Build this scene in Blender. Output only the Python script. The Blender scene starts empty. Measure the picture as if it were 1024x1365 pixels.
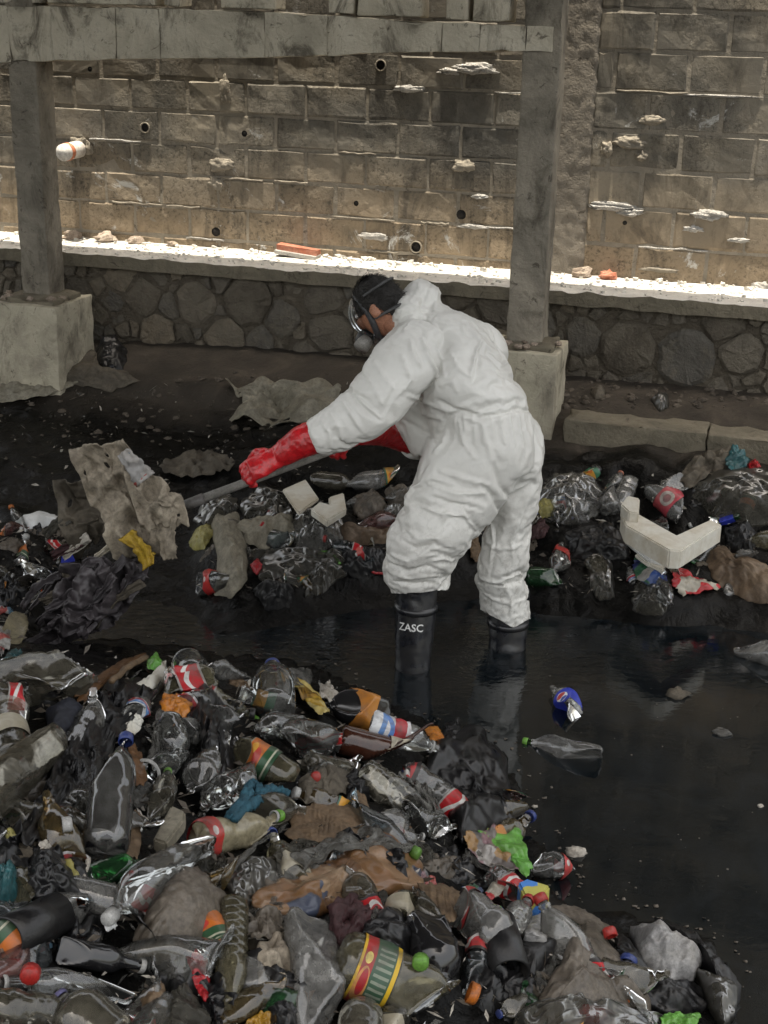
import bpy, bmesh, math, random
import numpy as np
from mathutils import Vector, Matrix, Euler

S = bpy.context.scene
COL = S.collection
random.seed(7)
RNG = np.random.default_rng(7)
R = math.radians

# ------------------------------------------------------------------ camera
FPX, CX, CY = 1820.0, 512.0, 682.5          # focal length in photo pixels (1024 x 1365)
CAMH, PITCH, ROLL = 2.43, R(20.0), 0.0275
FWD = np.array([0, math.cos(PITCH), -math.sin(PITCH)])
UP0 = np.array([0, math.sin(PITCH), math.cos(PITCH)])
RT0 = np.array([1.0, 0, 0])
RGT = RT0 * math.cos(ROLL) + UP0 * math.sin(ROLL)
UPV = -RT0 * math.sin(ROLL) + UP0 * math.cos(ROLL)
CAM = np.array([0, 0, CAMH])
cd = bpy.data.cameras.new('camera')
cam = bpy.data.objects.new('camera', cd); COL.objects.link(cam)
mw = Matrix.Identity(4)
for i in range(3):
    mw[i][0], mw[i][1], mw[i][2], mw[i][3] = RGT[i], UPV[i], -FWD[i], CAM[i]
cam.matrix_world = mw
cd.sensor_fit = 'VERTICAL'; cd.sensor_height = 36; cd.lens = 36 * FPX / 1365
cd.clip_start = .05; cd.clip_end = 400
S.camera = cam

# ------------------------------------------------------------------ world, sun, exposure
SUN_EL, SUN_AZ = R(86.6), R(-164.6)          # almost overhead, raking down the block wall
w = bpy.data.worlds.new('World'); S.world = w; w.use_nodes = True
nt = w.node_tree
sky = nt.nodes.new('ShaderNodeTexSky'); sky.sky_type = 'NISHITA'; sky.sun_disc = False
sky.sun_elevation = SUN_EL; sky.sun_rotation = R(180) + math.atan2(math.sin(R(15.4)), math.cos(R(15.4)))
bg = nt.nodes['Background']; bg.inputs[1].default_value = .15
sky.dust_density = 5; sky.air_density = 1; sky.ozone_density = .6
hs = nt.nodes.new('ShaderNodeHueSaturation'); hs.inputs['Saturation'].default_value = .45     # hazy white sky
nt.links.new(sky.outputs[0], hs.inputs['Color']); nt.links.new(hs.outputs[0], bg.inputs[0])
sl = bpy.data.lights.new('sun', 'SUN'); sl.energy = 3; sl.angle = R(.53); sl.color = (1, .965, .91)
so = bpy.data.objects.new('sun', sl); COL.objects.link(so)
# light travels down and slightly towards the wall
WA = R(15.4)
NW = np.array([-math.sin(WA), -math.cos(WA), 0])     # wall normal, towards the camera
TW = np.array([math.cos(WA), -math.sin(WA), 0])      # along the wall, to the right
ld = -NW * math.cos(SUN_EL) + np.array([0, 0, -1]) * math.sin(SUN_EL)
so.rotation_euler = Vector(ld).to_track_quat('-Z', 'Y').to_euler()
S.view_settings.view_transform = 'Standard'; S.view_settings.look = 'None'
S.view_settings.exposure = 1.74; S.view_settings.gamma = 1
S.view_settings.use_white_balance = True; S.view_settings.white_balance_temperature = 7250; S.view_settings.white_balance_tint = 8
S.render.engine = 'CYCLES'
cy = S.cycles
cy.use_denoising = True
cy.max_bounces = 10; cy.diffuse_bounces = 4; cy.glossy_bounces = 4; cy.transmission_bounces = 4; cy.transparent_max_bounces = 24
cy.sample_clamp_indirect = 4; cy.caustics_reflective = False; cy.caustics_refractive = False

# ------------------------------------------------------------------ numeric helpers
def ray(px, py):
    px = np.asarray(px, float); py = np.asarray(py, float)
    return FWD + ((px - CX) / FPX)[..., None] * RGT - ((py - CY) / FPX)[..., None] * UPV
def on_z(px, py, z):
    d = ray(px, py); t = (z - CAMH) / d[..., 2]; return CAM + d * t[..., None]
def on_Y(px, py, Y):
    d = ray(px, py); t = Y / d[..., 1]; return CAM + d * t[..., None]
W0 = CAM + ray(512, 250) * 7.8
def on_v(px, py, v):
    """point of the pixel's ray on the vertical plane v metres in front of the block wall"""
    d = ray(px, py); p0 = W0 + NW * v
    t = ((p0 - CAM) @ NW) / (d @ NW); return CAM + d * np.asarray(t)[..., None]
def to_px(P):
    q = np.asarray(P) - CAM; d = q @ FWD
    return CX + FPX * (q @ RGT) / d, CY - FPX * (q @ UPV) / d, d
def uv_wall(P):
    q = np.asarray(P) - W0; return q @ TW, q @ NW
def wall_pt(u, v, z):
    p = W0 + TW * u + NW * v; return np.array([p[0], p[1], z])

def _h(ix, iy, iz, seed):
    n = (ix * 374761393 + iy * 668265263 + iz * 2147483647 + seed * 1274126177) & 0xffffffff
    n = ((n ^ (n >> 13)) * 1274126177) & 0xffffffff
    n = ((n ^ (n >> 16)) * 2246822519) & 0xffffffff
    return n ^ (n >> 15)
_G = np.random.default_rng(3).normal(size=(256, 3)); _G /= np.linalg.norm(_G, axis=1)[:, None]
def noise(P, seed=0):
    P = np.asarray(P, float); i = np.floor(P).astype(np.int64); f = P - i
    u = f * f * f * (f * (f * 6 - 15) + 10); out = 0
    for dx in (0, 1):
        for dy in (0, 1):
            for dz in (0, 1):
                g = _G[_h(i[..., 0] + dx, i[..., 1] + dy, i[..., 2] + dz, seed) & 255]
                dot = (g * (f - [dx, dy, dz])).sum(-1)
                wx = u[..., 0] if dx else 1 - u[..., 0]
                wy = u[..., 1] if dy else 1 - u[..., 1]
                wz = u[..., 2] if dz else 1 - u[..., 2]
                out = out + dot * wx * wy * wz
    return out * 1.5
def fbm(P, seed=0, o=4):
    P = np.asarray(P, float); a, s = 1, 0
    for k in range(o):
        s = s + a * noise(P * 2 ** k, seed + k); a *= .5
    return s
def creases(P, seed=0, o=3):
    """sharp folds, as in crumpled film: -1 .. 1"""
    P = np.asarray(P, float)
    Q = P + .5 * np.stack([noise(P * .8, seed + 11), noise(P * .8, seed + 12), noise(P * .8, seed + 13)], -1)
    a, s = 1, 0
    for k in range(o):
        s = s + a * (1 - 3.2 * np.abs(noise(Q * 1.9 ** k, seed + k))); a *= .55
    return s / 2
def crumple(P, seed=0, k=7):
    """flat facets meeting in sharp creases, about one fold per unit length: -1 .. 1"""
    P = np.asarray(P, float); g = np.random.default_rng(seed + 77); s = 0; tot = 0
    Q = P + .45 * np.stack([noise(P * .7, seed + i) for i in range(3)], -1)
    for i in range(k):
        d = g.normal(size=3); d /= np.linalg.norm(d); f = g.uniform(.45, 1.7); a = 1 / f ** .8
        t = Q @ d * f + g.uniform(0, 1); s = s + a * (4 * np.abs(t - np.floor(t) - .5) - 1); tot += a * a
    return s / (1.25 * tot ** .5)
def sstep(a, b, x):
    t = np.clip((x - a) / (b - a), 0, 1); return t * t * (3 - 2 * t)
def unit(v):
    v = np.asarray(v, float); return v / (np.linalg.norm(v) + 1e-12)

# ------------------------------------------------------------------ objects
def mesh(name, V, F, m=None, parent=None, smooth=True, uv=None, loc=None, mats=None, fm=None):
    """one mesh object; V in world space (or in local space of `parent` if it sits at the origin); loc = where the origin goes"""
    V = np.asarray(V, float)
    me = bpy.data.meshes.new(name)
    o = bpy.data.objects.new(name, me)
    if loc is not None: V = V - np.asarray(loc)
    me.from_pydata(V.tolist(), [], [list(map(int, f)) for f in F])
    if smooth: me.polygons.foreach_set('use_smooth', np.ones(len(me.polygons), bool))
    if m is not None: me.materials.append(m)
    if mats:
        for x in mats: me.materials.append(x)
        me.polygons.foreach_set('material_index', np.asarray(fm, np.int32))
    if uv is not None:
        L = me.uv_layers.new(name='UVMap')
        li = np.empty(len(me.loops), np.int32); me.loops.foreach_get('vertex_index', li)
        L.data.foreach_set('uv', np.asarray(uv, float)[li].ravel())
    me.validate(); me.update()
    COL.objects.link(o)
    if loc is not None: o.location = loc
    if parent is not None:
        o.parent = parent
        if loc is None: o.location = (0, 0, 0)
    return o
def child(name, V, F, m, par, **k):
    """V in world space, par an Empty/mesh placed by location only"""
    return mesh(name, np.asarray(V) - np.array(wloc(par)), F, m, par, **k)
def wloc(o):
    p = np.array(o.location)
    while o.parent is not None:
        o = o.parent; p = p + np.array(o.location)
    return p
def tag(o, label=None, cat=None, group=None, kind=None):
    if label: o['label'] = label
    if cat: o['category'] = cat
    if group: o['group'] = group
    if kind: o['kind'] = kind
    return o
def thing(name, label, cat, loc=(0, 0, 0), group=None):
    o = bpy.data.objects.new(name, None); COL.objects.link(o); o.location = tuple(map(float, loc)); o.empty_display_size = .1
    return tag(o, label, cat, group)

def box(c, sx, sy, sz, ax=None, ay=None, az=None):
    ax = RT0 if ax is None else ax; ay = np.array([0, 1., 0]) if ay is None else ay; az = np.array([0, 0, 1.]) if az is None else az
    V = [np.asarray(c) + ax * sx * i / 2 + ay * sy * j / 2 + az * sz * k / 2 for k in (-1, 1) for j in (-1, 1) for i in (-1, 1)]
    F = [(0, 2, 3, 1), (4, 5, 7, 6), (0, 1, 5, 4), (2, 6, 7, 3), (0, 4, 6, 2), (1, 3, 7, 5)]
    return np.array(V), F
def join(*parts):
    VV, FF, n = [], [], 0
    for V, F in parts:
        VV.append(np.asarray(V)); FF += [tuple(i + n for i in f) for f in F]; n += len(V)
    return np.concatenate(VV), FF
def grid_faces(nu, nv, closed_u=False):
    F = []
    for j in range(nv - 1):
        for i in range(nu if closed_u else nu - 1):
            a = j * nu + i; b = j * nu + (i + 1) % nu
            F.append((a, b, b + nu, a + nu))
    return F
def frame_of(d):
    d = unit(d); a = np.array([0, 0, 1.]) if abs(d[2]) < .9 else np.array([1., 0, 0])
    x = unit(np.cross(a, d)); return x, np.cross(d, x), d
def tube(pts, rad, n=12, caps=True, flat=1.0, side=None):
    """tube along points; rad scalar or per point (a pair = two half axes); side fixes the first half axis' direction"""
    pts = np.asarray(pts, float); m = len(pts); V = []
    rad = [rad] * m if np.isscalar(rad) else list(rad)
    px = None
    for i in range(m):
        d = unit(pts[min(i + 1, m - 1)] - pts[max(i - 1, 0)])
        if side is not None:
            x = unit(np.asarray(side) - d * (np.asarray(side) @ d))
        elif px is None: x = frame_of(d)[0]
        else: x = unit(px - d * (px @ d))
        px = x; y = np.cross(d, x)
        ra, rb = (rad[i], rad[i] * flat) if np.isscalar(rad[i]) else rad[i]
        for k in range(n):
            a = 2 * math.pi * k / n
            V.append(pts[i] + x * ra * math.cos(a) + y * rb * math.sin(a))
    F = grid_faces(n, m, True)
    if caps:
        F.append(tuple(reversed(range(n)))); F.append(tuple(range((m - 1) * n, m * n)))
    return np.array(V), F
def lathe(prof, n=24):
    """profile [(r, z)] about z; poles closed when r = 0"""
    prof = np.asarray(prof, float); a = np.arange(n) * 2 * math.pi / n
    V = np.stack([prof[:, None, 0] * np.cos(a), prof[:, None, 0] * np.sin(a), np.repeat(prof[:, 1:2], n, 1)], -1).reshape(-1, 3)
    return V, grid_faces(n, len(prof), True)
def ellipsoid(c, r, n=24, m=16, ax=None):
    ax = np.eye(3) if ax is None else np.asarray(ax)
    V = []
    for j in range(m + 1):
        t = math.pi * j / m
        for i in range(n):
            a = 2 * math.pi * i / n
            q = np.array([r[0] * math.sin(t) * math.cos(a), r[1] * math.sin(t) * math.sin(a), -r[2] * math.cos(t)])
            V.append(np.asarray(c) + q @ ax)
    return np.array(V), grid_faces(n, m + 1, True)
def evald(o):
    dg = bpy.context.evaluated_depsgraph_get(); dg.update()
    me = bpy.data.meshes.new_from_object(o.evaluated_get(dg)); return me
def remeshed(V, F, voxel, smooth=6, fac=.5):
    """union of closed shells as one skin: returns vertices, faces"""
    o = mesh('scratch', V, F)
    md = o.modifiers.new('r', 'REMESH'); md.mode = 'VOXEL'; md.voxel_size = voxel
    if smooth:
        sm = o.modifiers.new('s', 'SMOOTH'); sm.factor = fac; sm.iterations = smooth
    me = evald(o); om = o.data
    n = len(me.vertices); P = np.empty(n * 3); me.vertices.foreach_get('co', P)
    F2 = [tuple(p.vertices) for p in me.polygons]
    bpy.data.objects.remove(o); bpy.data.meshes.remove(om); bpy.data.meshes.remove(me)
    return P.reshape(-1, 3), F2
def vnormals(V, F):
    N = np.zeros_like(V)
    Q = np.array([f if len(f) == 4 else (*f, f[-1]) for f in F])
    n = np.cross(V[Q[:, 2]] - V[Q[:, 0]], V[Q[:, 3]] - V[Q[:, 1]])
    for k in range(4): np.add.at(N, Q[:, k], n)
    return N / (np.linalg.norm(N, axis=1)[:, None] + 1e-12)

# ------------------------------------------------------------------ materials
class NT:
    def __init__(s, name):
        s.m = bpy.data.materials.new(name); s.m.use_nodes = True; s.t = s.m.node_tree; s.t.nodes.clear()
        s.out = s.n('ShaderNodeOutputMaterial')
    def n(s, typ, **kw):
        x = s.t.nodes.new(typ)
        for k, v in kw.items(): setattr(x, k, v)
        return x
    def l(s, a, b): s.t.links.new(a, b)
    def coord(s, kind='Object'):
        if kind == 'World': return s.n('ShaderNodeNewGeometry').outputs['Position']
        return s.n('ShaderNodeTexCoord').outputs[kind]
    def rnd(s): return s.n('ShaderNodeObjectInfo').outputs['Random']
    def noise(s, vec, scale, detail=4, rough=.55, dist=0, w=None, stretch=None):
        if stretch:
            mp = s.n('ShaderNodeMapping'); mp.inputs['Scale'].default_value = stretch; s.l(vec, mp.inputs[0]); vec = mp.outputs[0]
        x = s.n('ShaderNodeTexNoise'); x.noise_dimensions = '4D' if w is not None else '3D'
        x.inputs['Scale'].default_value = scale; x.inputs['Detail'].default_value = detail
        x.inputs['Roughness'].default_value = rough; x.inputs['Distortion'].default_value = dist
        s.l(vec, x.inputs['Vector'])
        if w is not None: s.l(s.math('MULTIPLY', w, 37.0), x.inputs['W'])
        return x.outputs['Fac']
    def math(s, op, a, b=None, clamp=False):
        x = s.n('ShaderNodeMath', operation=op); x.use_clamp = clamp
        for i, v in enumerate((a, b)):
            if v is None: continue
            if isinstance(v, (int, float)): x.inputs[i].default_value = v
            else: s.l(v, x.inputs[i])
        return x.outputs[0]
    def ramp(s, fac, stops, interp='LINEAR'):
        x = s.n('ShaderNodeValToRGB'); e = x.color_ramp.elements; x.color_ramp.interpolation = interp
        while len(e) < len(stops): e.new(.5)
        for i, (p, c) in enumerate(stops):
            e[i].position = p; c = (c, c, c) if isinstance(c, (int, float)) else c; e[i].color = (*c[:3], 1)
        s.l(fac, x.inputs[0]); return x.outputs[0]
    def mix(s, fac, a, b, mode='MIX'):
        x = s.n('ShaderNodeMix', data_type='RGBA', blend_type=mode)
        for i, v in ((0, fac), (6, a), (7, b)):
            if isinstance(v, (int, float)) and i == 0: x.inputs[i].default_value = v
            elif isinstance(v, tuple): x.inputs[i].default_value = (*v[:3], 1)
            else: s.l(v, x.inputs[i])
        return x.outputs[2]
    def bump(s, h, strength=.5, dist=.01, prev=None):
        x = s.n('ShaderNodeBump'); x.inputs['Strength'].default_value = strength; x.inputs['Distance'].default_value = dist
        s.l(h, x.inputs['Height'])
        if prev is not None: s.l(prev, x.inputs['Normal'])
        return x.outputs[0]
    def bsdf(s, col, rough=.6, normal=None, spec=.5, metallic=0, **kw):
        x = s.n('ShaderNodeBsdfPrincipled')
        for k, v in (('Base Color', col), ('Roughness', rough), ('Normal', normal), ('Specular IOR Level', spec), ('Metallic', metallic), *kw.items()):
            if v is None: continue
            if isinstance(v, tuple): x.inputs[k].default_value = (*v[:3], 1) if len(x.inputs[k].default_value) == 4 else v
            elif isinstance(v, (int, float)): x.inputs[k].default_value = v
            else: s.l(v, x.inputs[k])
        return x.outputs[0]
    def done(s, sh): s.l(sh, s.out.inputs['Surface']); return s.m

def dirty(name, cols, scale=6, rough=(.5, .8), bump=.3, bscale=60, bdist=.004, dirt=.3, dirtcol=(.018, .015, .012), dscale=9, coord='Object', spec=.4, grain=1.0):
    """opaque stuff with mottled colour, grime and grain"""
    t = NT(name); c = t.coord(coord); rn = t.rnd()
    n1 = t.noise(c, scale, 5, .6, .4, rn)
    k = len(cols); col = t.ramp(n1, [(.3 + .4 * i / max(1, k - 1), x) for i, x in enumerate(cols)])
    col = t.mix(1.0, col, t.ramp(t.noise(c, scale * 9, 5, .72, .3, rn), [(.33, 1 - .38 * grain), (.5, 1.0), (.68, 1 + .3 * grain)]), 'MULTIPLY')
    n2 = t.noise(c, dscale, 6, .65, .6, rn)
    df = t.math('MULTIPLY', t.ramp(n2, [(.42, 0), (.62, 1)]), dirt)
    col = t.mix(df, col, dirtcol)
    n3 = t.noise(c, bscale, 4, .6, 0, rn)
    ro = t.ramp(n2, [(.3, rough[0]), (.7, rough[1])])
    return t.done(t.bsdf(col, ro, t.bump(n3, bump, bdist), spec))
def film(name, tint, dirtcol, lo=.12, hi=.6, rough=.12, scale=7, bscale=30, bump=.25, gl=.9, ior=1.6, fk=1.0):
    """clear plastic (bottle wall or bag) with mud film: see-through, a coat of dirt in patches, glossy skin"""
    t = NT(name); c = t.coord(); rn = t.rnd()
    n = t.noise(c, scale, 5, .62, .5, rn)
    nb = t.noise(c, bscale, 3, .5, .3, rn)
    nm = t.bump(nb, bump, .006)
    tr = t.n('ShaderNodeBsdfTransparent'); tr.inputs[0].default_value = (*tint, 1)
    df = t.n('ShaderNodeBsdfDiffuse'); t.l(nm, df.inputs['Normal'])
    t.l(t.mix(t.ramp(t.noise(c, scale * 4, 6, .7, .5, rn), [(.35, 0), (.65, 1)]), tuple(x * .6 for x in dirtcol), tuple(x * 1.2 for x in dirtcol)), df.inputs[0])
    m1 = t.n('ShaderNodeMixShader'); fine = t.ramp(t.noise(c, scale * 9, 5, .7, .5, rn), [(.35, .65), (.65, 1.25)]); t.l(t.math('MULTIPLY', t.ramp(n, [(.32, lo), (.68, hi)]), fine, True), m1.inputs[0]); t.l(tr.outputs[0], m1.inputs[1]); t.l(df.outputs[0], m1.inputs[2])
    gs = t.n('ShaderNodeBsdfGlossy'); gs.inputs[0].default_value = (gl, gl, gl, 1); gs.inputs['Roughness'].default_value = rough; t.l(nm, gs.inputs['Normal'])
    fr = t.n('ShaderNodeFresnel'); fr.inputs[0].default_value = ior; t.l(nm, fr.inputs['Normal'])
    m2 = t.n('ShaderNodeMixShader'); t.l(t.math('MULTIPLY', fr.outputs[0], fk, True), m2.inputs[0]); t.l(m1.outputs[0], m2.inputs[1]); t.l(gs.outputs[0], m2.inputs[2])
    return t.done(m2.outputs[0])
# ------------------------------------------------------------------ materials of the setting
def mat_block():
    t = NT('concrete_block'); P = t.coord('World'); c = t.coord('Object'); rn = t.rnd()
    big = t.noise(P, 1.1, 5, .62, .8)
    col = t.ramp(big, [(.36, (.10, .094, .082)), (.48, (.165, .15, .125)), (.62, (.235, .205, .16))])
    col = t.mix(1.0, col, t.ramp(rn, [(0, .78), (.5, 1.0), (1, 1.16)]), 'MULTIPLY')
    sep = t.n('ShaderNodeSeparateXYZ'); t.l(P, sep.inputs[0])
    hz = t.math('ADD', sep.outputs[2], t.math('MULTIPLY', t.noise(P, 2.6, 5, .65), .55))
    low = t.n('ShaderNodeMapRange'); low.inputs[1].default_value = 1.5; low.inputs[2].default_value = 2.0; low.inputs[3].default_value = .8; low.inputs[4].default_value = 0
    t.l(hz, low.inputs[0]); col = t.mix(low.outputs[0], col, (.28, .215, .145))
    st = t.noise(P, 4, 7, .72, .6, None, (1, 1, .35))                  # damp black staining, running down
    col = t.mix(t.math('MULTIPLY', t.ramp(st, [(.5, 0), (.66, 1)]), .75), col, (.045, .04, .034))
    pit = t.noise(c, 55, 6, .72, .4, rn)                               # open, pitted face
    rough_zone = t.ramp(t.noise(P, 1.9, 3, .6, .5), [(.4, .15), (.54, 1)])
    col = t.mix(t.math('MULTIPLY', t.ramp(pit, [(.36, 1), (.5, 0)]), t.math('MULTIPLY', rough_zone, .7)), col, (.03, .027, .023))
    wh = t.math('ADD', t.noise(P, 3.1, 8, .74, 1.4), t.math('MULTIPLY', t.noise(P, .8, 2), .25))
    col = t.mix(t.math('MULTIPLY', t.ramp(wh, [(.74, 0), (.8, 1)]), .7), col, (.55, .55, .53))
    h = t.math('MULTIPLY', t.math('ADD', pit, t.math('MULTIPLY', t.noise(c, 20, 4, .6, 1, rn), .7)), rough_zone)
    return t.done(t.bsdf(col, .9, t.bump(h, .9, .014), .2))
def mat_conc(name, cols, bump=.8, streak=.5, scale=3, bs=45, dist=.015, darktop=None):
    t = NT(name); P = t.coord('World')
    n = t.noise(P, scale, 6, .65, .6)
    col = t.ramp(n, [(.3 + .4 * i / (len(cols) - 1), x) for i, x in enumerate(cols)])
    st = t.noise(P, 6, 7, .74, .9, None, (1, 1, .5))
    col = t.mix(t.math('MULTIPLY', t.ramp(st, [(.52, 0), (.66, 1)]), streak), col, (.045, .036, .026))
    sp = t.noise(P, 16, 5, .7, 1)
    col = t.mix(t.math('MULTIPLY', t.ramp(sp, [(.6, 0), (.68, 1)]), .7), col, (.045, .035, .026))
    h = t.math('ADD', t.noise(P, bs, 6, .66), t.math('MULTIPLY', t.noise(P, 9, 4, .6, .8), 1.5))
    return t.done(t.bsdf(col, .88, t.bump(h, bump, dist), .25))
M = {}
M['block'] = mat_block()
M['mortar'] = mat_conc('mortar', [(.19, .168, .135), (.29, .255, .205)], .8, .3, 4, 60, .012)
M['mortar_pale'] = mat_conc('pale_mortar', [(.34, .32, .29), (.5, .48, .45)], 1, .1, 6, 60, .02)
M['render'] = mat_conc('rough_render', [(.16, .14, .115), (.25, .22, .18)], 1, .15, 3, 75, .02)
M['column'] = mat_conc('column_concrete', [(.13, .115, .092), (.23, .205, .165), (.34, .30, .24)], .7, .6, 3.5)
M['beam'] = mat_conc('beam_concrete', [(.36, .325, .255), (.54, .485, .385), (.62, .565, .46)], .7, .75, 3)
M['footing'] = mat_conc('footing_concrete', [(.26, .23, .18), (.42, .38, .29), (.5, .45, .35)], .6, .55, 4)
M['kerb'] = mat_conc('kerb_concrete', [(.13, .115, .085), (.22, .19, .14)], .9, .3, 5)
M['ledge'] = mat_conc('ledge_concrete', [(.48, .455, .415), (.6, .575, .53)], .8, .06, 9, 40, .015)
M['slab'] = mat_conc('slab_concrete', [(.14, .13, .11), (.2, .18, .15)], .5, .4, 2)
def mat_stone():
    t = NT('field_stone'); c = t.coord(); rn = t.rnd(); P = t.coord('World')
    base = t.ramp(rn, [(0, (.085, .073, .057)), (.3, (.145, .12, .09)), (.6, (.115, .105, .09)), (1, (.21, .172, .125))])
    n = t.noise(c, 9, 6, .65, .5, rn)
    col = t.mix(1.0, base, t.ramp(n, [(.3, .6), (.7, 1.25)]), 'MULTIPLY')
    col = t.mix(t.math('MULTIPLY', t.ramp(t.noise(P, 6, 6, .72, .6), [(.46, 0), (.6, 1)]), .75), col, (.15, .13, .10))
    h = t.math('ADD', t.noise(c, 22, 6, .65, .5, rn), t.noise(c, 70, 4, .6, 0, rn))
    return t.done(t.bsdf(col, .85, t.bump(h, .9, .02), .3))
M['stone'] = mat_stone()
M['joint'] = mat_conc('earthy_joint', [(.085, .072, .055), (.15, .126, .096)], 1, .3, 8, 50, .03)
def mat_ground():
    """dry brown silt on the bank, wet black sludge lower down"""
    t = NT('silt_and_sludge'); P = t.coord('World')
    sep = t.n('ShaderNodeSeparateXYZ'); t.l(P, sep.inputs[0])
    n = t.noise(P, 3.5, 6, .65, .8)
    wet = t.n('ShaderNodeAttribute'); wet.attribute_name = 'wet'
    wf = t.math('ADD', wet.outputs['Fac'], t.math('MULTIPLY', t.math('SUBTRACT', t.noise(P, 5, 5, .6), .5), .5), True)
    dry = t.ramp(n, [(.3, (.022, .018, .013)), (.55, (.045, .036, .027)), (.75, (.08, .064, .048))])
    sl = t.ramp(t.noise(P, 11, 6, .7, .8), [(.35, (.0025, .0025, .0025)), (.6, (.006, .0058, .0053)), (.8, (.018, .0165, .0145))])
    col = t.mix(wf, dry, sl)
    ro = t.math('SUBTRACT', .9, t.math('MULTIPLY', wf, t.ramp(t.noise(P, 8, 5), [(.35, .82), (.65, .5)])), True)
    h = t.math('ADD', t.math('MULTIPLY', t.noise(P, 12, 6, .6, .5), 1.3), t.math('MULTIPLY', t.noise(P, 55, 5, .65), t.math('SUBTRACT', 1.15, wf)))
    return t.done(t.bsdf(col, ro, t.bump(h, .5, .025), t.math('SUBTRACT', .3, t.math('MULTIPLY', wf, .2))))
M['ground'] = mat_ground()
def mat_water():
    t = NT('black_water'); P = t.coord('World')
    far = t.n('ShaderNodeAttribute'); far.attribute_name = 'stir'
    h = t.math('MULTIPLY', t.noise(P, 16, 3, .55, 1.2, None, (1, 1.8, 1)), far.outputs['Fac'])
    h = t.math('ADD', h, t.math('MULTIPLY', t.noise(P, 3, 2, .5, .6), .12))
    nm = t.bump(h, 1, .012)
    sc = t.noise(P, 2.2, 7, .75, 1.5)
    col = t.mix(t.math('MULTIPLY', t.ramp(sc, [(.48, 0), (.75, 1)]), .4), (.004, .006, .0075), (.024, .030, .036))
    ro = t.ramp(sc, [(.4, .02), (.75, .12)])
    return t.done(t.bsdf(col, ro, nm, .5, IOR=1.6))
M['water'] = mat_water()

# ------------------------------------------------------------------ lie of the land
def poly_dist(P2, poly):
    """signed distance to a closed polygon, + inside"""
    P2 = np.asarray(P2, float); d = np.full(P2.shape[:-1], 1e9); ins = np.zeros(P2.shape[:-1], bool)
    n = len(poly)
    for i in range(n):
        a, b = poly[i], poly[(i + 1) % n]; ab = b - a
        t = np.clip(((P2 - a) @ ab) / (ab @ ab + 1e-12), 0, 1)
        d = np.minimum(d, np.linalg.norm(P2 - a - t[..., None] * ab, axis=-1))
        c = (a[1] > P2[..., 1]) != (b[1] > P2[..., 1])
        with np.errstate(divide='ignore', invalid='ignore'):
            xx = a[0] + (P2[..., 1] - a[1]) * ab[0] / (ab[1] if ab[1] else 1e-9)
        ins ^= c & (P2[..., 0] < xx)
    return np.where(ins, d, -d)
edge_px = [(-350, 800), (0, 835), (120, 850), (240, 862), (330, 880), (420, 890), (500, 925), (590, 975), (665, 1000), (698, 1050), (690, 1100), (745, 1150), (725, 1190), (770, 1215), (850, 1225), (930, 1245), (985, 1300), (990, 1370), (960, 1500), (900, 1700)]
MOUND = np.array([on_z(*p, 0)[:2] for p in edge_px] + [[.9, -3], [-6, -3], [-6, 4]])
MID = np.array([on_z(*p, .1)[:2] for p in [(255, 815), (300, 825), (420, 800), (520, 770), (640, 760), (720, 815), (850, 815), (1010, 812), (1200, 840), (1500, 700), (1100, 610), (740, 610), (560, 600), (300, 640), (240, 690)]])
LEFT = np.array([on_z(*p, .1)[:2] for p in [(-400, 900), (0, 870), (60, 850), (110, 760), (95, 700), (0, 680), (-300, 680)]])
def height(x, y):
    P = np.stack([np.asarray(x, float), np.asarray(y, float)], -1)
    u = (P - W0[:2]) @ TW[:2]; v = (P - W0[:2]) @ NW[:2]
    wob = .05 * noise(np.stack([u * 2, v * 0, u * 0], -1), 5)
    vv = v + wob
    bank = .62 - .10 * sstep(.5, 1.0, vv) - .10 * sstep(1.0, 1.1, vv) - .09 * sstep(1.1, 1.35, vv)
    fall = .33 - .36 * sstep(1.3, 3.0, vv) ** .9 - .12 * sstep(2.9, 3.6, vv)
    z = np.where(vv < 1.35, bank, fall)
    z = z - .16 * sstep(.2, 1.4, u) * sstep(1.3, 1.9, vv)          # water comes nearer the kerb on the right
    n = fbm(np.stack([P[..., 0] * 3, P[..., 1] * 3, P[..., 0] * 0], -1), 21, 3)
    dm = poly_dist(P, MOUND)
    hm = np.where(dm > 0, .40 * dm * sstep(-.05, .5, dm) + .03, dm * .8) + n * .03 * (dm > 0)
    hm = np.minimum(hm, .95)
    d2 = poly_dist(P, MID)
    z = z + .09 * sstep(-.02, .25, d2) * sstep(.9, 1.25, v) * (1 + n)
    d3 = poly_dist(P, LEFT)
    z = z + .12 * sstep(-.02, .25, d3) * (1 + n)
    k = .05                                                          # smooth maximum
    h = np.clip(.5 + .5 * (hm - z) / k, 0, 1)
    return z * (1 - h) + hm * h + k * h * (1 - h)
def hit(px, py, lift=0.0):
    """first point where the pixel's ray meets the land (or the water above it)"""
    px = np.atleast_1d(np.asarray(px, float)); py = np.atleast_1d(np.asarray(py, float))
    d = ray(px, py); t = np.full(px.shape, 1.0); done = np.zeros(px.shape, bool)
    for _ in range(420):
        q = CAM + d * t[:, None]
        below = q[:, 2] < np.maximum(height(q[:, 0], q[:, 1]), 0) + lift
        done |= below
        t = np.where(done, t, t + .025)
        if done.all(): break
    lo, hi = t - .025, t
    for _ in range(8):
        m = (lo + hi) / 2; q = CAM + d * m[:, None]
        b = q[:, 2] < np.maximum(height(q[:, 0], q[:, 1]), 0) + lift
        hi = np.where(b, m, hi); lo = np.where(b, lo, m)
    return CAM + d * hi[:, None]
def px_per_m(P): return FPX / ((np.asarray(P) - CAM) @ FWD)

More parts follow.
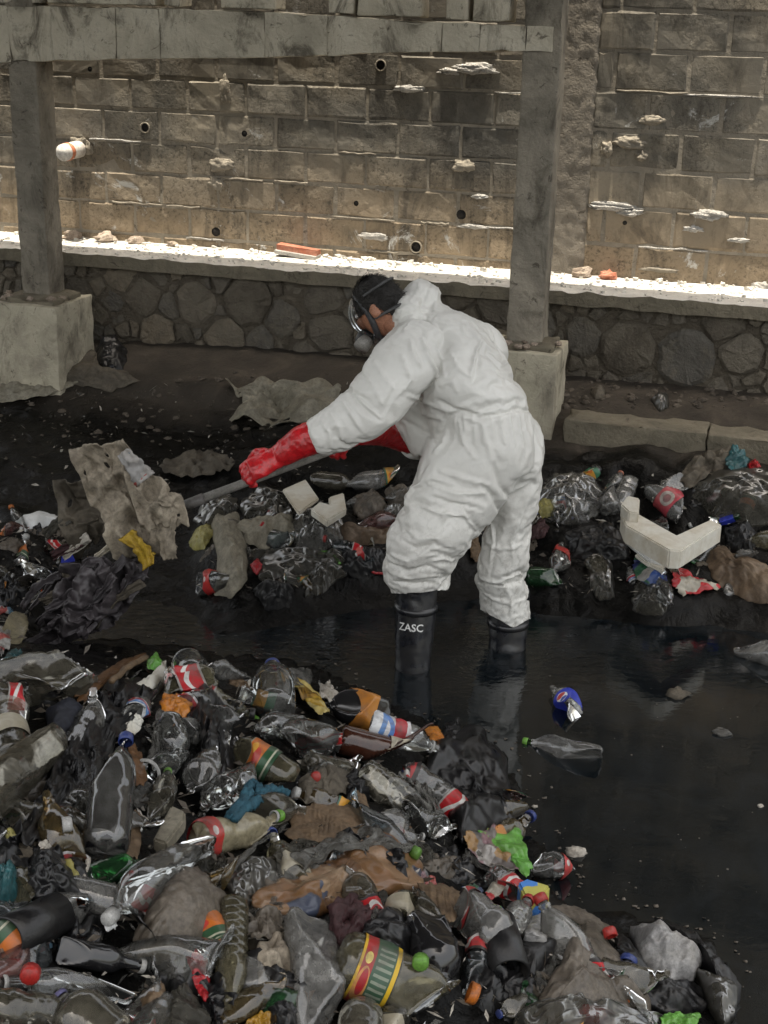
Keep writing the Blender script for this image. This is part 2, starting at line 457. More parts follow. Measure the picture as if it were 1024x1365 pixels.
# land: a fine sheet where the camera looks, coarse beyond, one mesh
def land():
    xs = np.concatenate([[-60, -25, -12, -7, -5, -4], np.arange(-3.2, 3.21, .028), [4, 5, 7, 12, 25, 60]])
    ys = np.concatenate([[-60, -25, -10, -4, -1], np.arange(0, 7.6, .028), [9, 12, 25, 60]])
    X, Y = np.meshgrid(xs, ys)
    Z = height(X, Y)
    P3 = np.stack([X, Y, X * 0], -1)
    dm = poly_dist(np.stack([X, Y], -1), MOUND)
    v = (np.stack([X, Y], -1) - W0[:2]) @ NW[:2]
    cr = creases(P3 * 6, 31, 3)
    Z = Z + np.where(dm > -.02, .022 * cr - .02, 0) + np.where((v > 1.2) & (dm <= -.02), .012 * cr, 0)
    Z = Z + np.where(v < 1.4, .012 * fbm(P3 * 9, 41, 3), 0)
    Z = np.where((X < -3.3) | (X > 3.3), np.maximum(Z, -.12), Z)
    wet = sstep(1.0, 1.35, v + .1 * noise(P3 * 3, 8)) * sstep(8.2, 7.4, v) * sstep(5.2, 4.5, np.abs(X))
    o = mesh('sludge_ground', np.stack([X, Y, Z], -1).reshape(-1, 3), grid_faces(len(xs), len(ys)), M['ground'])
    a = o.data.attributes.new('wet', 'FLOAT', 'POINT'); a.data.foreach_set('value', wet.ravel().astype(np.float32))
    tag(o, kind='structure')
land()
def water():
    xs = np.concatenate([[-60, -20, -8, -4], np.arange(-3, 3.01, .1), [4, 8, 20, 60]]); ys = np.concatenate([[-60, -20, -5], np.arange(0, 7.01, .1)])
    X, Y = np.meshgrid(xs, ys)
    fx, fy = .1, 4.95
    st = np.exp(-(((X - fx) / .9) ** 2 + ((Y - fy - .15) / .35) ** 2)) * .3 + .02 + .12 * sstep(.3, -.6, X) * sstep(4, 5, Y)
    o = mesh('water', np.stack([X, Y, X * 0], -1).reshape(-1, 3), grid_faces(len(xs), len(ys)), M['water'])
    a = o.data.attributes.new('stir', 'FLOAT', 'POINT'); a.data.foreach_set('value', st.ravel().astype(np.float32))
    tag(o, kind='structure')
water()

# ------------------------------------------------------------------ block wall
def block_mesh(w, h, d, seed, rough=.006):
    """rough face block: origin at centre of its back; x along, y out of the wall, z up"""
    g = np.random.default_rng(seed)
    xs = np.array([-.5, -.5 + .012 / w, -.17, .17, .5 - .012 / w, .5]) * w; zs = np.array([-.5, -.5 + .012 / h, 0, .5 - .012 / h, .5]) * h
    V = []
    for j, z in enumerate(zs):
        for i, x in enumerate(xs):
            e = i in (0, 5) or j in (0, 4)
            V.append((x + g.normal() * .002 * (not e) + g.normal() * .0025 * e, d - (.008 if e else 0) + g.normal() * rough * (not e), z + g.normal() * .0025))
    V = np.array(V); F = grid_faces(6, 5)
    n = len(V); loop = [0, 1, 2, 3, 4, 5, 11, 17, 23, 29, 28, 27, 26, 25, 24, 18, 12, 6]
    B = V[loop].copy(); B[:, 1] = 0
    F += [(loop[(k + 1) % 18], loop[k], n + k, n + (k + 1) % 18) for k in range(18)]
    return np.concatenate([V, B]), F
WR = Matrix((( -TW[0], NW[0], 0, 0), (-TW[1], NW[1], 0, 0), (0, 0, 1, 0), (0, 0, 0, 1)))   # local x = -TW keeps it right-handed
def wall_obj(name, V, F, m, par, u, v, z, smooth=False):
    o = mesh(name, V, F, m, None, smooth)
    o.parent = par; o.matrix_local = Matrix.Translation(Vector(wall_pt(u, v, z) - wloc(par))) @ WR
    return o
def U(px, py, v=0): return float(uv_wall(on_v(px, py, v))[0])
def Zv(px, py, v=0): return float(on_v(px, py, v)[2])
LEDGE_Z = Zv(500, 346, 0)
bw = thing('block_wall', 'weathered concrete block wall with stained rough faces above the sunlit ledge', 'wall', wall_pt(0, 0, LEDGE_Z))
V, F = box(wall_pt(0, -.1035, LEDGE_Z + 1.2), 9, .2, 3.4, TW, -NW); child('mortar_bed', V, F, M['mortar'], bw, smooth=False)
uc0, uc1 = U(738, 150), U(797, 60)
V, F = None, None
rowL = [Zv(450, y) for y in (289, 247, 203, 160, 114)]; hL = (rowL[4] - rowL[0]) / 4; z0L = rowL[0] - math.ceil((rowL[0] - LEDGE_Z) / hL) * hL
rowR0 = Zv(900, 124); hR = (Zv(900, 68) - Zv(900, 228)) / 3; z0R = rowR0 - math.ceil((rowR0 - LEDGE_Z) / hR) * hR
lenL = U(490, 135) - U(408, 135); lenR = U(918, 98) - U(820, 98)
HOLES = [(194, 170, .03, 1), (326, 178, .014, 0), (288, 309, .022, 0), (475, 271, .012, 0), (615, 286, .022, 0), (555, 329, .034, 1), (120, 92, .012, 0), (508, 87, .03, 1), (833, 297, .01, 0)]
blocks = []
def lay(u_lo, u_hi, z0, h, ln, uref, zref, rows):
    for r in range(rows):
        z = z0 + (r + .5) * h
        if z - h / 2 > 2.95: break
        par = round((z - zref) / h) % 2
        u = uref + (0 if par == 0 else ln / 2); u -= math.ceil((u - u_lo) / ln) * ln
        while u < u_hi:
            a, b = max(u, u_lo), min(u + ln, u_hi)
            if b - a > .04:
                g = .009
                V, F = block_mesh(b - a - g, h - g, .0415 + random.uniform(-.003, .004), random.randrange(10 ** 6), .0015)
                o = wall_obj('block', V, F, M['block'], bw, (a + b) / 2, -.04, z)
                blocks.append((o, a, b, z - h / 2, z + h / 2))
            u += ln
lay(-3.6, uc0, z0L, hL, lenL, U(408, 135), Zv(450, 137), 12)
lay(uc1, 3.0, z0R, hR, lenR, U(820, 98), Zv(900, 98), 12)
def rough_slab(c, sx, sy, sz, n=14, m=30, amp=.012, seed=0, axes=None):
    """upright rough-cast strip: dense front with lumps"""
    ax, ay, az = axes or (TW, NW, np.array([0, 0, 1.]))
    g = []
    for j in range(m):
        for i in range(n):
            s, t = i / (n - 1) - .5, j / (m - 1) - .5
            g.append((s * sx, sy, t * sz))
    g = np.array(g); e = (np.abs(g[:, 0]) > sx * .49)
    g[:, 0] += e * noise(g * 18, seed) * .02
    g[:, 1] += fbm(g * 22, seed + 1, 3) * amp - e * .5 * sy
    V = np.asarray(c) + g[:, :1] * ax + g[:, 1:2] * ay + g[:, 2:] * az
    F = [tuple(reversed(f)) for f in grid_faces(n, m)]
    Vb, Fb = box(np.asarray(c) + ay * sy * .2, sx * .98, sy * .6, sz, ax, -ay, az)
    return join((V, F), (Vb, Fb))
V, F = rough_slab(wall_pt((uc0 + uc1) / 2, -.03, LEDGE_Z + .9), uc1 - uc0 + .02, .05, 1.9, 18, 110, .0035, 3)
child('render_strip', V, F, M['render'], bw)
# holes are cut shallow, a black disc paints their depth; some keep a sleeve
M['dark'] = dirty('hollow_dark', [(.008, .007, .006), (.015, .012, .01)], rough=(.8, .9))  # near-black that stands in for the shade deep inside holes
M['pvc'] = dirty('white_pvc', [(.6, .57, .52), (.72, .7, .66)], 8, (.35, .6), .1, 40, .002, .35, (.2, .12, .07))
M['pvc_red'] = dirty('orange_pvc', [(.5, .16, .08), (.58, .22, .12)], 8, (.4, .6), .1, 40, .002, .3)
for (px, py, r, sleeve) in HOLES:
    p = on_v(px, py, 0); uu = float(uv_wall(p)[0]); zz = p[2]
    for (o, a, b, z1, z2) in blocks:
        if a - r < uu < b + r and z1 - r < zz < z2 + r:
            Vc, Fc = tube([(0, -.08, 0), (0, .12, 0)], r * (1.0 + .25 * (not sleeve)), 14)
            Vc = Vc + .25 * r * noise(Vc * 90, 4)[:, None] * np.array([1, 0, 1]) * (not sleeve)
            c = mesh('scratch', Vc, Fc); c.matrix_world = Matrix.Translation(Vector(wall_pt(uu, -.04, zz))) @ WR
            bpy.context.view_layer.update()
            md = o.modifiers.new('b', 'BOOLEAN'); md.operation = 'DIFFERENCE'; md.object = c; md.solver = 'EXACT'
            me = evald(o); o.modifiers.clear(); o.data = me; bpy.data.objects.remove(c)
    if sleeve:
        Vs, Fs = lathe([(r * .98, -.05), (r * 1.05, .012), (r * .86, .014), (r * .8, -.05)], 18)
        Vs = wall_pt(uu, 0, zz) + Vs[:, :1] * TW + Vs[:, 1:2] * np.array([0, 0, 1]) + Vs[:, 2:] * NW
        child('pipe_sleeve', Vs, Fs, M['mortar'], bw)
    Vs, Fs = tube([wall_pt(uu, -.005, zz), wall_pt(uu, -.0015, zz)], r * 1.3, 14); child('hole_shade', Vs, Fs, M['dark'], bw)
# mortar squeezed out of joints and splashed lumps that catch the sun
def lump(c, a, b, d, seed, rough=.35, ax=None, n=20, m=14):
    V, F = ellipsoid((0, 0, 0), (1, 1, 1), n, m)
    k = 1 + rough * fbm(V * 1.6 + seed * 7.1, seed, 4) + rough * .4 * creases(V * 2.5, seed + 5, 2)
    V = V * k[:, None] * np.array([a, b, d])
    ax = np.eye(3) if ax is None else np.asarray(ax)
    return np.asarray(c) + V @ ax, F
WAX = np.array([TW, NW, [0, 0, 1]])
for i, (px, py, w_, h_, d_, m_) in enumerate([(632, 92, .13, .05, .035, 'mortar_pale'), (600, 95, .07, .03, .03, 'mortar_pale'), (818, 275, .16, .035, .05, 'mortar_pale'), (840, 283, .08, .03, .045, 'mortar_pale'), (946, 287, .09, .04, .05, 'mortar_pale'), (925, 305, .06, .025, .03, 'mortar_pale'), (498, 315, .1, .035, .03, 'mortar_pale'),
        (840, 190, .13, .05, .05, 'mortar'), (810, 198, .05, .06, .05, 'mortar'), (855, 208, .05, .04, .04, 'mortar'), (868, 160, .1, .04, .03, 'mortar'), (618, 222, .11, .05, .03, 'mortar'), (295, 220, .11, .06, .035, 'mortar'), (290, 245, .08, .06, .03, 'mortar'), (300, 120, .06, .12, .02, 'mortar'), (108, 195, .12, .08, .03, 'mortar'), (640, 262, .05, .02, .025, 'mortar_pale'), (985, 320, .06, .02, .03, 'mortar_pale'), (630, 302, .09, .02, .025, 'mortar_pale'), (1015, 383, .07, .04, .05, 'mortar_pale'), (545, 118, .09, .03, .02, 'mortar_pale'), (880, 360, .16, .02, .02, 'mortar'), (960, 128, .2, .01, .02, 'mortar_pale'), (700, 242, .07, .05, .03, 'mortar')]):
    V, F = lump(on_v(px, py, .0), w_ * (.85 if 'pale' in m_ else .6), d_ * .6, h_ * .62, 50 + i, .45, WAX, 32, 22); child('mortar_lump', V, F, M[m_], bw)
# ledges of mortar squeezed along bed joints (thin, uneven)
for i in range(16):
    r = random.randrange(0, 7); u0 = random.uniform(-2.2, 1.7); z = (z0L + r * hL) if u0 < uc0 else (z0R + r * hR)
    if u0 + .3 > uc0 and u0 < uc1: continue
    n = 9; us = np.linspace(u0, u0 + random.uniform(.15, .5), n)
    V, F = tube([wall_pt(x, .002 + .004 * random.random(), z + random.uniform(-.004, .004)) for x in us], [random.uniform(.003, .007) for _ in us], 6)
    child('mortar_bead', V, F, M['mortar_pale' if i % 3 == 0 else 'mortar'], bw)

# white pipe stub poking out of the wall at the left, and other odds on the ledge
pv = thing('pipe_stub', 'short white plastic pipe with orange band poking out of the block wall', 'pipe', on_v(108, 198, 0))
a, b = on_v(108, 198, -.02), on_v(74, 206, .28)
V, F = tube([a, a * .3 + b * .7], .05, 18); child('pipe', V, F, M['pvc'], pv)
V, F = tube([a * .5 + b * .5, a * .38 + b * .62], .0525, 18); child('band', V, F, M['pvc_red'], pv)

# ------------------------------------------------------------------ ledge and rubble retaining wall
LV = .5
led = thing('wall_ledge', 'long concrete ledge in bright sun at the foot of the block wall', 'ledge', wall_pt(0, LV / 2, LEDGE_Z - .05))
n, m = 220, 12
g = np.array([(-3.6 + 7.2 * i / (n - 1), LV * 1.04 * j / (m - 1) - .01, 0) for j in range(m) for i in range(n)])
z = .006 * fbm(g * 14, 9, 4) + .004 * creases(g * 5, 2, 2); e = sstep(LV - .06, LV * 1.04, g[:, 1]) * (.6 + noise(g * 9, 3)); z -= .012 * e
V = np.array([wall_pt(a, b + .006 * noise(np.array([[a * 7, 0, 0]]), 6)[0] * (b > .4), LEDGE_Z) for a, b, _ in g]); V[:, 2] += z
F = [tuple(reversed(f)) for f in grid_faces(n, m)]
Vf = V[-n:].copy(); Vf[:, 2] = LEDGE_Z - .075 + .012 * noise(g[-n:] * 6, 12)
V2 = np.concatenate([V[-n:], Vf]); F2 = [tuple(reversed(f)) for f in grid_faces(n, 2)]
V3 = np.concatenate([Vf, Vf + np.array(-NW) * .1]); F3 = [tuple(reversed(f)) for f in grid_faces(n, 2)]
child('ledge_top', V, F, M['ledge'], led)  # pale colour carries part of the sun's glare on the top
V, F = join((V2, F2), (V3, F3)); child('ledge_face', V, F, M['kerb'], led)  # darker concrete puts the face's shade into its colour
# gritty rubble lying in the sun
g = np.random.default_rng(5); parts = []
for i in range(700):
    u = g.uniform(-2.6, 2.2); v = LV * (g.random() ** 1.1) * .95; s = g.uniform(.004, .016) * (1.6 if v < .12 else 1)
    V, F = box((0, 0, 0), 1, 1, .8); V = V * (1 + .35 * g.normal(size=V.shape)) * s
    a = g.uniform(0, 6.3); V = V @ np.array([[math.cos(a), -math.sin(a), 0], [math.sin(a), math.cos(a), 0], [0, 0, 1]])
    parts.append((V + wall_pt(u, v + .01, LEDGE_Z + s * .3), F))
V, F = join(*parts); tag(mesh('ledge_grit', V, F, M['ledge'], smooth=False), 'white grit and mortar crumbs strewn along the sunlit ledge', 'grit', kind='stuff')
M['brick'] = dirty('red_brick', [(.3, .09, .05), (.4, .14, .08)], 9, (.7, .9), .5, 60, .006, .3, (.35, .25, .2))
br = thing('brick_fragment', 'broken red brick with chalky edge lying on the ledge', 'brick', on_v(398, 334, .14))
a, b = on_v(372, 327, .1), on_v(425, 336, .1); ax = unit(b - a)
V, F = box((a + b) / 2 + [0, 0, -.005], np.linalg.norm(b - a), .08, .035, ax, np.cross([0, 0, 1], ax)); V += .006 * noise(V * 40, 4)[:, None]
child('brick_body', V, F, M['brick'], br, smooth=False)
V, F = box((a + b) / 2 + [0, 0, -.028] + NW * .02, np.linalg.norm(b - a) * 1.03, .1, .02, ax, np.cross([0, 0, 1], ax)); child('mortar_coat', V, F, M['mortar_pale'], br, smooth=False)
M['rubble'] = dirty('rubble', [(.16, .12, .09), (.3, .24, .19), (.36, .3, .25)], 14, (.8, .95), .8, 60, .01, .2)
for i, (px, py, s, lab) in enumerate([(95, 303, .055, 'flat grey stone on the ledge beside the left concrete column'), (140, 305, .06, 'pale angular stone on the ledge, tallest right of the left column'), (182, 318, .05, 'tan rubble stone on the ledge below the dark wall hole'), (230, 322, .035, 'small beige pebble on the ledge right of the tan rubble stone'), (400, 322, .045, 'grey stone resting against the wall behind the red brick'), (268, 655, .0, ''), (775, 366, .055, 'pale rounded stone on the ledge right of the second column'), (810, 375, .05, 'reddish stone on the ledge at the foot of the rendered strip')]):
    if not s: continue
    p = on_v(px, py, .07); p[2] = LEDGE_Z + s * .35
    V, F = lump(p, s, s * .8, s * .6, 80 + i, .5, None, 10, 7)
    tag(mesh('loose_stone', V, F, M['brick' if 'reddish' in lab else 'rubble'], loc=p, smooth=False), lab, 'stone', 'loose stones on the ledge')

# rubble masonry: a power diagram of stones, joints recessed
rw = thing('rubble_wall', 'low dark rubble stone wall with uneven boulders below the ledge', 'wall', wall_pt(0, LV - .05, .4))
RZ0, RZ1 = .42, LEDGE_Z - .07
V, F = box(wall_pt(0, LV - .168, (RZ0 + RZ1) / 2 - .12), 8, .22, RZ1 - RZ0 + .22, TW, -NW); child('earth_core', V, F, M['joint'], rw, smooth=False)
g = np.random.default_rng(12); seeds = []
for (px, py, rad) in [(837, 465, .16), (915, 478, .17), (985, 470, .13), (850, 508, .1), (775, 450, .11), (260, 405, .14), (330, 400, .16), (190, 395, .13), (375, 425, .12), (210, 440, .12), (150, 400, .09), (430, 400, .14), (440, 445, .15), (300, 450, .13)]:
    p = on_v(px, py, LV - .05); seeds.append((float(uv_wall(p)[0]), p[2], rad))
tries = 0
while tries < 6000:
    tries += 1; r = g.choice([.05, .07, .1, .13], p=[.25, .3, .25, .2]); u, z = g.uniform(-3.2, 2.6), g.uniform(RZ0, RZ1)
    if all(math.hypot(u - a, z - b) > .62 * (r + c) for a, b, c in seeds): seeds.append((u, z, r))
def clip(poly, n, c):
    out = []
    for i in range(len(poly)):
        a, b = poly[i], poly[(i + 1) % len(poly)]; da, db = a @ n - c, b @ n - c
        if da <= 0: out.append(a)
        if (da < 0) != (db < 0) and abs(da - db) > 1e-12: out.append(a + (b - a) * da / (da - db))
    return out
Sd = np.array(seeds); ns = 0
for i, (u, z, r) in enumerate(seeds):
    if ns > 290: break
    poly = [np.array(q) for q in ((u - .35, RZ0 - .05), (u + .35, RZ0 - .05), (u + .35, RZ1), (u - .35, RZ1))]
    for j in np.argsort((Sd[:, 0] - u) ** 2 + (Sd[:, 1] - z) ** 2)[1:26]:
        a, b, c = seeds[j]; d = np.array([a - u, b - z]); n_ = d / np.linalg.norm(d)
        mid = (d @ d + r * r - c * c) / (2 * np.linalg.norm(d))
        poly = clip(poly, n_, n_ @ np.array([u, z]) + mid - .007)
        if len(poly) < 3: break
    if len(poly) < 3: continue
    poly = np.array(poly); c = poly.mean(0)
    # blunt the corners, break the edges
    q = np.concatenate([[p * .86 + np.roll(poly, 1, 0)[k] * .14, p * .86 + np.roll(poly, -1, 0)[k] * .14] for k, p in enumerate(poly)])
    q = np.array([p for k, p in enumerate(q) if np.linalg.norm(p - q[k - 1]) > .012])
    if len(q) < 5: continue
    out = q + g.normal(size=q.shape) * .0045; nn = len(out); rr = np.linalg.norm(out - c, axis=1)
    bul = min(.035, .16 * rr.mean()) * g.uniform(.4, 1.2); off = g.uniform(-.008, .016)
    V = []
    for (sc, dd) in ((1.0, -.06), (1.0, -.002), (.84, .8)):
        for q in out:
            s_ = c + (q - c) * sc
            V.append((-(s_[0] - c[0]), off + (dd if dd < 0 else dd * bul) + g.normal() * .004 * (dd > 0), s_[1] - c[1]))
    V.append((0, off + bul * 1.0 + g.normal() * .004, 0)); F = grid_faces(nn, 3, True) + [(2 * nn + k, 2 * nn + (k + 1) % nn, 3 * nn) for k in range(nn)]
    wall_obj('stone', V, F, M['stone'], rw, c[0], LV - .055, c[1], smooth=False); ns += 1

# ------------------------------------------------------------------ concrete frame: columns, beam, footings
fr = thing('concrete_frame', 'stained concrete frame with two square columns under a cracked beam', 'frame', wall_pt(0, 1.0, .6))
FV = .95                     # front face of the columns
def prism_uvz(pts8, m, par, name, sub=10, amp=.006, seed=0, bev=.007):
    """box given by 8 (u, v, z) corners (bottom 4 then top 4, counter-clockwise from above), subdivided and roughened"""
    c = np.array([wall_pt(*p) for p in pts8]); parts = []
    quads = [(0, 1, 5, 4), (1, 2, 6, 5), (2, 3, 7, 6), (3, 0, 4, 7), (4, 5, 6, 7), (3, 2, 1, 0)]
    bm = bmesh.new(); vs = [bm.verts.new(x) for x in c]
    for q in quads: bm.faces.new([vs[i] for i in q])
    bmesh.ops.recalc_face_normals(bm, faces=bm.faces)
    bmesh.ops.bevel(bm, geom=bm.edges[:], offset=bev, segments=2, affect='EDGES', profile=.6)
    for _ in range(7):
        es = [e for e in bm.edges if e.calc_length() > sub / 100]
        if not es: break
        bmesh.ops.subdivide_edges(bm, edges=es, cuts=1, use_grid_fill=True)
    bmesh.ops.triangulate(bm, faces=[f for f in bm.faces if len(f.verts) > 4])
    bm.normal_update()
    P = np.array([v.co[:] for v in bm.verts]); N = np.array([v.normal[:] for v in bm.verts])
    d = amp * fbm(P * 8, seed, 4) - amp * 2.2 * np.clip(noise(P * 11, seed + 9) - .45, 0, 1) * 3
    P = P + N * d[:, None]
    F = [[v.index for v in f.verts] for f in bm.faces]; bm.free()
    return child(name, P, F, m, par)
def corners(u0, u1, v0, v1, z0, z1, t=0):
    return [(u0, v0, z0), (u0, v1, z0), (u1, v1, z0), (u1, v0, z0), (u0 + t, v0, z1), (u0 + t, v1, z1), (u1 + t, v1, z1), (u1 + t, v0, z1)]
ZT = 2.75
def column(pa, pb, zlo):
    """pa, pb: pixel of the left and right edges of the front face, low down"""
    u0, u1 = U(*pa, FV), U(*pb, FV); return u0, u1
u0a, u1a = U(27, 340, FV), U(60, 340, FV)
u0b, u1b = U(677, 420, FV), U(724, 420, FV)
WCOL = u1b - u0b
u1a = max(u1a, u0a + WCOL * .92)
ZF1 = Zv(40, 400, FV); ZF2 = Zv(700, 462, FV)
prism_uvz(corners(u0a, u1a, FV - WCOL, FV, ZF1 - .02, 2.62), M['column'], fr, 'column', 6, .007, 1)
prism_uvz(corners(u0b, u1b, FV - WCOL, FV, ZF2 - .02, 3.3), M['column'], fr, 'column', 6, .007, 2)
# beam between them, deeper at its left end, split by form joints
zt = lambda px: float(np.interp(px, [-200, 0, 210, 420, 512, 700], [Zv(0, 6, FV), Zv(0, 8, FV), Zv(210, 11, FV), Zv(420, 19, FV), Zv(512, 27, FV), Zv(700, 34, FV)]))
zb = lambda px: float(np.interp(px, [-200, 0, 150, 400, 512, 700], [Zv(0, 82, FV), Zv(0, 83, FV), Zv(150, 79, FV), Zv(400, 76, FV), Zv(512, 70, FV), Zv(700, 68, FV)]))
cuts = [-260, -80, 14, 156, 214, 354, 438, 520, 590, 640, 702, 738]
for i in range(len(cuts) - 1):
    a, b = cuts[i], cuts[i + 1]; ua, ub = U(a, 45, FV) + .001, U(b, 45, FV) - .001
    vo = random.uniform(-.0015, .0015)
    za, zb_, zc, zd = zb(a), zb(b), zt(b), zt(a)
    p = [(ua, FV - .2, za), (ua, FV + .012 + vo, za), (ub, FV + .012 + vo, zb_), (ub, FV - .2, zb_), (ua, FV - .2, zd), (ua, FV + .012 + vo, zd), (ub, FV + .012 + vo, zc), (ub, FV - .2, zc)]
    prism_uvz(p, M['beam'], fr, 'beam_section', 7, .008, 20 + i, .0025)
# short infill blocks standing on the beam
for i, (a, b, hh) in enumerate([(-150, 60, .3), (66, 212, .3), (222, 246, .24), (296, 372, .3), (440, 476, .3), (478, 566, .3), (596, 628, .3), (632, 684, .3)]):
    ua, ub = U(a, 10, FV - .05) + .006, U(b, 10, FV - .05) - .006; zz = max(zt(a), zt(b)) + .012
    prism_uvz(corners(ua, ub, FV - .17, FV - .01 + random.uniform(-.01, .01), zz, zz + hh), M['beam'], fr, 'infill_block', 8, .006, 40 + i)
fa = [(U(74, 410, 1.22), 1.22)]
def footing(label, px_c, py_top, left_u, v1, wid, zlo, ztop, seed):
    ft = thing('column_footing', label, 'footing', wall_pt(left_u + wid / 2, v1 - wid / 2, zlo), 'concrete footings under the columns')
    prism_uvz(corners(left_u, left_u + wid, v1 - wid, v1, zlo, ztop), M['footing'], ft, 'pedestal', 7, .01, seed)
    prism_uvz(corners(left_u + .05, left_u + wid - .04, v1 - wid + .05, v1 - .05, ztop - .01, ztop + .022), M['kerb'], ft, 'top_bed', 5, .016, seed + 1)
    for k in range(9):
        p = wall_pt(left_u + random.uniform(.02, wid - .02), v1 - random.uniform(.02, wid * .5), ztop + .02)
        V, F = lump(p, .02, .025, .012, seed + k, .5, None, 8, 6); child('mortar_crumb', V, F, M['rubble'], ft, smooth=False)
    return ft
FT1V = 1.14; w1 = .42
footing('broad pale concrete footing under the left column, ragged sacking round its foot', 74, 410, U(74, 412, FT1V) - w1, FT1V, w1, .2, Zv(60, 410, FT1V), 61)
FT2V = 1.1; w2 = .36
footing('concrete footing under the second column, behind the white suited person', 742, 475, U(743, 475, FT2V) - w2, FT2V, w2, .1, Zv(742, 474, FT2V), 71)
# kerb on the right of the second footing
kb = thing('concrete_kerb', 'low worn concrete kerb running right from the second footing', 'kerb', wall_pt(1.4, 1.05, .4))
KV = 1.12
zk = Zv(880, 572, KV)
for i in range(4):
    ua = U(752, 560, KV) + .003 + i * .7; prism_uvz(corners(ua, ua + .694, KV - .2, KV + random.uniform(-.006, .006), zk - .3, zk + random.uniform(-.004, .004)), M['kerb'], kb, 'kerb_stone', 6, .014, 81 + i)
# the deck overhead: it shades everything but the strip along the block wall
dk = thing('bridge_deck', 'concrete deck slab overhead shading the channel', 'deck', wall_pt(0, 3, 3.4))
V, F = box(wall_pt(-3.2, .545 + 3.4, 5.1), 14, 6.8, .3, TW, -NW); child('deck_slab', V, F, M['slab'], dk, smooth=False)
for k in range(4):
    V, F = box(wall_pt(-8.2 + 3.9 * k, .62 + 3.2, 4.84), .3, 6.3, .24, TW, -NW); child('deck_beam', V, F, M['slab'], dk, smooth=False)
# ------------------------------------------------------------------ the person in white coveralls
def mat_suit():
    t = NT('white_coverall'); c = t.coord('Object')
    n = t.noise(c, 5, 4, .6)
    col = t.ramp(n, [(.35, (.60, .59, .555)), (.65, (.70, .69, .65))])
    gr = t.noise(c, 9, 6, .7, .6)
    col = t.mix(t.math('MULTIPLY', t.ramp(gr, [(.58, 0), (.75, 1)]), .25), col, (.42, .38, .32))
    def ridge(sc, st, k):
        x = t.noise(c, sc, 3, .5, .9, None, st)
        return t.math('POWER', t.math('SUBTRACT', 1.0, t.math('MULTIPLY', t.math('ABSOLUTE', t.math('SUBTRACT', x, .5)), k), True), 2)
    h = t.math('ADD', ridge(7, (1, 1, 1.8), 9.0), t.math('MULTIPLY', ridge(15, (1.6, 1.6, 1), 8.0), .45))
    sep = t.n('ShaderNodeSeparateXYZ'); t.l(t.coord('World'), sep.inputs[0])
    leg = t.n('ShaderNodeMapRange'); leg.inputs[1].default_value = .25; leg.inputs[2].default_value = .85; leg.inputs[3].default_value = .4; leg.inputs[4].default_value = 0; t.l(sep.outputs[2], leg.inputs[0])
    sp = t.math('MULTIPLY', t.ramp(t.noise(c, 34, 6, .75, .5), [(.5, 0), (.6, 1)]), leg.outputs[0])
    col = t.mix(sp, col, (.16, .14, .11))
    return t.done(t.bsdf(col, .42, t.bump(h, .07, .010), .45))
M['suit'] = mat_suit()
M['rubber_red'] = dirty('red_rubber', [(.50, .012, .018), (.58, .018, .024)], 8, (.22, .4), .25, 60, .004, .4, (.09, .012, .010), spec=.6)
M['boot'] = dirty('black_rubber', [(.006, .007, .010), (.012, .013, .017)], 6, (.18, .4), .15, 30, .004, .5, (.03, .028, .024), spec=.6)
M['skin'] = dirty('skin', [(.33, .15, .09), (.4, .19, .12)], 20, (.45, .6), .1, 120, .002, 0)
M['hair'] = dirty('dark_hair', [(.008, .007, .006), (.02, .017, .014)], 30, (.4, .6), 1, 150, .01, 0)
M['mask_rubber'] = dirty('grey_rubber', [(.035, .036, .038), (.05, .05, .052)], 10, (.35, .5), .1, 80, .002, 0)
M['strap'] = dirty('grey_strap', [(.05, .05, .05), (.08, .08, .08)], 40, (.6, .8), .3, 200, .002, .2)
M['visor'] = film('clear_visor', (.85, .9, .92), (.5, .52, .52), .05, .2, .05, 6, 10, .02)
M['filter'] = dirty('pale_filter', [(.2, .19, .17), (.3, .29, .27)], 20, (.5, .7), .1, 100, .002, .2)
M['steel'] = dirty('muddy_steel', [(.08, .075, .07), (.2, .19, .175)], 12, (.35, .6), .3, 60, .003, .5)
M['handle_wood'] = dirty('grey_handle', [(.22, .21, .19), (.34, .32, .29)], 14, (.5, .7), .3, 80, .003, .4)
M['print'] = dirty('white_print', [(.62, .62, .6), (.7, .7, .68)], 20, (.5, .6), .1, 60, .001, .1)

def px_per_m_(P): return FPX / ((P - CAM) @ FWD)
def Pp(px, py, Y): return on_Y(px, py, Y)
def limb(st, n=18, side=None):
    """stations (px, py, Y, radius in metres[, second radius]); ends domed"""
    pts = [Pp(s[0], s[1], s[2]) for s in st]; ra = [(s[3], s[4] if len(s) > 4 else s[3]) for s in st]
    # resample smoothly
    m = len(pts); tt = np.linspace(0, m - 1, (m - 1) * 5 + 1); P2, R2 = [], []
    for t in tt:
        i = min(int(t), m - 2); f = t - i
        p0, p1, p2, p3 = (np.array(pts[max(i - 1, 0)]), np.array(pts[i]), np.array(pts[i + 1]), np.array(pts[min(i + 2, m - 1)]))
        P2.append(.5 * (2 * p1 + (p2 - p0) * f + (2 * p0 - 5 * p1 + 4 * p2 - p3) * f * f + (3 * p1 - p0 - 3 * p2 + p3) * f ** 3))
        a, b = np.array(ra[i]), np.array(ra[i + 1]); g = f * f * (3 - 2 * f); R2.append(a + (b - a) * g)
    return tube(P2, [tuple(r) for r in R2], n, side=side)
YP = 4.95
VIEW = FWD
person = thing('person', 'person in white hooded coveralls and red gloves bending over with a shovel', 'person', (.15, YP, 0))
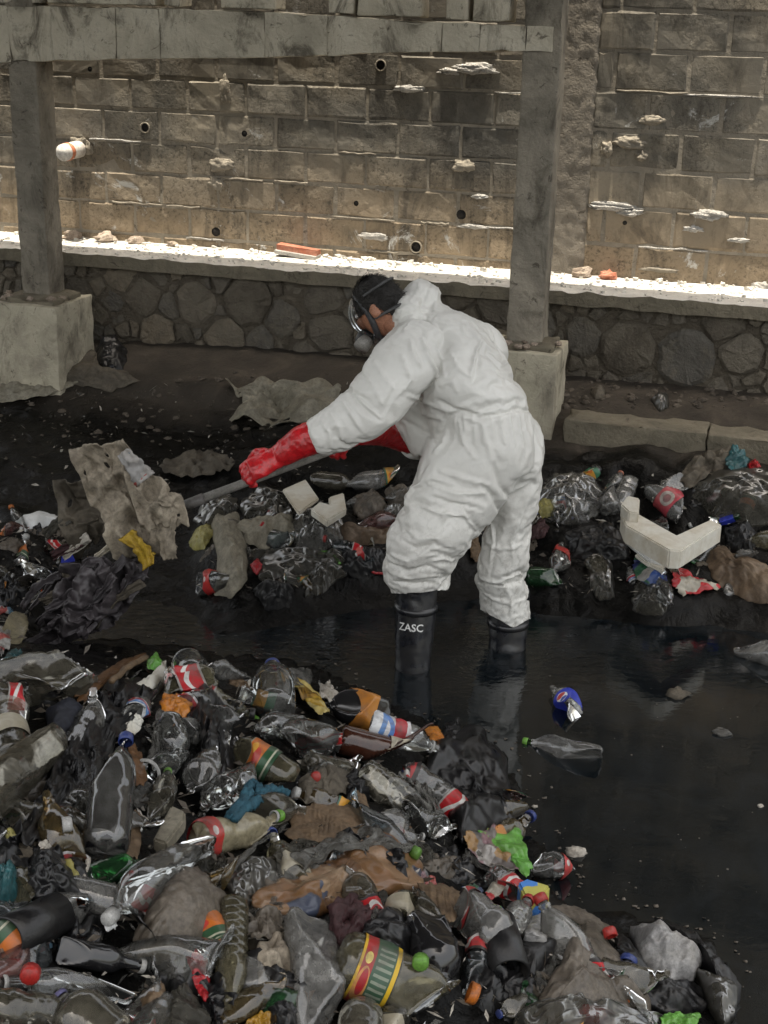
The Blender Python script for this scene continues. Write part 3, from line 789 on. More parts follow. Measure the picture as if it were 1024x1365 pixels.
# trunk, sleeves, trouser legs, hood thrown back: one skin
SIDE = RGT
trunk = limb([(650, 606, 5.10, .19, .17), (650, 583, 5.09, .222, .185), (634, 545, 5.10, .215, .18), (612, 502, 5.14, .222, .18), (592, 465, 5.20, .20, .165), (572, 440, 5.25, .15, .12), (556, 424, 5.27, .10, .09)], 26)
hips_l = ellipsoid(Pp(626, 612, 5.02), (.17, .17, .16)); hips_r = ellipsoid(Pp(682, 600, 5.15), (.125, .16, .17))
bell = limb([(556, 520, 5.18, .10), (572, 555, 5.2, .12), (592, 585, 5.16, .12)], 18)
leg_l = limb([(630, 606, 5.03, .175), (604, 655, 4.98, .165), (583, 695, 4.94, .15), (566, 725, 4.92, .138), (558, 752, 4.93, .128), (559, 776, 4.94, .118), (560, 794, 4.95, .104), (560, 810, 4.95, .09)], 24)
leg_r = limb([(679, 606, 5.15, .135), (681, 655, 5.13, .118), (676, 700, 5.10, .1), (671, 745, 5.10, .104), (670, 780, 5.12, .098), (673, 806, 5.13, .1), (674, 825, 5.14, .102), (675, 848, 5.14, .102)], 24)
arm_l = limb([(566, 462, 5.10, .125), (535, 488, 4.99, .118), (508, 520, 4.92, .104), (484, 545, 4.88, .096), (456, 566, 4.86, .086), (430, 580, 4.85, .078), (419, 585, 4.85, .072)], 20)
arm_r = limb([(628, 468, 5.40, .135), (612, 505, 5.50, .11), (580, 556, 5.54, .09), (560, 584, 5.48, .078)], 18)
sho_r = ellipsoid(Pp(632, 470, 5.36), (.13, .15, .125))
yoke = limb([(556, 452, 5.22, .11, .1), (600, 450, 5.28, .12, .1), (634, 462, 5.34, .12, .1)], 18)
cuff_r = limb([(566, 582, 5.50, .08), (548, 588, 5.42, .062)], 18)
hood = limb([(556, 430, 5.25, .115, .10), (553, 414, 5.26, .105, .085), (560, 398, 5.27, .085, .07), (570, 386, 5.28, .062, .06), (574, 380, 5.28, .05, .05)], 20)
collar = join(ellipsoid(Pp(536, 430, 5.22), (.075, .1, .07)), ellipsoid(Pp(543, 417, 5.17), (.07, .075, .07)))
V, F = remeshed(*join(trunk, hips_l, hips_r, bell, leg_l, leg_r, arm_l, arm_r, cuff_r, hood, collar, sho_r, yoke), .0105, 9, .5)
# folds: strokes drawn where the photograph shows them, pressed into the cloth along its normals
N = vnormals(V, F)
def strokes(V, N, L):
    px, py, dd = to_px(V); face = (N * (CAM - V)).sum(1) > 0
    D = np.zeros(len(V))
    for (pl, wd, amp) in L:
        pl = np.array(pl, float); q = np.stack([px, py], -1); best = np.full(len(V), 1e9)
        for i in range(len(pl) - 1):
            a, b = pl[i], pl[i + 1]; ab = b - a; t = np.clip(((q - a) @ ab) / (ab @ ab), 0, 1)
            e = np.linalg.norm(q - a - t[:, None] * ab, axis=1)
            gl = (i + t) / (len(pl) - 1); tp = .3 + .5 * np.sin(np.pi * np.clip(gl, .02, .98)) ** .6
            best = np.minimum(best, e / tp)
        D += np.where(face, amp * (1.15 * np.exp(-np.abs(best / (.95 * wd)) ** 1.25) - .4 * np.exp(-(best / (2.3 * wd)) ** 2)), 0)
    return D
FOLDS = [
    # back
    ([(545, 452), (549, 470), (557, 486)], 4, .022), ([(562, 450), (567, 472), (577, 490), (580, 500)], 4, .024), ([(580, 455), (590, 480), (594, 500)], 4, .016),
    ([(535, 470), (540, 488), (545, 500)], 4, .02), ([(602, 470), (612, 490), (628, 500)], 4, .014), ([(640, 455), (632, 480), (628, 505)], 5, .014),
    ([(655, 470), (668, 485), (676, 478)], 4, .012), ([(590, 512), (604, 505), (612, 520)], 4, .014), ([(585, 530), (610, 545), (645, 552)], 5, -.012),
    ([(535, 520), (570, 535), (605, 548), (640, 562)], 4, .012), ([(540, 555), (575, 575), (595, 590)], 5, -.014), ([(545, 535), (560, 548), (590, 556)], 5, .01),
    # waist elastic gathers
    ([(592, 566), (600, 552), (618, 550), (640, 556), (665, 553), (690, 545), (705, 548)], 5, -.02),
    *[([(606 + 12 * i, 552 - .5 * i), (609 + 12 * i, 574), (606 + 13 * i, 590)], 2.6, .012) for i in range(8)],
    ([(598, 572), (592, 590), (584, 600)], 4, .02), ([(612, 560), (618, 585), (632, 605)], 4, .018), ([(640, 560), (650, 590), (655, 615)], 4, .012),
    # sleeve
    ([(500, 478), (512, 496), (522, 512)], 4, .018), ([(486, 492), (500, 510), (508, 530)], 4, .014), ([(470, 520), (490, 535), (505, 548)], 4, .014), ([(455, 535), (470, 552), (482, 568)], 4, .014),
    ([(440, 552), (452, 568), (458, 586)], 3.5, .016), ([(428, 560), (438, 575), (442, 596)], 3.5, .014), ([(530, 500), (520, 520), (508, 545)], 4, -.014), ([(545, 500), (538, 512), (526, 522)], 3, .016),
    # seat and thigh
    ([(655, 612), (662, 640), (672, 655)], 5, -.022), ([(640, 640), (655, 655), (660, 672)], 5, -.024), ([(575, 640), (610, 652), (645, 650)], 4, .013), ([(570, 652), (600, 664), (640, 672)], 4, -.012),
    ([(560, 668), (590, 680), (625, 684)], 4, .012), ([(655, 660), (680, 650), (700, 640)], 4, .012), ([(590, 622), (620, 632), (650, 640)], 4, .012), ([(580, 632), (610, 640)], 3, .01),
    ([(602, 668), (590, 690), (580, 702)], 3, .012), ([(612, 672), (624, 690), (636, 702)], 3, .012), ([(648, 690), (656, 720), (655, 750)], 4, .014),
    # knee and shin bunching, image left leg
    ([(525, 735), (545, 742), (565, 735), (590, 738)], 3.5, .018), ([(522, 748), (545, 757), (570, 752), (592, 760)], 3.5, -.015), ([(524, 760), (548, 768), (575, 765), (590, 768)], 3.5, .018),
    ([(528, 772), (550, 779), (575, 776), (588, 782)], 3, -.012), ([(545, 700), (560, 712), (585, 712)], 4, .012), ([(535, 712), (555, 724), (580, 722), (605, 728)], 4, -.014), ([(560, 735), (575, 728), (600, 722)], 3, .014),
    ([(575, 745), (590, 742), (602, 745)], 4, .02),
    # right leg
    ([(646, 720), (665, 728), (700, 722)], 4, .01), ([(640, 765), (665, 772), (695, 765), (702, 768)], 3.5, .016), ([(642, 775), (668, 781), (700, 776)], 3.5, -.012), ([(668, 770), (680, 795), (682, 825)], 3, .012),
    ([(645, 790), (660, 800), (684, 806), (702, 796)], 3, .01), ([(655, 700), (660, 735), (656, 765)], 3, -.012), ([(690, 690), (682, 715), (684, 745)], 4, .01), ([(700, 660), (690, 690), (675, 700)], 4, .01),
    # hood
    ([(575, 376), (566, 395), (562, 412), (570, 425)], 4, -.016), ([(583, 384), (580, 402), (578, 418)], 4, .014), ([(528, 415), (545, 406), (560, 408)], 3, .012), ([(523, 432), (540, 420), (560, 416), (582, 416)], 3, -.012), ([(560, 376), (556, 392), (545, 402)], 3, .01),
]
D = strokes(V, N, FOLDS)
# finer random creasing of a papery cloth
a = creases(V * np.array([4, 4, 7]), 5, 4); b = creases(V * np.array([9, 9, 15]), 15, 3)
c3 = crumple(V * np.array([8, 8, 11]), 9); c4 = crumple(V * np.array([19, 19, 26]), 19)
D = D * .75 + .003 * a
V = V + N * D[:, None]
def buckle(V, F, wt, frames=18, grow=.085, bend=1.5, grav=.05, mass=.15):
    """let a skin buckle as cloth: slightly too much fabric, held to its shape by the weights"""
    o = mesh('scratch', V, F); vg = o.vertex_groups.new(name='pin')
    for i, q in enumerate(np.clip(wt, 0, 1)): vg.add([i], float(q), 'REPLACE')
    md = o.modifiers.new('c', 'CLOTH'); cs = md.settings; cs.quality = 3; cs.mass = mass; cs.air_damping = 2
    cs.tension_stiffness = cs.compression_stiffness = 25; cs.shear_stiffness = 8; cs.bending_stiffness = bend; cs.tension_damping = cs.compression_damping = 8; cs.bending_damping = .6
    cs.vertex_group_mass = 'pin'; cs.pin_stiffness = 1.0; cs.shrink_min = cs.shrink_max = -grow; cs.effector_weights.gravity = grav
    md.collision_settings.use_collision = False; md.collision_settings.use_self_collision = False
    md.point_cache.frame_start = 1; md.point_cache.frame_end = frames + 2
    S.frame_start, S.frame_end = 1, frames + 2
    for f in range(1, frames + 1): S.frame_set(f); o.evaluated_get(bpy.context.evaluated_depsgraph_get())
    me = evald(o); P = np.empty(len(V) * 3); me.vertices.foreach_get('co', P)
    om = o.data; bpy.data.objects.remove(o); bpy.data.meshes.remove(om); bpy.data.meshes.remove(me); S.frame_set(1)
    return P.reshape(-1, 3)
x, y, _ = to_px(V)
V = buckle(V, F, frames=14, wt=np.clip(.045 + .4 * sstep(470, 425, x) + .5 * sstep(445, 415, y) + .25 * np.exp(-((y - 555) / 16) ** 2) * (x > 590) + .12 * sstep(470, 445, y) + .3 * sstep(770, 800, y), 0, .8))

# open trouser ends: cut the skin along the hems the photograph shows
qx, qy, _ = to_px(V)
lim = np.where(qx < 625, 791 - 5 * sstep(555, 592, qx), 837 - 20 * np.abs(qx - 684) / 36) + 1.2 * noise(V * 14, 6)
over = qy - lim; cut = over > 0
F = [f for f in F if not all(cut[i] for i in f)]
V[:, 2] += np.where(cut, np.minimum(over, 9) / px_per_m_(V), 0)
keep = np.zeros(len(V), bool)
for f in F: keep[list(f)] = True
ix = np.cumsum(keep) - 1; V = V[keep]; F = [[ix[i] for i in f] for f in F]
sui = child('coverall', V, F, M['suit'], person); md = sui.modifiers.new('t', 'SOLIDIFY'); md.thickness = .004; sui.modifiers.new('s', 'SUBSURF').render_levels = 1

# boots: tall rubber wellingtons standing in the water
def boot(px_top, py_top, Ytop, foot_px, foot_py, toe, label=None):
    base = on_z(foot_px, foot_py, 0) * [1, 1, 0] + [0, 0, -.15]; top = Pp(px_top, py_top, Ytop)
    toe = unit(np.array(toe)); st = []
    up = np.array([0, 0, 1.]); ax = top - base
    parts = [tube([base + up * .02, base + ax * .25, base + ax * .5, base + ax * .75, top, top + up * .1], [(.072, .062), (.066, .064), (.074, .07), (.08, .076), (.082, .078), (.082, .078)], 24, side=toe),
             tube([base - toe * .055 + up * .035, base + toe * .04 + up * .045, base + toe * .13 + up * .04, base + toe * .2 + up * .03], [(.05, .042), (.055, .05), (.046, .05), (.026, .03)], 18)]
    V, F = remeshed(*join(*parts), .007, 6)
    N = vnormals(V, F); D = .003 * creases(V * 9, 3, 2) + .004 * np.sin((V[:, 2] - base[2]) * 90) * np.exp(-((V[:, 2] - base[2] - .12) / .05) ** 2)
    o = child('boot', V + N * D[:, None], F, M['boot'], person)
    # sole rim and top band
    for z0, k in ((.86, 1.09),):
        c = base + ax * z0
        Vr, Fr = tube([c - up * .012, c + up * .012], .083 * k * .96, 24); child('boot_band', Vr, Fr, M['boot'], o)
    return o, base, ax
b1, base1, ax1 = boot(556, 786, 4.95, 549, 893, (-.75, -.35, 0))
b2, base2, ax2 = boot(678, 815, 5.14, 677, 866, (-.7, .1, 0))
# white lettering moulded on the shaft of the nearer boot
def lettering(txt, size, m, par, P, right, up, name='lettering', wrap=None):
    cu = bpy.data.curves.new('scratch', 'FONT'); cu.body = txt; cu.size = size; cu.align_x = 'CENTER'; cu.align_y = 'CENTER'; cu.extrude = .0006; cu.resolution_u = 3; cu.offset = size * .012
    o = bpy.data.objects.new('scratch', cu); COL.objects.link(o); me = evald(o); bpy.data.objects.remove(o)
    n = len(me.vertices); q = np.empty(n * 3); me.vertices.foreach_get('co', q); q = q.reshape(-1, 3)
    F = [tuple(p.vertices) for p in me.polygons]; nr = np.cross(right, up)
    if wrap:
        a = q[:, 0] / wrap; V = P + np.outer(np.sin(a) * wrap, right) + np.outer(q[:, 1], up) + np.outer((np.cos(a) - 1) * wrap + q[:, 2], nr)
    else: V = P + np.outer(q[:, 0], right) + np.outer(q[:, 1], up) + np.outer(q[:, 2], nr)
    return child(name, V, F, m, par, smooth=False)
axu = unit(ax1); tc = base1 + ax1 * .74; tow = unit((CAM - tc) * [1, 1, 0]); tow = unit(tow + .22 * -RGT); rr_ = unit(np.cross(axu, tow)); lettering('ZASC', .042, M['print'], b1, tc + tow * .0835 + axu * .0, rr_, axu, wrap=.082)

# head with hair, ear and a full-face respirator
hc = Pp(507, 408, 5.20)
fdir = unit(np.array([-.74, .36, -.57])); hup = unit(np.array([-.5, .2, .85]) - fdir * (np.array([-.5, .2, .85]) @ fdir)); hr = np.cross(fdir, hup)   # face, crown, wearer's right
HA = np.array([hr, fdir, hup])
def H(x, y, z): return hc + hr * x + fdir * y + hup * z
V, F = ellipsoid((0, 0, 0), (1, 1, 1), 32, 24)
def skull(V):
    s = V * np.array([.078, .098, .112]); low = np.clip(-s[:, 2] / .112, 0, 1)
    s[:, 0] *= 1 - .28 * low; s[:, 1] += .018 * low * (s[:, 1] > 0); s[:, 1] *= 1 - .1 * low * (s[:, 1] < 0); return s
hd = child('head', hc + skull(V) @ HA, F, M['skin'], person)
sk = skull(V * 1.0)
hs_ = sk * 1.075; keep = np.array([all((sk[i][2] > -.005 - 1.6 * max(0, -sk[i][1] - .005) and sk[i][1] < .078) for i in f) for f in F])
hv = hs_ + .006 * creases(hs_ * 40, 3, 2)[:, None] * unit(np.array([0, 0, 1]))
hF = [f for f, k in zip(F, keep) if k]; parts = [(hc + hv @ HA, hF)]; g = np.random.default_rng(2)
for _ in range(1300):                                   # short uneven locks lying back over the scalp
    f = hF[g.integers(len(hF))]; p = hv[list(f)].mean(0) + g.normal(size=3) * .004; n_ = unit(p); d = unit(np.array([g.normal() * .5, -.75 + g.normal() * .3, -.35 + g.normal() * .4])); d = unit(d - n_ * (d @ n_) + n_ * .22); e = unit(np.cross(d, n_)) * .0022; l = g.uniform(.012, .026)
    parts.append((hc + np.array([p - e, p + e, p + d * l + n_ * .001]) @ HA, [(0, 1, 2)]))
child('hair', *join(*parts), M['hair'], hd)
for sx in (-1, 1):
    V, F = ellipsoid((0, 0, 0), (.012, .02, .033), 14, 10); V = V + .004 * np.sin(V[:, 2:3] * 160); child('ear', H(sx * .082, -.012, -.012) + V @ HA, F, M['skin'], hd)
V, F = tube([H(0, -.01, -.05), H(0, -.05, -.13), Pp(545, 432, 5.24)], [.055, .058, .07], 18); child('neck', V, F, M['skin'], hd)
V, F = ellipsoid((0, 0, 0), (.012, .022, .024), 12, 8); child('nose', H(0, .108, -.02) + V @ HA, F, M['skin'], hd)
for sx in (-1, 1):
    V, F = ellipsoid((0, 0, 0), (.015, .007, .008), 12, 8); child('eye', H(sx * .03, .094, .012) + V @ HA, F, M['print'], hd)
V, F = ellipsoid((0, 0, 0), (.026, .007, .007), 12, 8); child('mouth', H(0, .106, -.06) + V @ HA, F, M['rubber_red'], hd)
mk_ = bpy.data.objects.new('respirator', None); COL.objects.link(mk_); mk_.parent = person; mk_.location = tuple(hc - wloc(person))
# rubber face seal: rounded oval ring round the face
ring = []
for k in range(28):
    a = 2 * math.pi * k / 28; x, z = .073 * math.cos(a), .098 * math.sin(a) - .01
    ring.append(H(x, .062 - 1.9 * x * x * 4, z))
V, F = tube(ring + ring[:1], .013, 10, False); child('face_seal', V, F, M['mask_rubber'], mk_)
V, F = ellipsoid((0, 0, 0), (1, 1, 1), 28, 20)
keepf = [f for f in F if all(V[i][1] > .25 for i in f)]
child('visor', hc + (V * np.array([.078, .098, .098]) + np.array([0, .045, -.004])) @ HA, keepf, M['visor'], mk_)
V, F = ellipsoid(H(0, .13, -.075), (.04, .04, .035), 18, 12, HA); child('nose_cup', V, F, M['mask_rubber'], mk_)
for sx in (-1, 1):
    V, F = tube([H(sx * .04, .10, -.085), H(sx * .06, .112, -.092), H(sx * .08, .125, -.10)], [.026, .03, .03], 20); child('filter_cartridge', V, F, M['filter'], mk_)
for zc, yb in ((.055, -.095), (-.03, -.108)):
    ks = math.sqrt(max(.05, 1 - (zc / .122) ** 2))
    arc = [H(.086 * ks * math.sin(t), .05 * math.cos(t) * (1 if math.cos(t) > 0 else 2.2 * ks), zc + .006 * (1 - math.cos(t)) * (1 if zc > 0 else -.6)) for t in np.linspace(-math.pi * .5, -math.pi * 1.5, 20)]
    V, F = tube(arc, [.0055] * 20, 8, False); child('head_strap', V, F, M['strap'], mk_)

# gloves: gauntlet, palm, thumb and four separate fingers closed on the shovel handle
HAND_A, HAND_B = Pp(470, 590, 4.98), Pp(262, 668, 4.86)         # handle from grip end to socket
hdir = unit(HAND_B - HAND_A)
def glove(wrist_chain, palm_c, finger_dir, palm_n, handle_p, sgn, seed):
    """wrist_chain: stations from elbow side to wrist; palm_n = out of the back of the hand"""
    parts = [limb(wrist_chain, 18)]
    fd = unit(finger_dir); pn = unit(palm_n - fd * (palm_n @ fd)); sd = np.cross(fd, pn) * sgn     # sd runs from little finger to index
    w0 = Pp(*wrist_chain[-1][:3])
    parts.append(tube([w0, w0 * .5 + palm_c * .5, palm_c, palm_c + fd * .035], [(.042, .032), (.046, .031), (.05, .027), (.047, .022)], 18, side=sd))
    for k, (off, ln) in enumerate(((-.036, .062), (-.012, .076), (.012, .082), (.036, .072))):
        p = palm_c + fd * .028 + sd * off; pts = [p - fd * .03, p]; d = fd.copy(); ang = 0
        for seg, bend in ((.42, 22), (.33, 48), (.25, 45)):
            ang += R(bend + (3 - k) * 3); d = fd * math.cos(ang) - pn * math.sin(ang); pts.append(pts[-1] + d * ln * seg * 1.15)
        parts.append(tube(pts, [.0125, .0135, .0128, .0118, .0095], 12))
    t0 = palm_c - fd * .045 + sd * .038; d1 = unit(fd * .7 + sd * .65 - pn * .25); d2 = unit(fd * .9 - pn * .75 + sd * .1)
    parts.append(tube([t0, t0 + d1 * .042, t0 + d1 * .042 + d2 * .034, t0 + d1 * .042 + d2 * .058], [.02, .0165, .015, .0105], 12))
    V, F = remeshed(*join(*parts), .0045, 3)
    N = vnormals(V, F); V = V + N * (.0035 * creases(V * 16, seed, 3))[:, None]
    return child('glove', V, F, M['rubber_red'], person)
lp = HAND_A + hdir * (np.linalg.norm(HAND_B - HAND_A) * .60)
glove([(428, 580, 4.85, .064), (405, 588, 4.85, .062), (388, 598, 4.85, .052), (372, 608, 4.85, .043)], Pp(345, 622, 4.83), Pp(316, 636, 4.82) - Pp(365, 612, 4.84), np.array([.25, -.55, .8]), lp, 1, 3)
rp = HAND_A + hdir * .10
glove([(552, 586, 5.42, .062), (528, 578, 5.38, .066), (500, 574, 5.28, .058), (478, 578, 5.16, .046)], Pp(462, 586, 5.08), Pp(440, 596, 5.0) - Pp(475, 582, 5.12), np.array([.1, -.2, 1.0]), rp, 1, 4)

# shovel
sh = thing('shovel', 'grey handled shovel held out in the red gloves, mud caked', 'shovel', HAND_B)
V, F = tube([HAND_A, HAND_A * .5 + HAND_B * .5, HAND_B], [.016, .0165, .018], 12); child('handle', V, F, M['handle_wood'], sh)
sd = unit(np.cross(hdir, [0, 0, 1])); bn = np.cross(sd, hdir)
V, F = tube([HAND_B - hdir * .03, HAND_B + hdir * .06], [.022, .02], 12); child('socket', V, F, M['steel'], sh)
bl = []
for j in range(10):
    t = j / 9; wd = .115 * (min(1, .75 + t) if t < .75 else math.sqrt(max(0, 1 - ((t - .75) / .27) ** 2)) * 1.0)
    for i in range(9):
        s_ = i / 4 - 1; bl.append(HAND_B + hdir * (.05 + .27 * t) + sd * wd * s_ + bn * (.028 * s_ * s_ - .012 + .03 * (t - .5) ** 2))
o = child('blade', bl, grid_faces(9, 10), M['steel'], sh)
md = o.modifiers.new('t', 'SOLIDIFY'); md.thickness = .004
# ------------------------------------------------------------------ rubbish: tools
gx = np.arange(-4.2, 4.21, .02); gy = np.arange(-1, 8.01, .02)
HG = np.maximum(height(*np.meshgrid(gx, gy)), 0)
def hfast(x, y):
    fx = np.clip((x - gx[0]) / .02, 0, len(gx) - 1.001); fy = np.clip((y - gy[0]) / .02, 0, len(gy) - 1.001)
    i, j = fx.astype(int), fy.astype(int); a, b = fx - i, fy - j
    return (HG[j, i] * (1 - a) + HG[j, i + 1] * a) * (1 - b) + (HG[j + 1, i] * (1 - a) + HG[j + 1, i + 1] * a) * b
def hit(px, py, lift=0.0):
    px = np.atleast_1d(np.asarray(px, float)).ravel(); py = np.atleast_1d(np.asarray(py, float)).ravel()
    d = ray(px, py); t = np.full(px.shape, 1.2); fin = np.zeros(px.shape, bool)
    for _ in range(180):
        q = CAM + d * t[:, None]; fin |= q[:, 2] < hfast(q[:, 0], q[:, 1]) + lift
        t = np.where(fin, t, t + .05)
        if fin.all(): break
    lo, hi = t - .05, t
    for _ in range(8):
        m = (lo + hi) / 2; q = CAM + d * m[:, None]; b = q[:, 2] < hfast(q[:, 0], q[:, 1]) + lift
        hi = np.where(b, m, hi); lo = np.where(b, lo, m)
    return CAM + d * hi[:, None]
def hit1(px, py, lift=0.0): return hit([px], [py], lift)[0]
M['pet'] = film('clear_bottle_plastic', (.92, .94, .93), (.2, .196, .182), .11, .36, .06, bump=.12, ior=1.75)
M['pet_muddy'] = film('muddy_bottle_plastic', (.7, .68, .62), (.105, .096, .074), .2, .65, .12, bump=.2)
M['pet_milky'] = film('milky_bottle_plastic', (.75, .75, .72), (.27, .265, .25), .2, .55, .1, bump=.15, ior=1.7)
M['pet_blue'] = film('bluish_bottle_plastic', (.72, .84, .9), (.13, .14, .145), .08, .35, .06, bump=.12, ior=1.7)
M['pet_amber'] = film('amber_bottle_plastic', (.6, .45, .22), (.11, .085, .045), .15, .5, .08, bump=.12, ior=1.7)
M['pet_green'] = film('green_bottle_plastic', (.15, .45, .2), (.03, .09, .04), .2, .5)
M['pet_olive'] = film('olive_bottle_plastic', (.55, .52, .4), (.14, .125, .08), .25, .6)
M['pet_pink'] = film('pinkish_bottle_plastic', (.75, .5, .5), (.2, .11, .1), .1, .5)
M['pet_tan'] = dirty('clouded_tan_water', [(.19, .165, .105), (.27, .235, .155)], 7, (.15, .35), .3, 40, .004, .35, (.06, .05, .035), spec=.6)
M['pet_black'] = dirty('dark_liquid_bottle', [(.006, .006, .007), (.012, .012, .013)], 5, (.06, .2), .1, 30, .003, .12, (.05, .048, .044), spec=.7)
M['glass_brown'] = dirty('brown_glass', [(.03, .010, .006), (.045, .014, .008)], 5, (.06, .2), .1, 30, .003, .15, (.06, .05, .04), spec=.6)
for n_, c_ in (('orange', (.62, .17, .02)), ('green', (.16, .42, .05)), ('blue', (.03, .06, .25)), ('white', (.55, .55, .53)), ('red', (.5, .03, .025)), ('violet', (.15, .14, .3)), ('black', (.012, .012, .012)), ('peach', (.6, .2, .12))):
    M['cap_' + n_] = dirty(n_ + '_cap_plastic', [tuple(x * .55 for x in c_), tuple(x * .8 for x in c_)], 30, (.3, .5), .1, 90, .002, .5, (.05, .043, .034), 30)
def label_mat(name, stops, wave=None, oval=None, lines=None, tint=.72):
    """printed wrap: bands along the bottle (v), a swash, an oval emblem, small-print lines; scuffed"""
    t = NT(name); uv = t.n('ShaderNodeTexCoord').outputs['UV']; sp = t.n('ShaderNodeSeparateXYZ'); t.l(uv, sp.inputs[0]); u, v = sp.outputs[0], sp.outputs[1]
    col = t.ramp(v, stops, 'CONSTANT')
    def less(x, k): return t.math('LESS_THAN', x, k)
    if wave:
        a, f, c0, w_, cc = wave; s = t.math('SINE', t.math('MULTIPLY', u, f)); y = t.math('ADD', t.math('MULTIPLY', s, a), c0)
        col = t.mix(less(t.math('ABSOLUTE', t.math('SUBTRACT', v, y)), w_), col, cc)
    if oval:
        for (cu, cv, ru, rv, cc) in oval:
            e = t.math('ADD', t.math('POWER', t.math('DIVIDE', t.math('SUBTRACT', u, cu), ru), 2), t.math('POWER', t.math('DIVIDE', t.math('SUBTRACT', v, cv), rv), 2))
            col = t.mix(less(e, 1), col, cc)
    if lines:
        u0, u1, v0, v1, f, cc = lines
        b = t.math('MULTIPLY', t.math('MULTIPLY', t.math('GREATER_THAN', u, u0), less(u, u1)), t.math('MULTIPLY', t.math('GREATER_THAN', v, v0), less(v, v1)))
        col = t.mix(t.math('MULTIPLY', b, t.math('GREATER_THAN', t.math('SINE', t.math('MULTIPLY', u, f)), .2)), col, cc)
    c = t.coord(); rn = t.rnd(); n = t.noise(c, 16, 6, .7, .6, rn)
    col = t.mix(t.math('MULTIPLY', t.ramp(n, [(.45, 0), (.65, 1)]), tint), col, (.07, .06, .05))
    return t.done(t.bsdf(col, .35, t.bump(t.noise(c, 40, 3), .25, .004), .4))
RED, WHT = (.42, .012, .018), (.6, .58, .55)
M['lb_red'] = label_mat('red_swash_label', [(0, (.3, .28, .26)), (.08, RED), (.92, (.3, .28, .26))], (.16, 14, .5, .09, WHT), [(.5, .5, .07, .22, (.5, .12, .1))])
M['lb_redblack'] = label_mat('red_black_label', [(0, (.012, .01, .01)), (.3, RED), (.85, (.02, .015, .015))], (.2, 17, .4, .1, WHT))
M['lb_tea'] = label_mat('yellow_green_label', [(0, (.5, .3, .02)), (.07, (.28, .02, .02)), (.35, (.03, .07, .04)), (.86, (.52, .33, .02)), (.97, (.02, .02, .02))], None, [(.58, .22, .10, .16, (.45, .2, .06)), (.56, .24, .07, .10, (.3, .015, .02)), (.44, .2, .03, .09, (.55, .42, .12))], (.36, .64, .42, .82, 190, (.17, .2, .15)))
M['lb_orange'] = label_mat('plain_orange_label', [(0, (.42, .17, .03)), (.5, (.4, .15, .025))], None, None, None, .5)
M['lb_pepsi'] = label_mat('white_blue_red_label', [(0, (.62, .63, .64)), (.22, (.12, .25, .5)), (.36, (.6, .6, .62)), (.56, (.42, .03, .04)), (.9, (.62, .6, .6))], (.10, 15, .45, .07, (.1, .22, .5)))
M['lb_globe'] = label_mat('blue_globe_label', [(0, (.02, .035, .3)), (.5, (.025, .04, .34))], None, [(.5, .5, .085, .3, (.6, .6, .6)), (.5, .62, .07, .14, (.42, .05, .05)), (.5, .34, .06, .1, (.05, .08, .3))], None, .15)
M['lb_fanta'] = label_mat('orange_green_label', [(0, (.02, .06, .03)), (.12, (.4, .4, .3)), (.18, (.02, .07, .03)), (.42, (.45, .12, .02)), (.96, (.2, .2, .15))], None, [(.5, .62, .10, .16, (.42, .04, .03)), (.58, .78, .06, .1, (.5, .25, .04))])
M['lb_squash'] = label_mat('green_orange_band_label', [(0, (.02, .12, .06)), (.4, (.5, .24, .03)), (.9, (.03, .1, .06))], None, [(.48, .3, .06, .2, (.5, .4, .3)), (.55, .62, .05, .2, (.45, .12, .02))])
M['lb_cream'] = label_mat('cream_label', [(0, (.3, .27, .2)), (.5, (.33, .3, .23))], None, None, None, .4)
M['lb_pink'] = label_mat('red_badge_label', [(0, (.38, .06, .07)), (.5, (.4, .05, .07))], None, [(.5, .5, .09, .36, (.38, .34, .3)), (.5, .5, .05, .2, (.25, .12, .12))])
M['lb_redcap'] = label_mat('plain_red_label', [(0, (.42, .03, .03)), (.5, (.45, .035, .03))], None, [(.45, .4, .04, .2, (.5, .45, .42))])
M['lb_frame'] = label_mat('torn_paper_frame', [(0, (.38, .34, .26)), (.1, (.4, .36, .28))], None, [(.5, .5, .05, .38, (.03, .012, .008))])

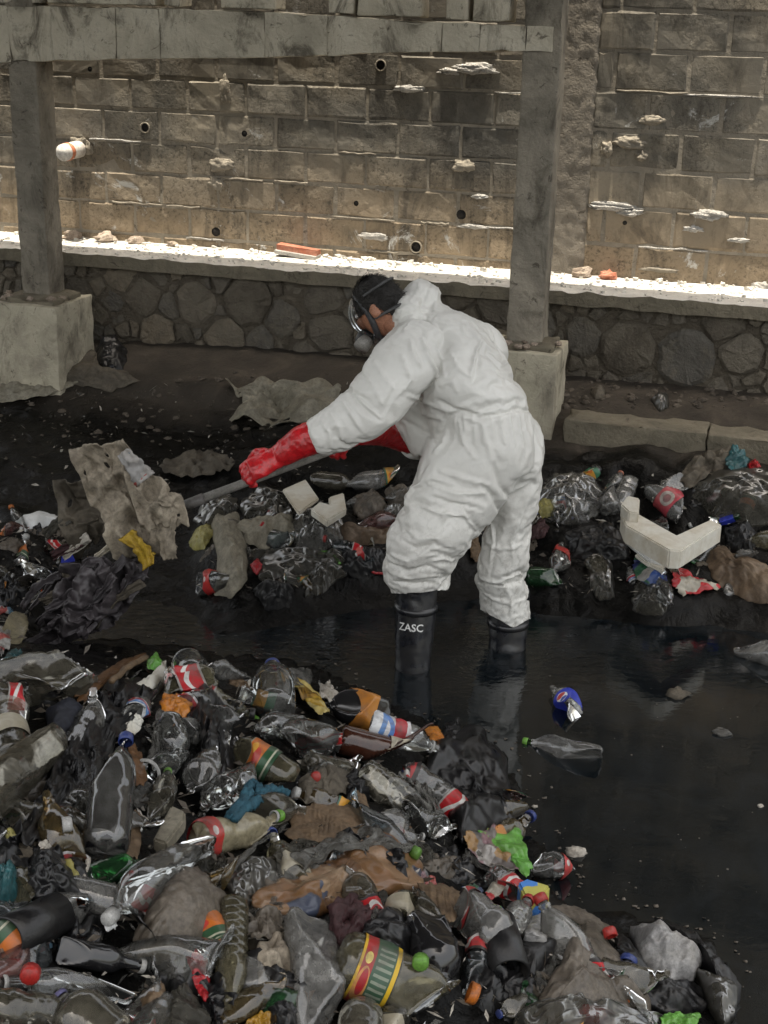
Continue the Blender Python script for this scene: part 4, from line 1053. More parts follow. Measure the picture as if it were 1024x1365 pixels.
STY = {  # silhouettes: (z, r) in shares of length and radius; usual length / diameter
 'soda': ([(0, .0), (0, .55), (.012, .8), (.05, .96), (.1, 1), (.36, 1), (.40, .965), (.44, .95), (.48, .97), (.54, 1), (.62, 1), (.70, .93), (.77, .77), (.83, .56), (.875, .36), (.9, .27), (.91, .33), (.925, .33), (.93, .26), (1, .26)], 3.3),
 'contour': ([(0, 0), (0, .55), (.012, .8), (.05, .97), (.12, 1), (.25, .97), (.34, .86), (.42, .88), (.5, .97), (.6, 1), (.68, .95), (.76, .76), (.83, .52), (.88, .33), (.9, .27), (.912, .33), (.925, .33), (.93, .26), (1, .26)], 3.3),
 'water': ([(0, 0), (0, .7), (.02, .93)] + [(.05 + .5 * i / 28, 1 - .055 * (i % 4 == 0)) for i in range(29)] + [(.58, 1), (.68, .97), (.76, .78), (.84, .5), (.89, .36), (.9, .42), (.915, .42), (.92, .36), (1, .36)], 3.2),
 'glass': ([(0, 0), (0, .8), (.015, .97), (.04, 1), (.3, 1), (.56, 1), (.61, .97), (.66, .85), (.7, .66), (.74, .5), (.8, .41), (.9, .36), (.95, .34), (.955, .42), (.985, .42), (1, .36)], 3.7),
 'jug': ([(0, 0), (0, .75), (.02, .94), (.06, 1), (.3, 1), (.5, 1), (.62, .98), (.72, .88), (.8, .68), (.86, .44), (.89, .3), (.9, .36), (.92, .36), (.93, .29), (1, .29)], 2.1),
 'jar': ([(0, 0), (0, .8), (.03, .97), (.08, 1), (.5, 1), (.66, 1), (.74, .96), (.8, .86), (.83, .8), (.84, .86), (.88, .86), (.9, .82), (1, .82)], 1.7),
 'cut': ([(0, 0), (0, .7), (.015, .92), (.05, 1), (.4, 1), (.8, 1), (1, .98)], 2.2),
}
def dents(V, k, depth, g, L, r):
    """push flats into the wall of a bottle"""
    for _ in range(k):
        a = g.uniform(0, 2 * math.pi); n_ = unit(np.array([math.cos(a), math.sin(a), g.uniform(-.9, .9)])); c = np.array([0, 0, L * g.uniform(.2, .65)])
        d = (V - c) @ n_ - r * (1 - depth * g.uniform(.5, 1)); V = V - np.outer(np.clip(d, 0, None) * 1.25, n_)
    return V
def bottle_mesh(style, L, r, crush, seed, n=28):
    prof, _ = STY[style]; g = np.random.default_rng(seed)
    zz = np.array([p[0] for p in prof]); rr = np.array([p[1] for p in prof])
    # refine along the length so that dents stay soft
    z2, r2 = [], []
    for i in range(len(zz) - 1):
        k = max(1, int((zz[i + 1] - zz[i]) / .03))
        for j in range(k): f = j / k; z2.append(zz[i] + (zz[i + 1] - zz[i]) * f); r2.append(rr[i] + (rr[i + 1] - rr[i]) * f)
    z2.append(zz[-1]); r2.append(rr[-1])
    V, F = lathe(np.stack([np.array(r2) * r, np.array(z2) * L], 1), n)
    # petal feet
    if style in ('soda', 'contour'):
        a = np.arctan2(V[:, 1], V[:, 0]); k = np.clip(1 - V[:, 2] / (.09 * L), 0, 1); V[:, 2] += k * (.018 * L) * (1 + np.cos(5 * a)) * (np.hypot(V[:, 0], V[:, 1]) > .2 * r)
    def deform(V):
        V = V.copy(); V = dents(V, int(2 + 5 * crush), .18 + .5 * crush, np.random.default_rng(seed + 1), L, r)
        mid = np.sin(np.pi * np.clip(V[:, 2] / L, 0, .9) / .9)
        q = V / r
        V[:, 0] += mid * crush * r * .35 * noise(q * .8, seed); V[:, 1] += mid * crush * r * .35 * noise(q * .8, seed + 3)
        rad = V * [1, 1, 0] / (np.linalg.norm(V[:, :2], axis=1)[:, None] + 1e-9)
        V = V + rad * (mid * (.03 + .13 * crush) * r * creases(q * 1.3, seed + 7, 3))[:, None]
        V[:, 0] += crush * .25 * r * np.sin(V[:, 2] / L * 3 + seed); return V
    return deform(V), F, deform, (np.array(z2), np.array(r2))
def axes_for(d, seed=0, toward=None):
    d = unit(d); tow = CAM * 1.0 - np.zeros(3) if toward is None else toward
    x = unit(tow - d * (tow @ d)); y = np.cross(d, x); return np.array([x, y, d])
BSEG = []
HERO = []          # (phrase, px, py): what nearby oddments are described by
def bottle(label, ref, base, tip, dia, style='soda', m='pet', cap=None, lab=None, crush=.25, full=False, name='plastic_bottle', sink=.3, ring=None, liquid=None, group=None, zlift=0, hat=None):
    mid = hit1((base[0] + tip[0]) / 2, (base[1] + tip[1]) / 2, .03); s = px_per_m(mid); r = dia / 2 / s
    a = hit1(*base, r * (1 - sink) + zlift); b = hit1(*tip, r * (1 - sink) + zlift)
    want = STY[style][1] * 2 * r; L = np.linalg.norm(b - a); dr = ray(*[np.array(x) for x in tip])
    if L > want * 1.12:
        k = np.linspace(0, .45, 200); cand = b[None] - dr[None] * k[:, None]; dist = np.linalg.norm(cand - a, axis=1)
        ok = np.where(dist <= want * 1.05)[0]; b = cand[ok[0]] if len(ok) else cand[dist.argmin()]
    elif full and L < want * .8:       # foreshortened: it points towards us
        k = np.linspace(0, .8, 300); cand = b[None] - dr[None] * k[:, None]; dist = np.linalg.norm(cand - a, axis=1)
        ok = np.where(dist >= want * .85)[0]; b = cand[ok[0]] if len(ok) else b
    L = np.linalg.norm(b - a); seed = int(abs(base[0]) * 7 + abs(base[1]) * 3) % 9973
    A = axes_for(b - a, toward=CAM - (a + b) / 2)
    t = thing(name, label, 'bottle', a, group)
    V, F, deform, (zs, rs) = bottle_mesh(style, L, r, crush, seed)
    place = lambda q: a + q @ A
    child('bottle_body', place(V), F, M[m], t)
    if lab:
        z0, z1, lm = lab; zq = np.linspace(z0, z1, 12); rq = np.interp(zq, zs, rs) * r + .0012; n = 36
        th = np.arange(n + 1) * 2 * math.pi / n - math.pi
        Q = np.stack([rq[:, None] * np.cos(th), rq[:, None] * np.sin(th), np.repeat((zq * L)[:, None], n + 1, 1)], -1).reshape(-1, 3)
        Q2 = deform(Q); rad = Q2 * [1, 1, 0]; Q2 = Q2 + rad / (np.linalg.norm(rad, axis=1)[:, None] + 1e-9) * .0025
        uv = np.stack([np.tile(np.arange(n + 1) / n, 12), np.repeat((zq - z0) / (z1 - z0), n + 1)], 1)
        child('label', place(Q2), grid_faces(n + 1, 12), M[lm], t, uv=uv)
    off = deform(np.array([[0, 0, .97 * L]]))[0]
    rn = np.interp(.97, zs, rs) * r
    if cap:
        n = 40; pr = [(0, 1.012 * L), (rn * 1.1, 1.012 * L), (rn * 1.3, 1.0 * L), (rn * 1.34, .945 * L), (rn * 1.15, .944 * L)]
        Vc, Fc = lathe(pr, n); kk = np.where((np.arange(len(Vc)) % 2) == 0, 1.0, .955); Vc[:, :2] *= kk[:, None]; Vc[:, :2] += off[:2]
        child('cap', place(Vc), Fc, M[cap], t)
    if ring:
        Vc, Fc = lathe([(rn * 1.05, .93 * L), (rn * 1.3, .93 * L), (rn * 1.3, .905 * L), (rn * 1.05, .905 * L)], 24); Vc[:, :2] += off[:2]; child('neck_ring', place(Vc), Fc, M[ring], t)
    if liquid:
        z0, z1, lm = liquid; zq = np.linspace(z0, z1, 8); pr = [(0, z0 * L)] + [(max(1e-4, np.interp(z, zs, rs) * r * .93), z * L) for z in zq] + [(0, z1 * L)]
        Vc, Fc = lathe(pr, 20); child('contents', place(deform(Vc)), Fc, M[lm], t)
    HERO.append((ref, (base[0] + tip[0]) / 2, (base[1] + tip[1]) / 2)); BSEG.append((np.array(base, float), np.array(tip, float), dia)); return t, a, A, L, r
def smooth_poly(poly, n):
    p = np.array(poly, float); m = len(p); out = []
    for k in range(n):
        t = k * m / n; i = int(t); f = t - i
        p0, p1, p2, p3 = p[(i - 1) % m], p[i % m], p[(i + 1) % m], p[(i + 2) % m]
        cr = .5 * (2 * p1 + (p2 - p0) * f + (2 * p0 - 5 * p1 + 4 * p2 - p3) * f * f + (3 * p1 - p0 - 3 * p2 + p3) * f ** 3)
        out.append(.35 * cr + .65 * (p1 + (p2 - p1) * f))
    return np.array(out)
def sheet_mesh(poly, Y=None, puff=.03, amp=.012, freq=13, lift=.012, seed=0, n=72, rings=18, pw=2.2, edge=.09, groove=None, closed=True, hang=.03):
    """crumpled sheet or stuffed bag whose outline is traced, laid on the land (or held at depth Y)"""
    b = smooth_poly(poly, n); c = b.mean(0)
    th = np.arange(n) * 2 * math.pi / n
    b = c + (b - c) * (1 + edge * noise(np.stack([np.cos(th) * 3, np.sin(th) * 3, th * 0 + seed], 1), seed) + edge * .6 * crumple(np.stack([np.cos(th) * 4, np.sin(th) * 4, th * 0 + seed], 1), seed + 2))[:, None]
    ts = np.linspace(0, 1, rings + 1)[1:]
    px = [c] + [c + (q - c) * t for t in ts for q in b]; px = np.array(px)
    tt = np.concatenate([[0], np.repeat(ts, n)])
    base = hit(px[:, 0], px[:, 1], lift) if Y is None else on_Y(px[:, 0], px[:, 1], Y)
    if Y is None:      # soften the land's own bumps under the sheet
        pass
    view = (base - CAM); view /= np.linalg.norm(view, axis=1)[:, None]
    up = np.array([0, 0, 1.]) if Y is None else None
    dirn = (up * .75 - view * .45) if Y is None else -view
    dome = puff * .8 * (1 - tt ** pw)
    size = np.linalg.norm(base.max(0) - base.min(0)); fr_ = max(freq, 2.4 / size)
    cr = amp * (.9 * crumple(base * fr_, seed) + .45 * crumple(base * fr_ * 2.3, seed + 5) + .25 * creases(base * fr_ * 2.2, seed, 2)) + fbm(base * fr_ * .4, seed + 3, 2) * amp * .6
    if groove:
        ang, wl, ga = groove; q = base @ RGT * math.cos(ang) + base @ UPV * math.sin(ang); cr = cr + ga * np.sin(q * 2 * math.pi / wl + 2.5 * noise(base * 5, seed + 8)) + .6 * ga * np.sin(q * 5.1 * math.pi / wl + 3 * noise(base * 7, seed + 9))
    V = base + dirn * (dome + cr * (1 - .5 * tt ** 6 * closed))[:, None]
    F = [(0, 1 + k, 1 + (k + 1) % n) for k in range(n)]
    for j in range(rings - 1):
        for k in range(n):
            a = 1 + j * n + k; d = 1 + j * n + (k + 1) % n; F.append((a, a + n, d + n, d))
    rim = list(range(1 + (rings - 1) * n, 1 + rings * n))
    if closed:
        m = len(V)
        if Y is None: E = V[rim] - np.array([0, 0, hang]) ; E = np.concatenate([E, [E.mean(0)]])
        else:
            E = V[rim] * .5 + V[rim].mean(0) * .5 + view[rim] * puff * .7; E = np.concatenate([E, [E.mean(0) + view[0] * puff * .3]])
        V = np.concatenate([V, E])
        for k in range(n): F.append((rim[k], m + k, m + (k + 1) % n, rim[(k + 1) % n])); F.append((m + k, m + n, m + (k + 1) % n))
    return V, F
BUCK = {'tarpaulin', 'sacking', 'snack_bag', 'mud_bag', 'clear_bag', 'brown_bag', 'rag_pile', 'tan_rag', 'maroon_rag', 'beige_bag', 'black_bag', 'dark_rag', 'clear_film', 'grey_film', 'grey_bag', 'film_bag'}
THIN = {'wrapper', 'plastic film', 'scrap', 'cardboard', 'rag', 'tarpaulin', 'sackcloth', 'plastic sheet'}
def sheet(name, label, cat, ref, poly, m, group=None, parent=None, **k):
    thin = cat in THIN and 'Y' not in k and k.get('lift', .012) > .005
    if thin: k['closed'] = False; k['puff'] = k.get('puff', .03) * .5; k['lift'] = k.get('lift', .012) + .014; k['amp'] = k.get('amp', .012) * 1.25; k.setdefault('edge', .14)
    k.setdefault('seed', int(sum(p[0] * 3 + p[1] for p in poly)) % 997)
    bk = name in BUCK and parent is None
    if bk: k['n'] = 56; k['rings'] = 14
    V, F = sheet_mesh(poly, **k); c = V.mean(0)
    if bk:
        wt = np.full(len(V), .03); rim = np.zeros(len(V), bool); rim[1 + 13 * 56:] = True; wt[rim] = .22
        V = buckle(V, F, wt, 7, .2 if 'film' in m or m in ('bag_clear', 'bag_grey', 'bag_black') else .15, .03, 0)
    if parent is not None: return child(name, V, F, M[m], parent)
    o = mesh(name, V, F, M[m], loc=c); tag(o, label, cat, group)
    if bk: o.modifiers.new('s', 'SUBSURF').render_levels = 1
    if thin: md = o.modifiers.new('t', 'SOLIDIFY'); md.thickness = .0016
    p = np.array(poly).mean(0)
    if ref: HERO.append((ref, p[0], p[1]))
    return o
M['bag_clear'] = film('clear_bag_film', (.72, .72, .70), (.19, .184, .168), .18, .6, .22, 9, 50, .3, .6, 1.45, .45)
M['bag_grey'] = film('grey_bag_film', (.6, .59, .56), (.075, .07, .058), .35, .8, .28, 8, 50, .3, .5, 1.45, .4)
M['bag_black'] = dirty('black_bag_film', [(.004, .004, .0045), (.009, .009, .010)], 8, (.2, .5), .4, 40, .006, .4, (.018, .0165, .015), spec=.4)
M['bag_white'] = dirty('dirty_white_film', [(.2, .19, .17), (.34, .33, .31)], 8, (.3, .5), .5, 30, .008, .4, (.06, .05, .04))
M['bag_tan'] = dirty('mud_coated_sack', [(.045, .037, .028), (.11, .092, .072), (.2, .172, .14)], 9, (.3, .65), .7, 40, .008, .4, (.03, .022, .016))
M['burlap'] = dirty('beige_sackcloth', [(.17, .14, .105), (.30, .255, .195), (.36, .31, .24)], 8, (.7, .9), .8, 90, .005, .35, (.05, .04, .03))
M['tarp'] = dirty('grey_beige_tarp', [(.15, .135, .1), (.26, .235, .18)], 7, (.55, .8), .6, 40, .006, .35, (.05, .042, .03))
M['sack_dim'] = dirty('brown_sackcloth', [(.055, .046, .034), (.11, .092, .068)], 7, (.7, .9), .7, 60, .006, .3)
M['mauve'] = dirty('wet_mauve_cloth', [(.03, .027, .028), (.062, .053, .056), (.085, .074, .078)], 7, (.35, .6), .6, 40, .006, .4, (.012, .011, .011))
M['card'] = dirty('soaked_cardboard', [(.085, .055, .03), (.14, .09, .05), (.17, .115, .068)], 8, (.5, .8), .5, 60, .004, .4, (.03, .02, .012))
M['card_orange'] = dirty('orange_brown_leaf', [(.07, .03, .009), (.12, .052, .014)], 9, (.4, .6), .4, 40, .004, .3, (.04, .02, .01))
M['brown_bag'] = dirty('brown_leathery_bag', [(.07, .045, .026), (.13, .088, .055), (.16, .115, .075)], 7, (.45, .7), .6, 40, .008, .4, (.03, .022, .015))
M['foam'] = dirty('white_foam', [(.55, .53, .46), (.68, .67, .62)], 5, (.5, .7), .12, 120, .002, .55, (.3, .22, .11), 5, grain=.2)
M['foam_clean'] = dirty('clean_white_foam', [(.62, .63, .62), (.72, .73, .73)], 6, (.5, .7), .12, 120, .002, .2, (.2, .17, .12), grain=.2)
M['paper'] = dirty('wet_white_paper', [(.3, .27, .22), (.5, .47, .42)], 12, (.6, .8), .6, 50, .006, .3, (.1, .07, .05))
M['yellow'] = dirty('ochre_rag', [(.3, .18, .015), (.42, .28, .03)], 12, (.5, .8), .5, 50, .006, .35, (.08, .05, .02))
M['yellow_film'] = dirty('yellow_green_film', [(.22, .19, .05), (.34, .31, .12)], 9, (.3, .5), .5, 40, .006, .3)
M['maroon'] = dirty('maroon_rag', [(.022, .006, .007), (.05, .013, .015)], 14, (.5, .8), .8, 60, .008, .4, (.01, .006, .006))
M['teal'] = dirty('teal_film', [(.012, .05, .055), (.03, .11, .12)], 11, (.2, .45), .6, 40, .006, .35, (.01, .02, .02))
M['rope'] = dirty('blue_netting', [(.012, .06, .09), (.02, .1, .14)], 20, (.5, .8), .9, 160, .006, .3, (.01, .02, .03))
M['blue_cloth'] = dirty('dark_blue_cloth', [(.008, .010, .018), (.016, .02, .034)], 10, (.6, .8), .6, 50, .006, .3)
M['red_film'] = dirty('red_foil', [(.25, .012, .016), (.4, .02, .026)], 10, (.2, .4), .5, 40, .006, .3, (.05, .01, .01))
M['orange_film'] = dirty('orange_foil', [(.38, .11, .015), (.5, .2, .03)], 8, (.2, .4), .5, 40, .006, .2, (.15, .05, .01))
M['pale_rock'] = dirty('pale_sodden_lump', [(.12, .12, .12), (.27, .265, .26), (.34, .325, .3)], 9, (.3, .6), .7, 50, .008, .3, (.04, .036, .032))
def print_mat(name, cols, scale=9, rough=.35, grime=.4):
    t = NT(name); c = t.coord(); rn = t.rnd()
    vo = t.n('ShaderNodeTexVoronoi'); vo.inputs['Scale'].default_value = scale; vo.inputs['Randomness'].default_value = .9
    mx = t.n('ShaderNodeVectorMath', operation='ADD'); t.l(c, mx.inputs[0]); nz = t.n('ShaderNodeTexNoise'); nz.inputs['Scale'].default_value = 11; t.l(c, nz.inputs[0])
    sc = t.n('ShaderNodeVectorMath', operation='SCALE'); t.l(nz.outputs['Color'], sc.inputs[0]); sc.inputs['Scale'].default_value = .09; t.l(sc.outputs[0], mx.inputs[1]); t.l(mx.outputs[0], vo.inputs['Vector'])
    sp = t.n('ShaderNodeSeparateColor'); t.l(vo.outputs['Color'], sp.inputs[0])
    col = t.ramp(sp.outputs[0], [(i / len(cols), x) for i, x in enumerate(cols)], 'CONSTANT')
    n = t.noise(c, 14, 6, .7, .6, rn)
    col = t.mix(t.math('MULTIPLY', t.ramp(n, [(.42, 0), (.66, 1)]), grime), col, (.05, .043, .035))
    return t.done(t.bsdf(col, rough, t.bump(t.noise(c, 34, 4, .6, .4, rn), .5, .006), .45))
M['pr_redwhite'] = print_mat('red_white_wrapper', [(.42, .02, .025), (.4, .02, .025), (.36, .33, .27), (.3, .27, .21)], 9)
M['pr_green'] = print_mat('green_bright_wrapper', [(.10, .30, .05), (.12, .33, .06), (.09, .25, .04), (.22, .33, .13)], 12, .3, .2)
M['pr_multi'] = print_mat('brown_grey_printed_film', [(.14, .12, .11), (.2, .12, .13), (.28, .16, .06), (.3, .28, .26), (.1, .1, .1)], 16)
M['pr_blue'] = print_mat('blue_green_wrapper', [(.02, .06, .22), (.02, .1, .05), (.03, .05, .1), (.25, .24, .22), (.02, .03, .12)], 16)
M['pr_snack'] = print_mat('brown_snack_bag_print', [(.15, .075, .03), (.23, .14, .08), (.11, .052, .022), (.27, .18, .11), (.05, .06, .09), (.19, .10, .05)], 13, .3, .3)
M['pr_box'] = print_mat('blue_yellow_carton', [(.05, .2, .55), (.06, .2, .5), (.45, .42, .1), (.5, .5, .45)], 14, .5, .15)
M['pr_white'] = print_mat('white_printed_film', [(.3, .29, .27), (.26, .25, .24), (.08, .16, .22), (.32, .06, .05), (.34, .32, .3)], 14)
M['pr_gold'] = print_mat('gold_wrapper', [(.4, .25, .03), (.3, .16, .02), (.45, .35, .12)], 14, .25, .3)
M['clod'] = dirty('earth_clod', [(.03, .024, .018), (.075, .06, .045), (.12, .1, .08)], 9, (.8, .95), .6, 60, .006, .2, coord='World')
# ------------------------------------------------------------------ front heap: bottles
B = bottle
B('big clear bottle with an orange cap and a yellow, red and green wrap label', 'the orange capped bottle', (448, 1276), (622, 1352), 84, 'soda', 'pet_olive', 'cap_orange', (.13, .42, 'lb_tea'), .15)
B('bottle of cloudy tan water with a green cap and a red sleeve at its base', 'the tan filled bottle', (262, 1119), (370, 1102), 50, 'contour', 'pet_tan', 'cap_green', (.02, .16, 'lb_redcap'), .2, ring='cap_white')
B('long clear bottle lying slantwise on the mud coated sack, rosy at its rounded base', 'the long slanting bottle', (262, 1112), (143, 1226), 58, 'soda', 'pet', 'cap_white', None, .12, zlift=.06)
B('ribbed clear water bottle standing neck down in the heap', 'the ribbed water bottle', (311, 1203), (306, 1352), 44, 'water', 'pet_olive', None, None, .05, False)
B('clear glass bottle lying level at the near edge, neck to the left', 'the level glass bottle', (178, 1308), (-12, 1311), 42, 'glass', 'pet', None, None, 0, ring='cap_white', name='glass_bottle')
B('dark bottle with a silvery cap lying above the level glass bottle', 'the silver capped dark bottle', (78, 1266), (192, 1288), 36, 'glass', 'pet_black', 'cap_white', None, .05, name='glass_bottle')
B('squat dusty bottle with a violet cap, its round base cut by the picture edge', 'the violet capped bottle', (150, 1395), (74, 1330), 84, 'jug', 'pet_muddy', 'cap_violet', None, .15, False)
B('mud smeared bottle half buried under the level glass bottle', 'the half buried muddy bottle', (75, 1352), (-40, 1338), 52, 'soda', 'pet_muddy', None, None, .35)
B('large flattened clear bottle standing upright with milky walls', 'the flattened milky bottle', (412, 1222), (432, 1390), 74, 'cut', 'pet_milky', None, None, .55, False)
B('glossy black jug shaped bottle beside the honeycomb cardboard', 'the glossy black jug', (572, 1222), (590, 1318), 70, 'jug', 'pet_black', None, None, .15, False)
B('crumpled clear bottle with a red and black label torn half off', 'the crumpled bottle with red and black label', (604, 1208), (694, 1268), 70, 'soda', 'pet_milky', None, (.0, .16, 'lb_redblack'), .5)
B('small clear bottle with a red cap leaning by the blue carton', 'the red capped little bottle', (662, 1262), (706, 1198), 36, 'water', 'pet_milky', 'cap_red', None, .25)
B('round grey bottle end poking up at the bottom of the heap', 'the round grey bottle end', (478, 1400), (484, 1330), 62, 'jug', 'pet_muddy', None, None, .1, False)
B('clear bottle with white flash lying behind the red labelled one', 'the clear bottle behind the red label', (412, 962), (338, 972), 40, 'soda', 'pet', None, (.05, .22, 'lb_cream'), .3)
B('large dented clear bottle with a red swash label round its base end', 'the dented red label bottle', (456, 974), (346, 1004), 62, 'soda', 'pet', None, (.10, .27, 'lb_red'), .4)
B('dark bottle with a plain orange label in front of the person', 'the dark bottle with orange label', (514, 958), (436, 930), 50, 'soda', 'pet_black', None, (.25, .62, 'lb_orange'), .1)
B('clear bottle with a white, blue and red label lying on the brown bottle', 'the white and blue labelled bottle', (489, 961), (582, 998), 38, 'water', 'pet', None, (.01, .52, 'lb_pepsi'), .25, ring='cap_white', zlift=.03)
B('brown glass bottle with a torn paper frame label', 'the brown glass bottle', (452, 985), (600, 1024), 40, 'glass', 'glass_brown', None, (.42, .62, 'lb_frame'), 0, name='glass_bottle')
B('dusty grey bottle with ribbed shoulder lying below the brown bottle', 'the dusty ribbed bottle', (482, 1028), (608, 1122), 48, 'water', 'pet_muddy', None, None, .4)
B('dome shouldered clear bottle tipped upright at the water side of the heap', 'the upright domed bottle', (366, 948), (364, 886), 54, 'jug', 'pet', None, None, .05, False, ring='cap_blue')
B('clear round bottle end like a globe at the top of the heap', 'the globe shaped bottle', (250, 884), (262, 905), 46, 'jug', 'pet', None, None, .02, False)
B('olive bottle with an orange, red and green label, its base towards the brown glass', 'the orange and red label bottle', (392, 1042), (300, 985), 46, 'soda', 'pet_olive', None, (.3, .68, 'lb_fanta'), .15)
B('clear bottle with an open neck pointing down beside the orange foil', 'the open necked clear bottle', (222, 962), (239, 1010), 44, 'jug', 'pet', None, None, .1, False)
B('wide mouthed clear jar lying with its empty mouth towards us', 'the wide mouthed jar', (238, 1000), (205, 1034), 38, 'jar', 'pet', None, None, .05, True, name='plastic_jar', ring='cap_white')
B('bright green capped bottle wedged under the wide mouthed jar', 'the bright green cap', (212, 1088), (224, 1028), 34, 'soda', 'pet_muddy', 'cap_green', None, .3)
B('clear bottle lying behind the blue netting, base up to the right', 'the clear bottle behind the netting', (348, 1032), (262, 1072), 44, 'soda', 'pet', None, None, .3)
B('muddy film wrapped bottle under the blue netting', 'the bottle under the netting', (302, 1090), (400, 1074), 46, 'soda', 'pet_muddy', None, None, .4)
B('tall bottle full of black liquid standing against the black sheeting', 'the tall bottle of black liquid', (140, 1138), (157, 978), 58, 'soda', 'pet', 'cap_blue', None, .05, liquid=(.03, .72, 'pet_black'))
B('thick muddy tube of a bottle lying at the left edge', 'the thick muddy tube', (66, 985), (-40, 1085), 66, 'cut', 'pet_muddy', None, None, .25)
B('clouded bottle with a red label at the left edge of the heap', 'the clouded red labelled bottle', (40, 945), (-50, 930), 58, 'soda', 'pet_muddy', None, (.1, .4, 'lb_red'), .3)
t, a, A, L, r = B('jar with a cream label lettered in black at the left edge', 'the lettered jar', (20, 1012), (4, 950), 50, 'cut', 'pet_muddy', None, (.3, .62, 'lb_cream'), .05, False, name='plastic_jar')
lettering('M', .045, M['cap_black'], t, a + A[2] * L * .47 + unit(CAM - a) * (r + .012), RGT * .97 + UPV * .1, unit(UPV - RGT * .1), 'lettering', r)
B('long dirty bottle with a white neck lying across the top of the heap', 'the long white necked bottle', (-10, 905), (166, 884), 56, 'soda', 'pet_muddy', 'cap_white', None, .35)
B('second long muddy bottle below the white necked one', 'the second long muddy bottle', (130, 925), (-30, 935), 48, 'soda', 'pet_muddy', None, None, .45)
B('flattened clear bottle with a red end drifting off the heap', 'the red ended bottle at the water', (704, 1150), (768, 1156), 36, 'soda', 'pet', None, (.66, .9, 'lb_redcap'), .4)
B('ginger tinted clear bottle with dark label under the green wrapper', 'the bottle under the green wrapper', (655, 1165), (720, 1215), 36, 'soda', 'pet', None, (.3, .6, 'lb_red'), .4)
B('clear crushed bottle with a pale sheen below the dusty ribbed one', 'the crushed sheeny bottle', (530, 1085), (615, 1112), 34, 'water', 'pet', None, None, .5)
B('dark green bottle lying in shade below the tall black one', 'the dark green bottle', (120, 1165), (185, 1150), 36, 'soda', 'pet_green', None, None, .2)
B('grey plastic bottle lying beneath the snack bag', 'the grey bottle beneath the snack bag', (515, 1185), (595, 1232), 44, 'soda', 'pet_muddy', None, None, .35)
B('clear bottle base facing us between jar and netting', 'the bottle base by the netting', (290, 1010), (250, 1050), 44, 'soda', 'pet', None, None, .3)
B('small bottle with blue cap among the wrappers at the near edge', 'the little blue capped bottle', (700, 1335), (668, 1350), 26, 'water', 'pet_muddy', 'cap_blue', None, .2)
# floating on the black water
B('half sunk bottle with a blue label and round emblem afloat in black water', 'the blue labelled floating bottle', (786, 962), (736, 917), 33, 'soda', 'pet_milky', None, (.42, .64, 'lb_globe'), .1, sink=.4)
B('dust grey bottle with a green cap floating alone on the black water', 'the green capped floating bottle', (802, 1010), (696, 986), 32, 'contour', 'pet_milky', 'cap_green', None, .2, sink=.5)
B('grey bottle floating at the right edge below the far rubbish', 'the grey bottle at the right edge', (982, 858), (1060, 882), 36, 'soda', 'pet_milky', None, None, .3, sink=.4)
# far heap behind the person
B('long milky bottle with a red badge label leaning on the foam corner', 'the red badge bottle', (868, 644), (928, 700), 38, 'soda', 'pet_milky', None, (.3, .6, 'lb_pink'), .1)
B('small milky bottle crossing behind the red badge bottle', 'the small milky bottle', (914, 640), (862, 664), 26, 'water', 'pet_milky', None, None, .1)
B('pale upright bottle right of the clear bag', 'the pale upright bottle', (816, 682), (800, 638), 30, 'soda', 'pet_milky', None, None, .2)
B('small bottle with a peach cap behind the pale upright one', 'the peach capped bottle', (812, 664), (828, 630), 24, 'soda', 'pet_milky', 'cap_peach', None, .15)
B('round ended clear bottle left of the small milky bottle', 'the round ended clear bottle', (842, 642), (822, 680), 30, 'soda', 'pet_milky', None, None, .15)
B('green soda bottle lying at the far edge of the water', 'the green soda bottle', (702, 768), (762, 772), 27, 'soda', 'pet_green', None, None, .2)
B('crushed clear bottle above the green soda bottle', 'the crushed bottle above the green one', (764, 724), (734, 764), 28, 'soda', 'pet', None, (.2, .5, 'lb_redcap'), .4)
B('bottle with an orange and green label lying behind the bent knee', 'the orange and green label bottle', (542, 637), (458, 646), 30, 'soda', 'pet_milky', None, (.1, .36, 'lb_squash'), .1)
B('brown muddy bottle left of the orange and green labelled one', 'the brown muddy bottle', (412, 640), (474, 644), 26, 'soda', 'pet_muddy', None, None, .2)
B('pinkish clear bottle lying by the crumpled clear bag', 'the pinkish bottle', (448, 700), (540, 690), 26, 'soda', 'pet_pink', None, None, .3)
B('clear cup ended bottle with a red scrap at the foot of the far heap', 'the cup ended bottle', (262, 780), (318, 768), 32, 'soda', 'pet', None, (.3, .5, 'lb_redcap'), .35)
B('tan mud coated bottle at the left edge beside the mauve shreds', 'the tan mud coated bottle', (26, 806), (18, 862), 28, 'soda', 'pet_tan', None, None, .2)
B('clear bottle lying behind the foam corner', 'the bottle behind the foam', (862, 690), (905, 712), 24, 'soda', 'pet', None, None, .25)
B('crumpled clear bottle end in the mud before the foam corner', 'the bottle end before the foam', (788, 745), (820, 790), 30, 'soda', 'pet_muddy', None, None, .5)
B('clear crushed bottle by the left edge in the far heap', 'the crushed bottle at the far left', (20, 760), (75, 775), 30, 'soda', 'pet', None, None, .5)

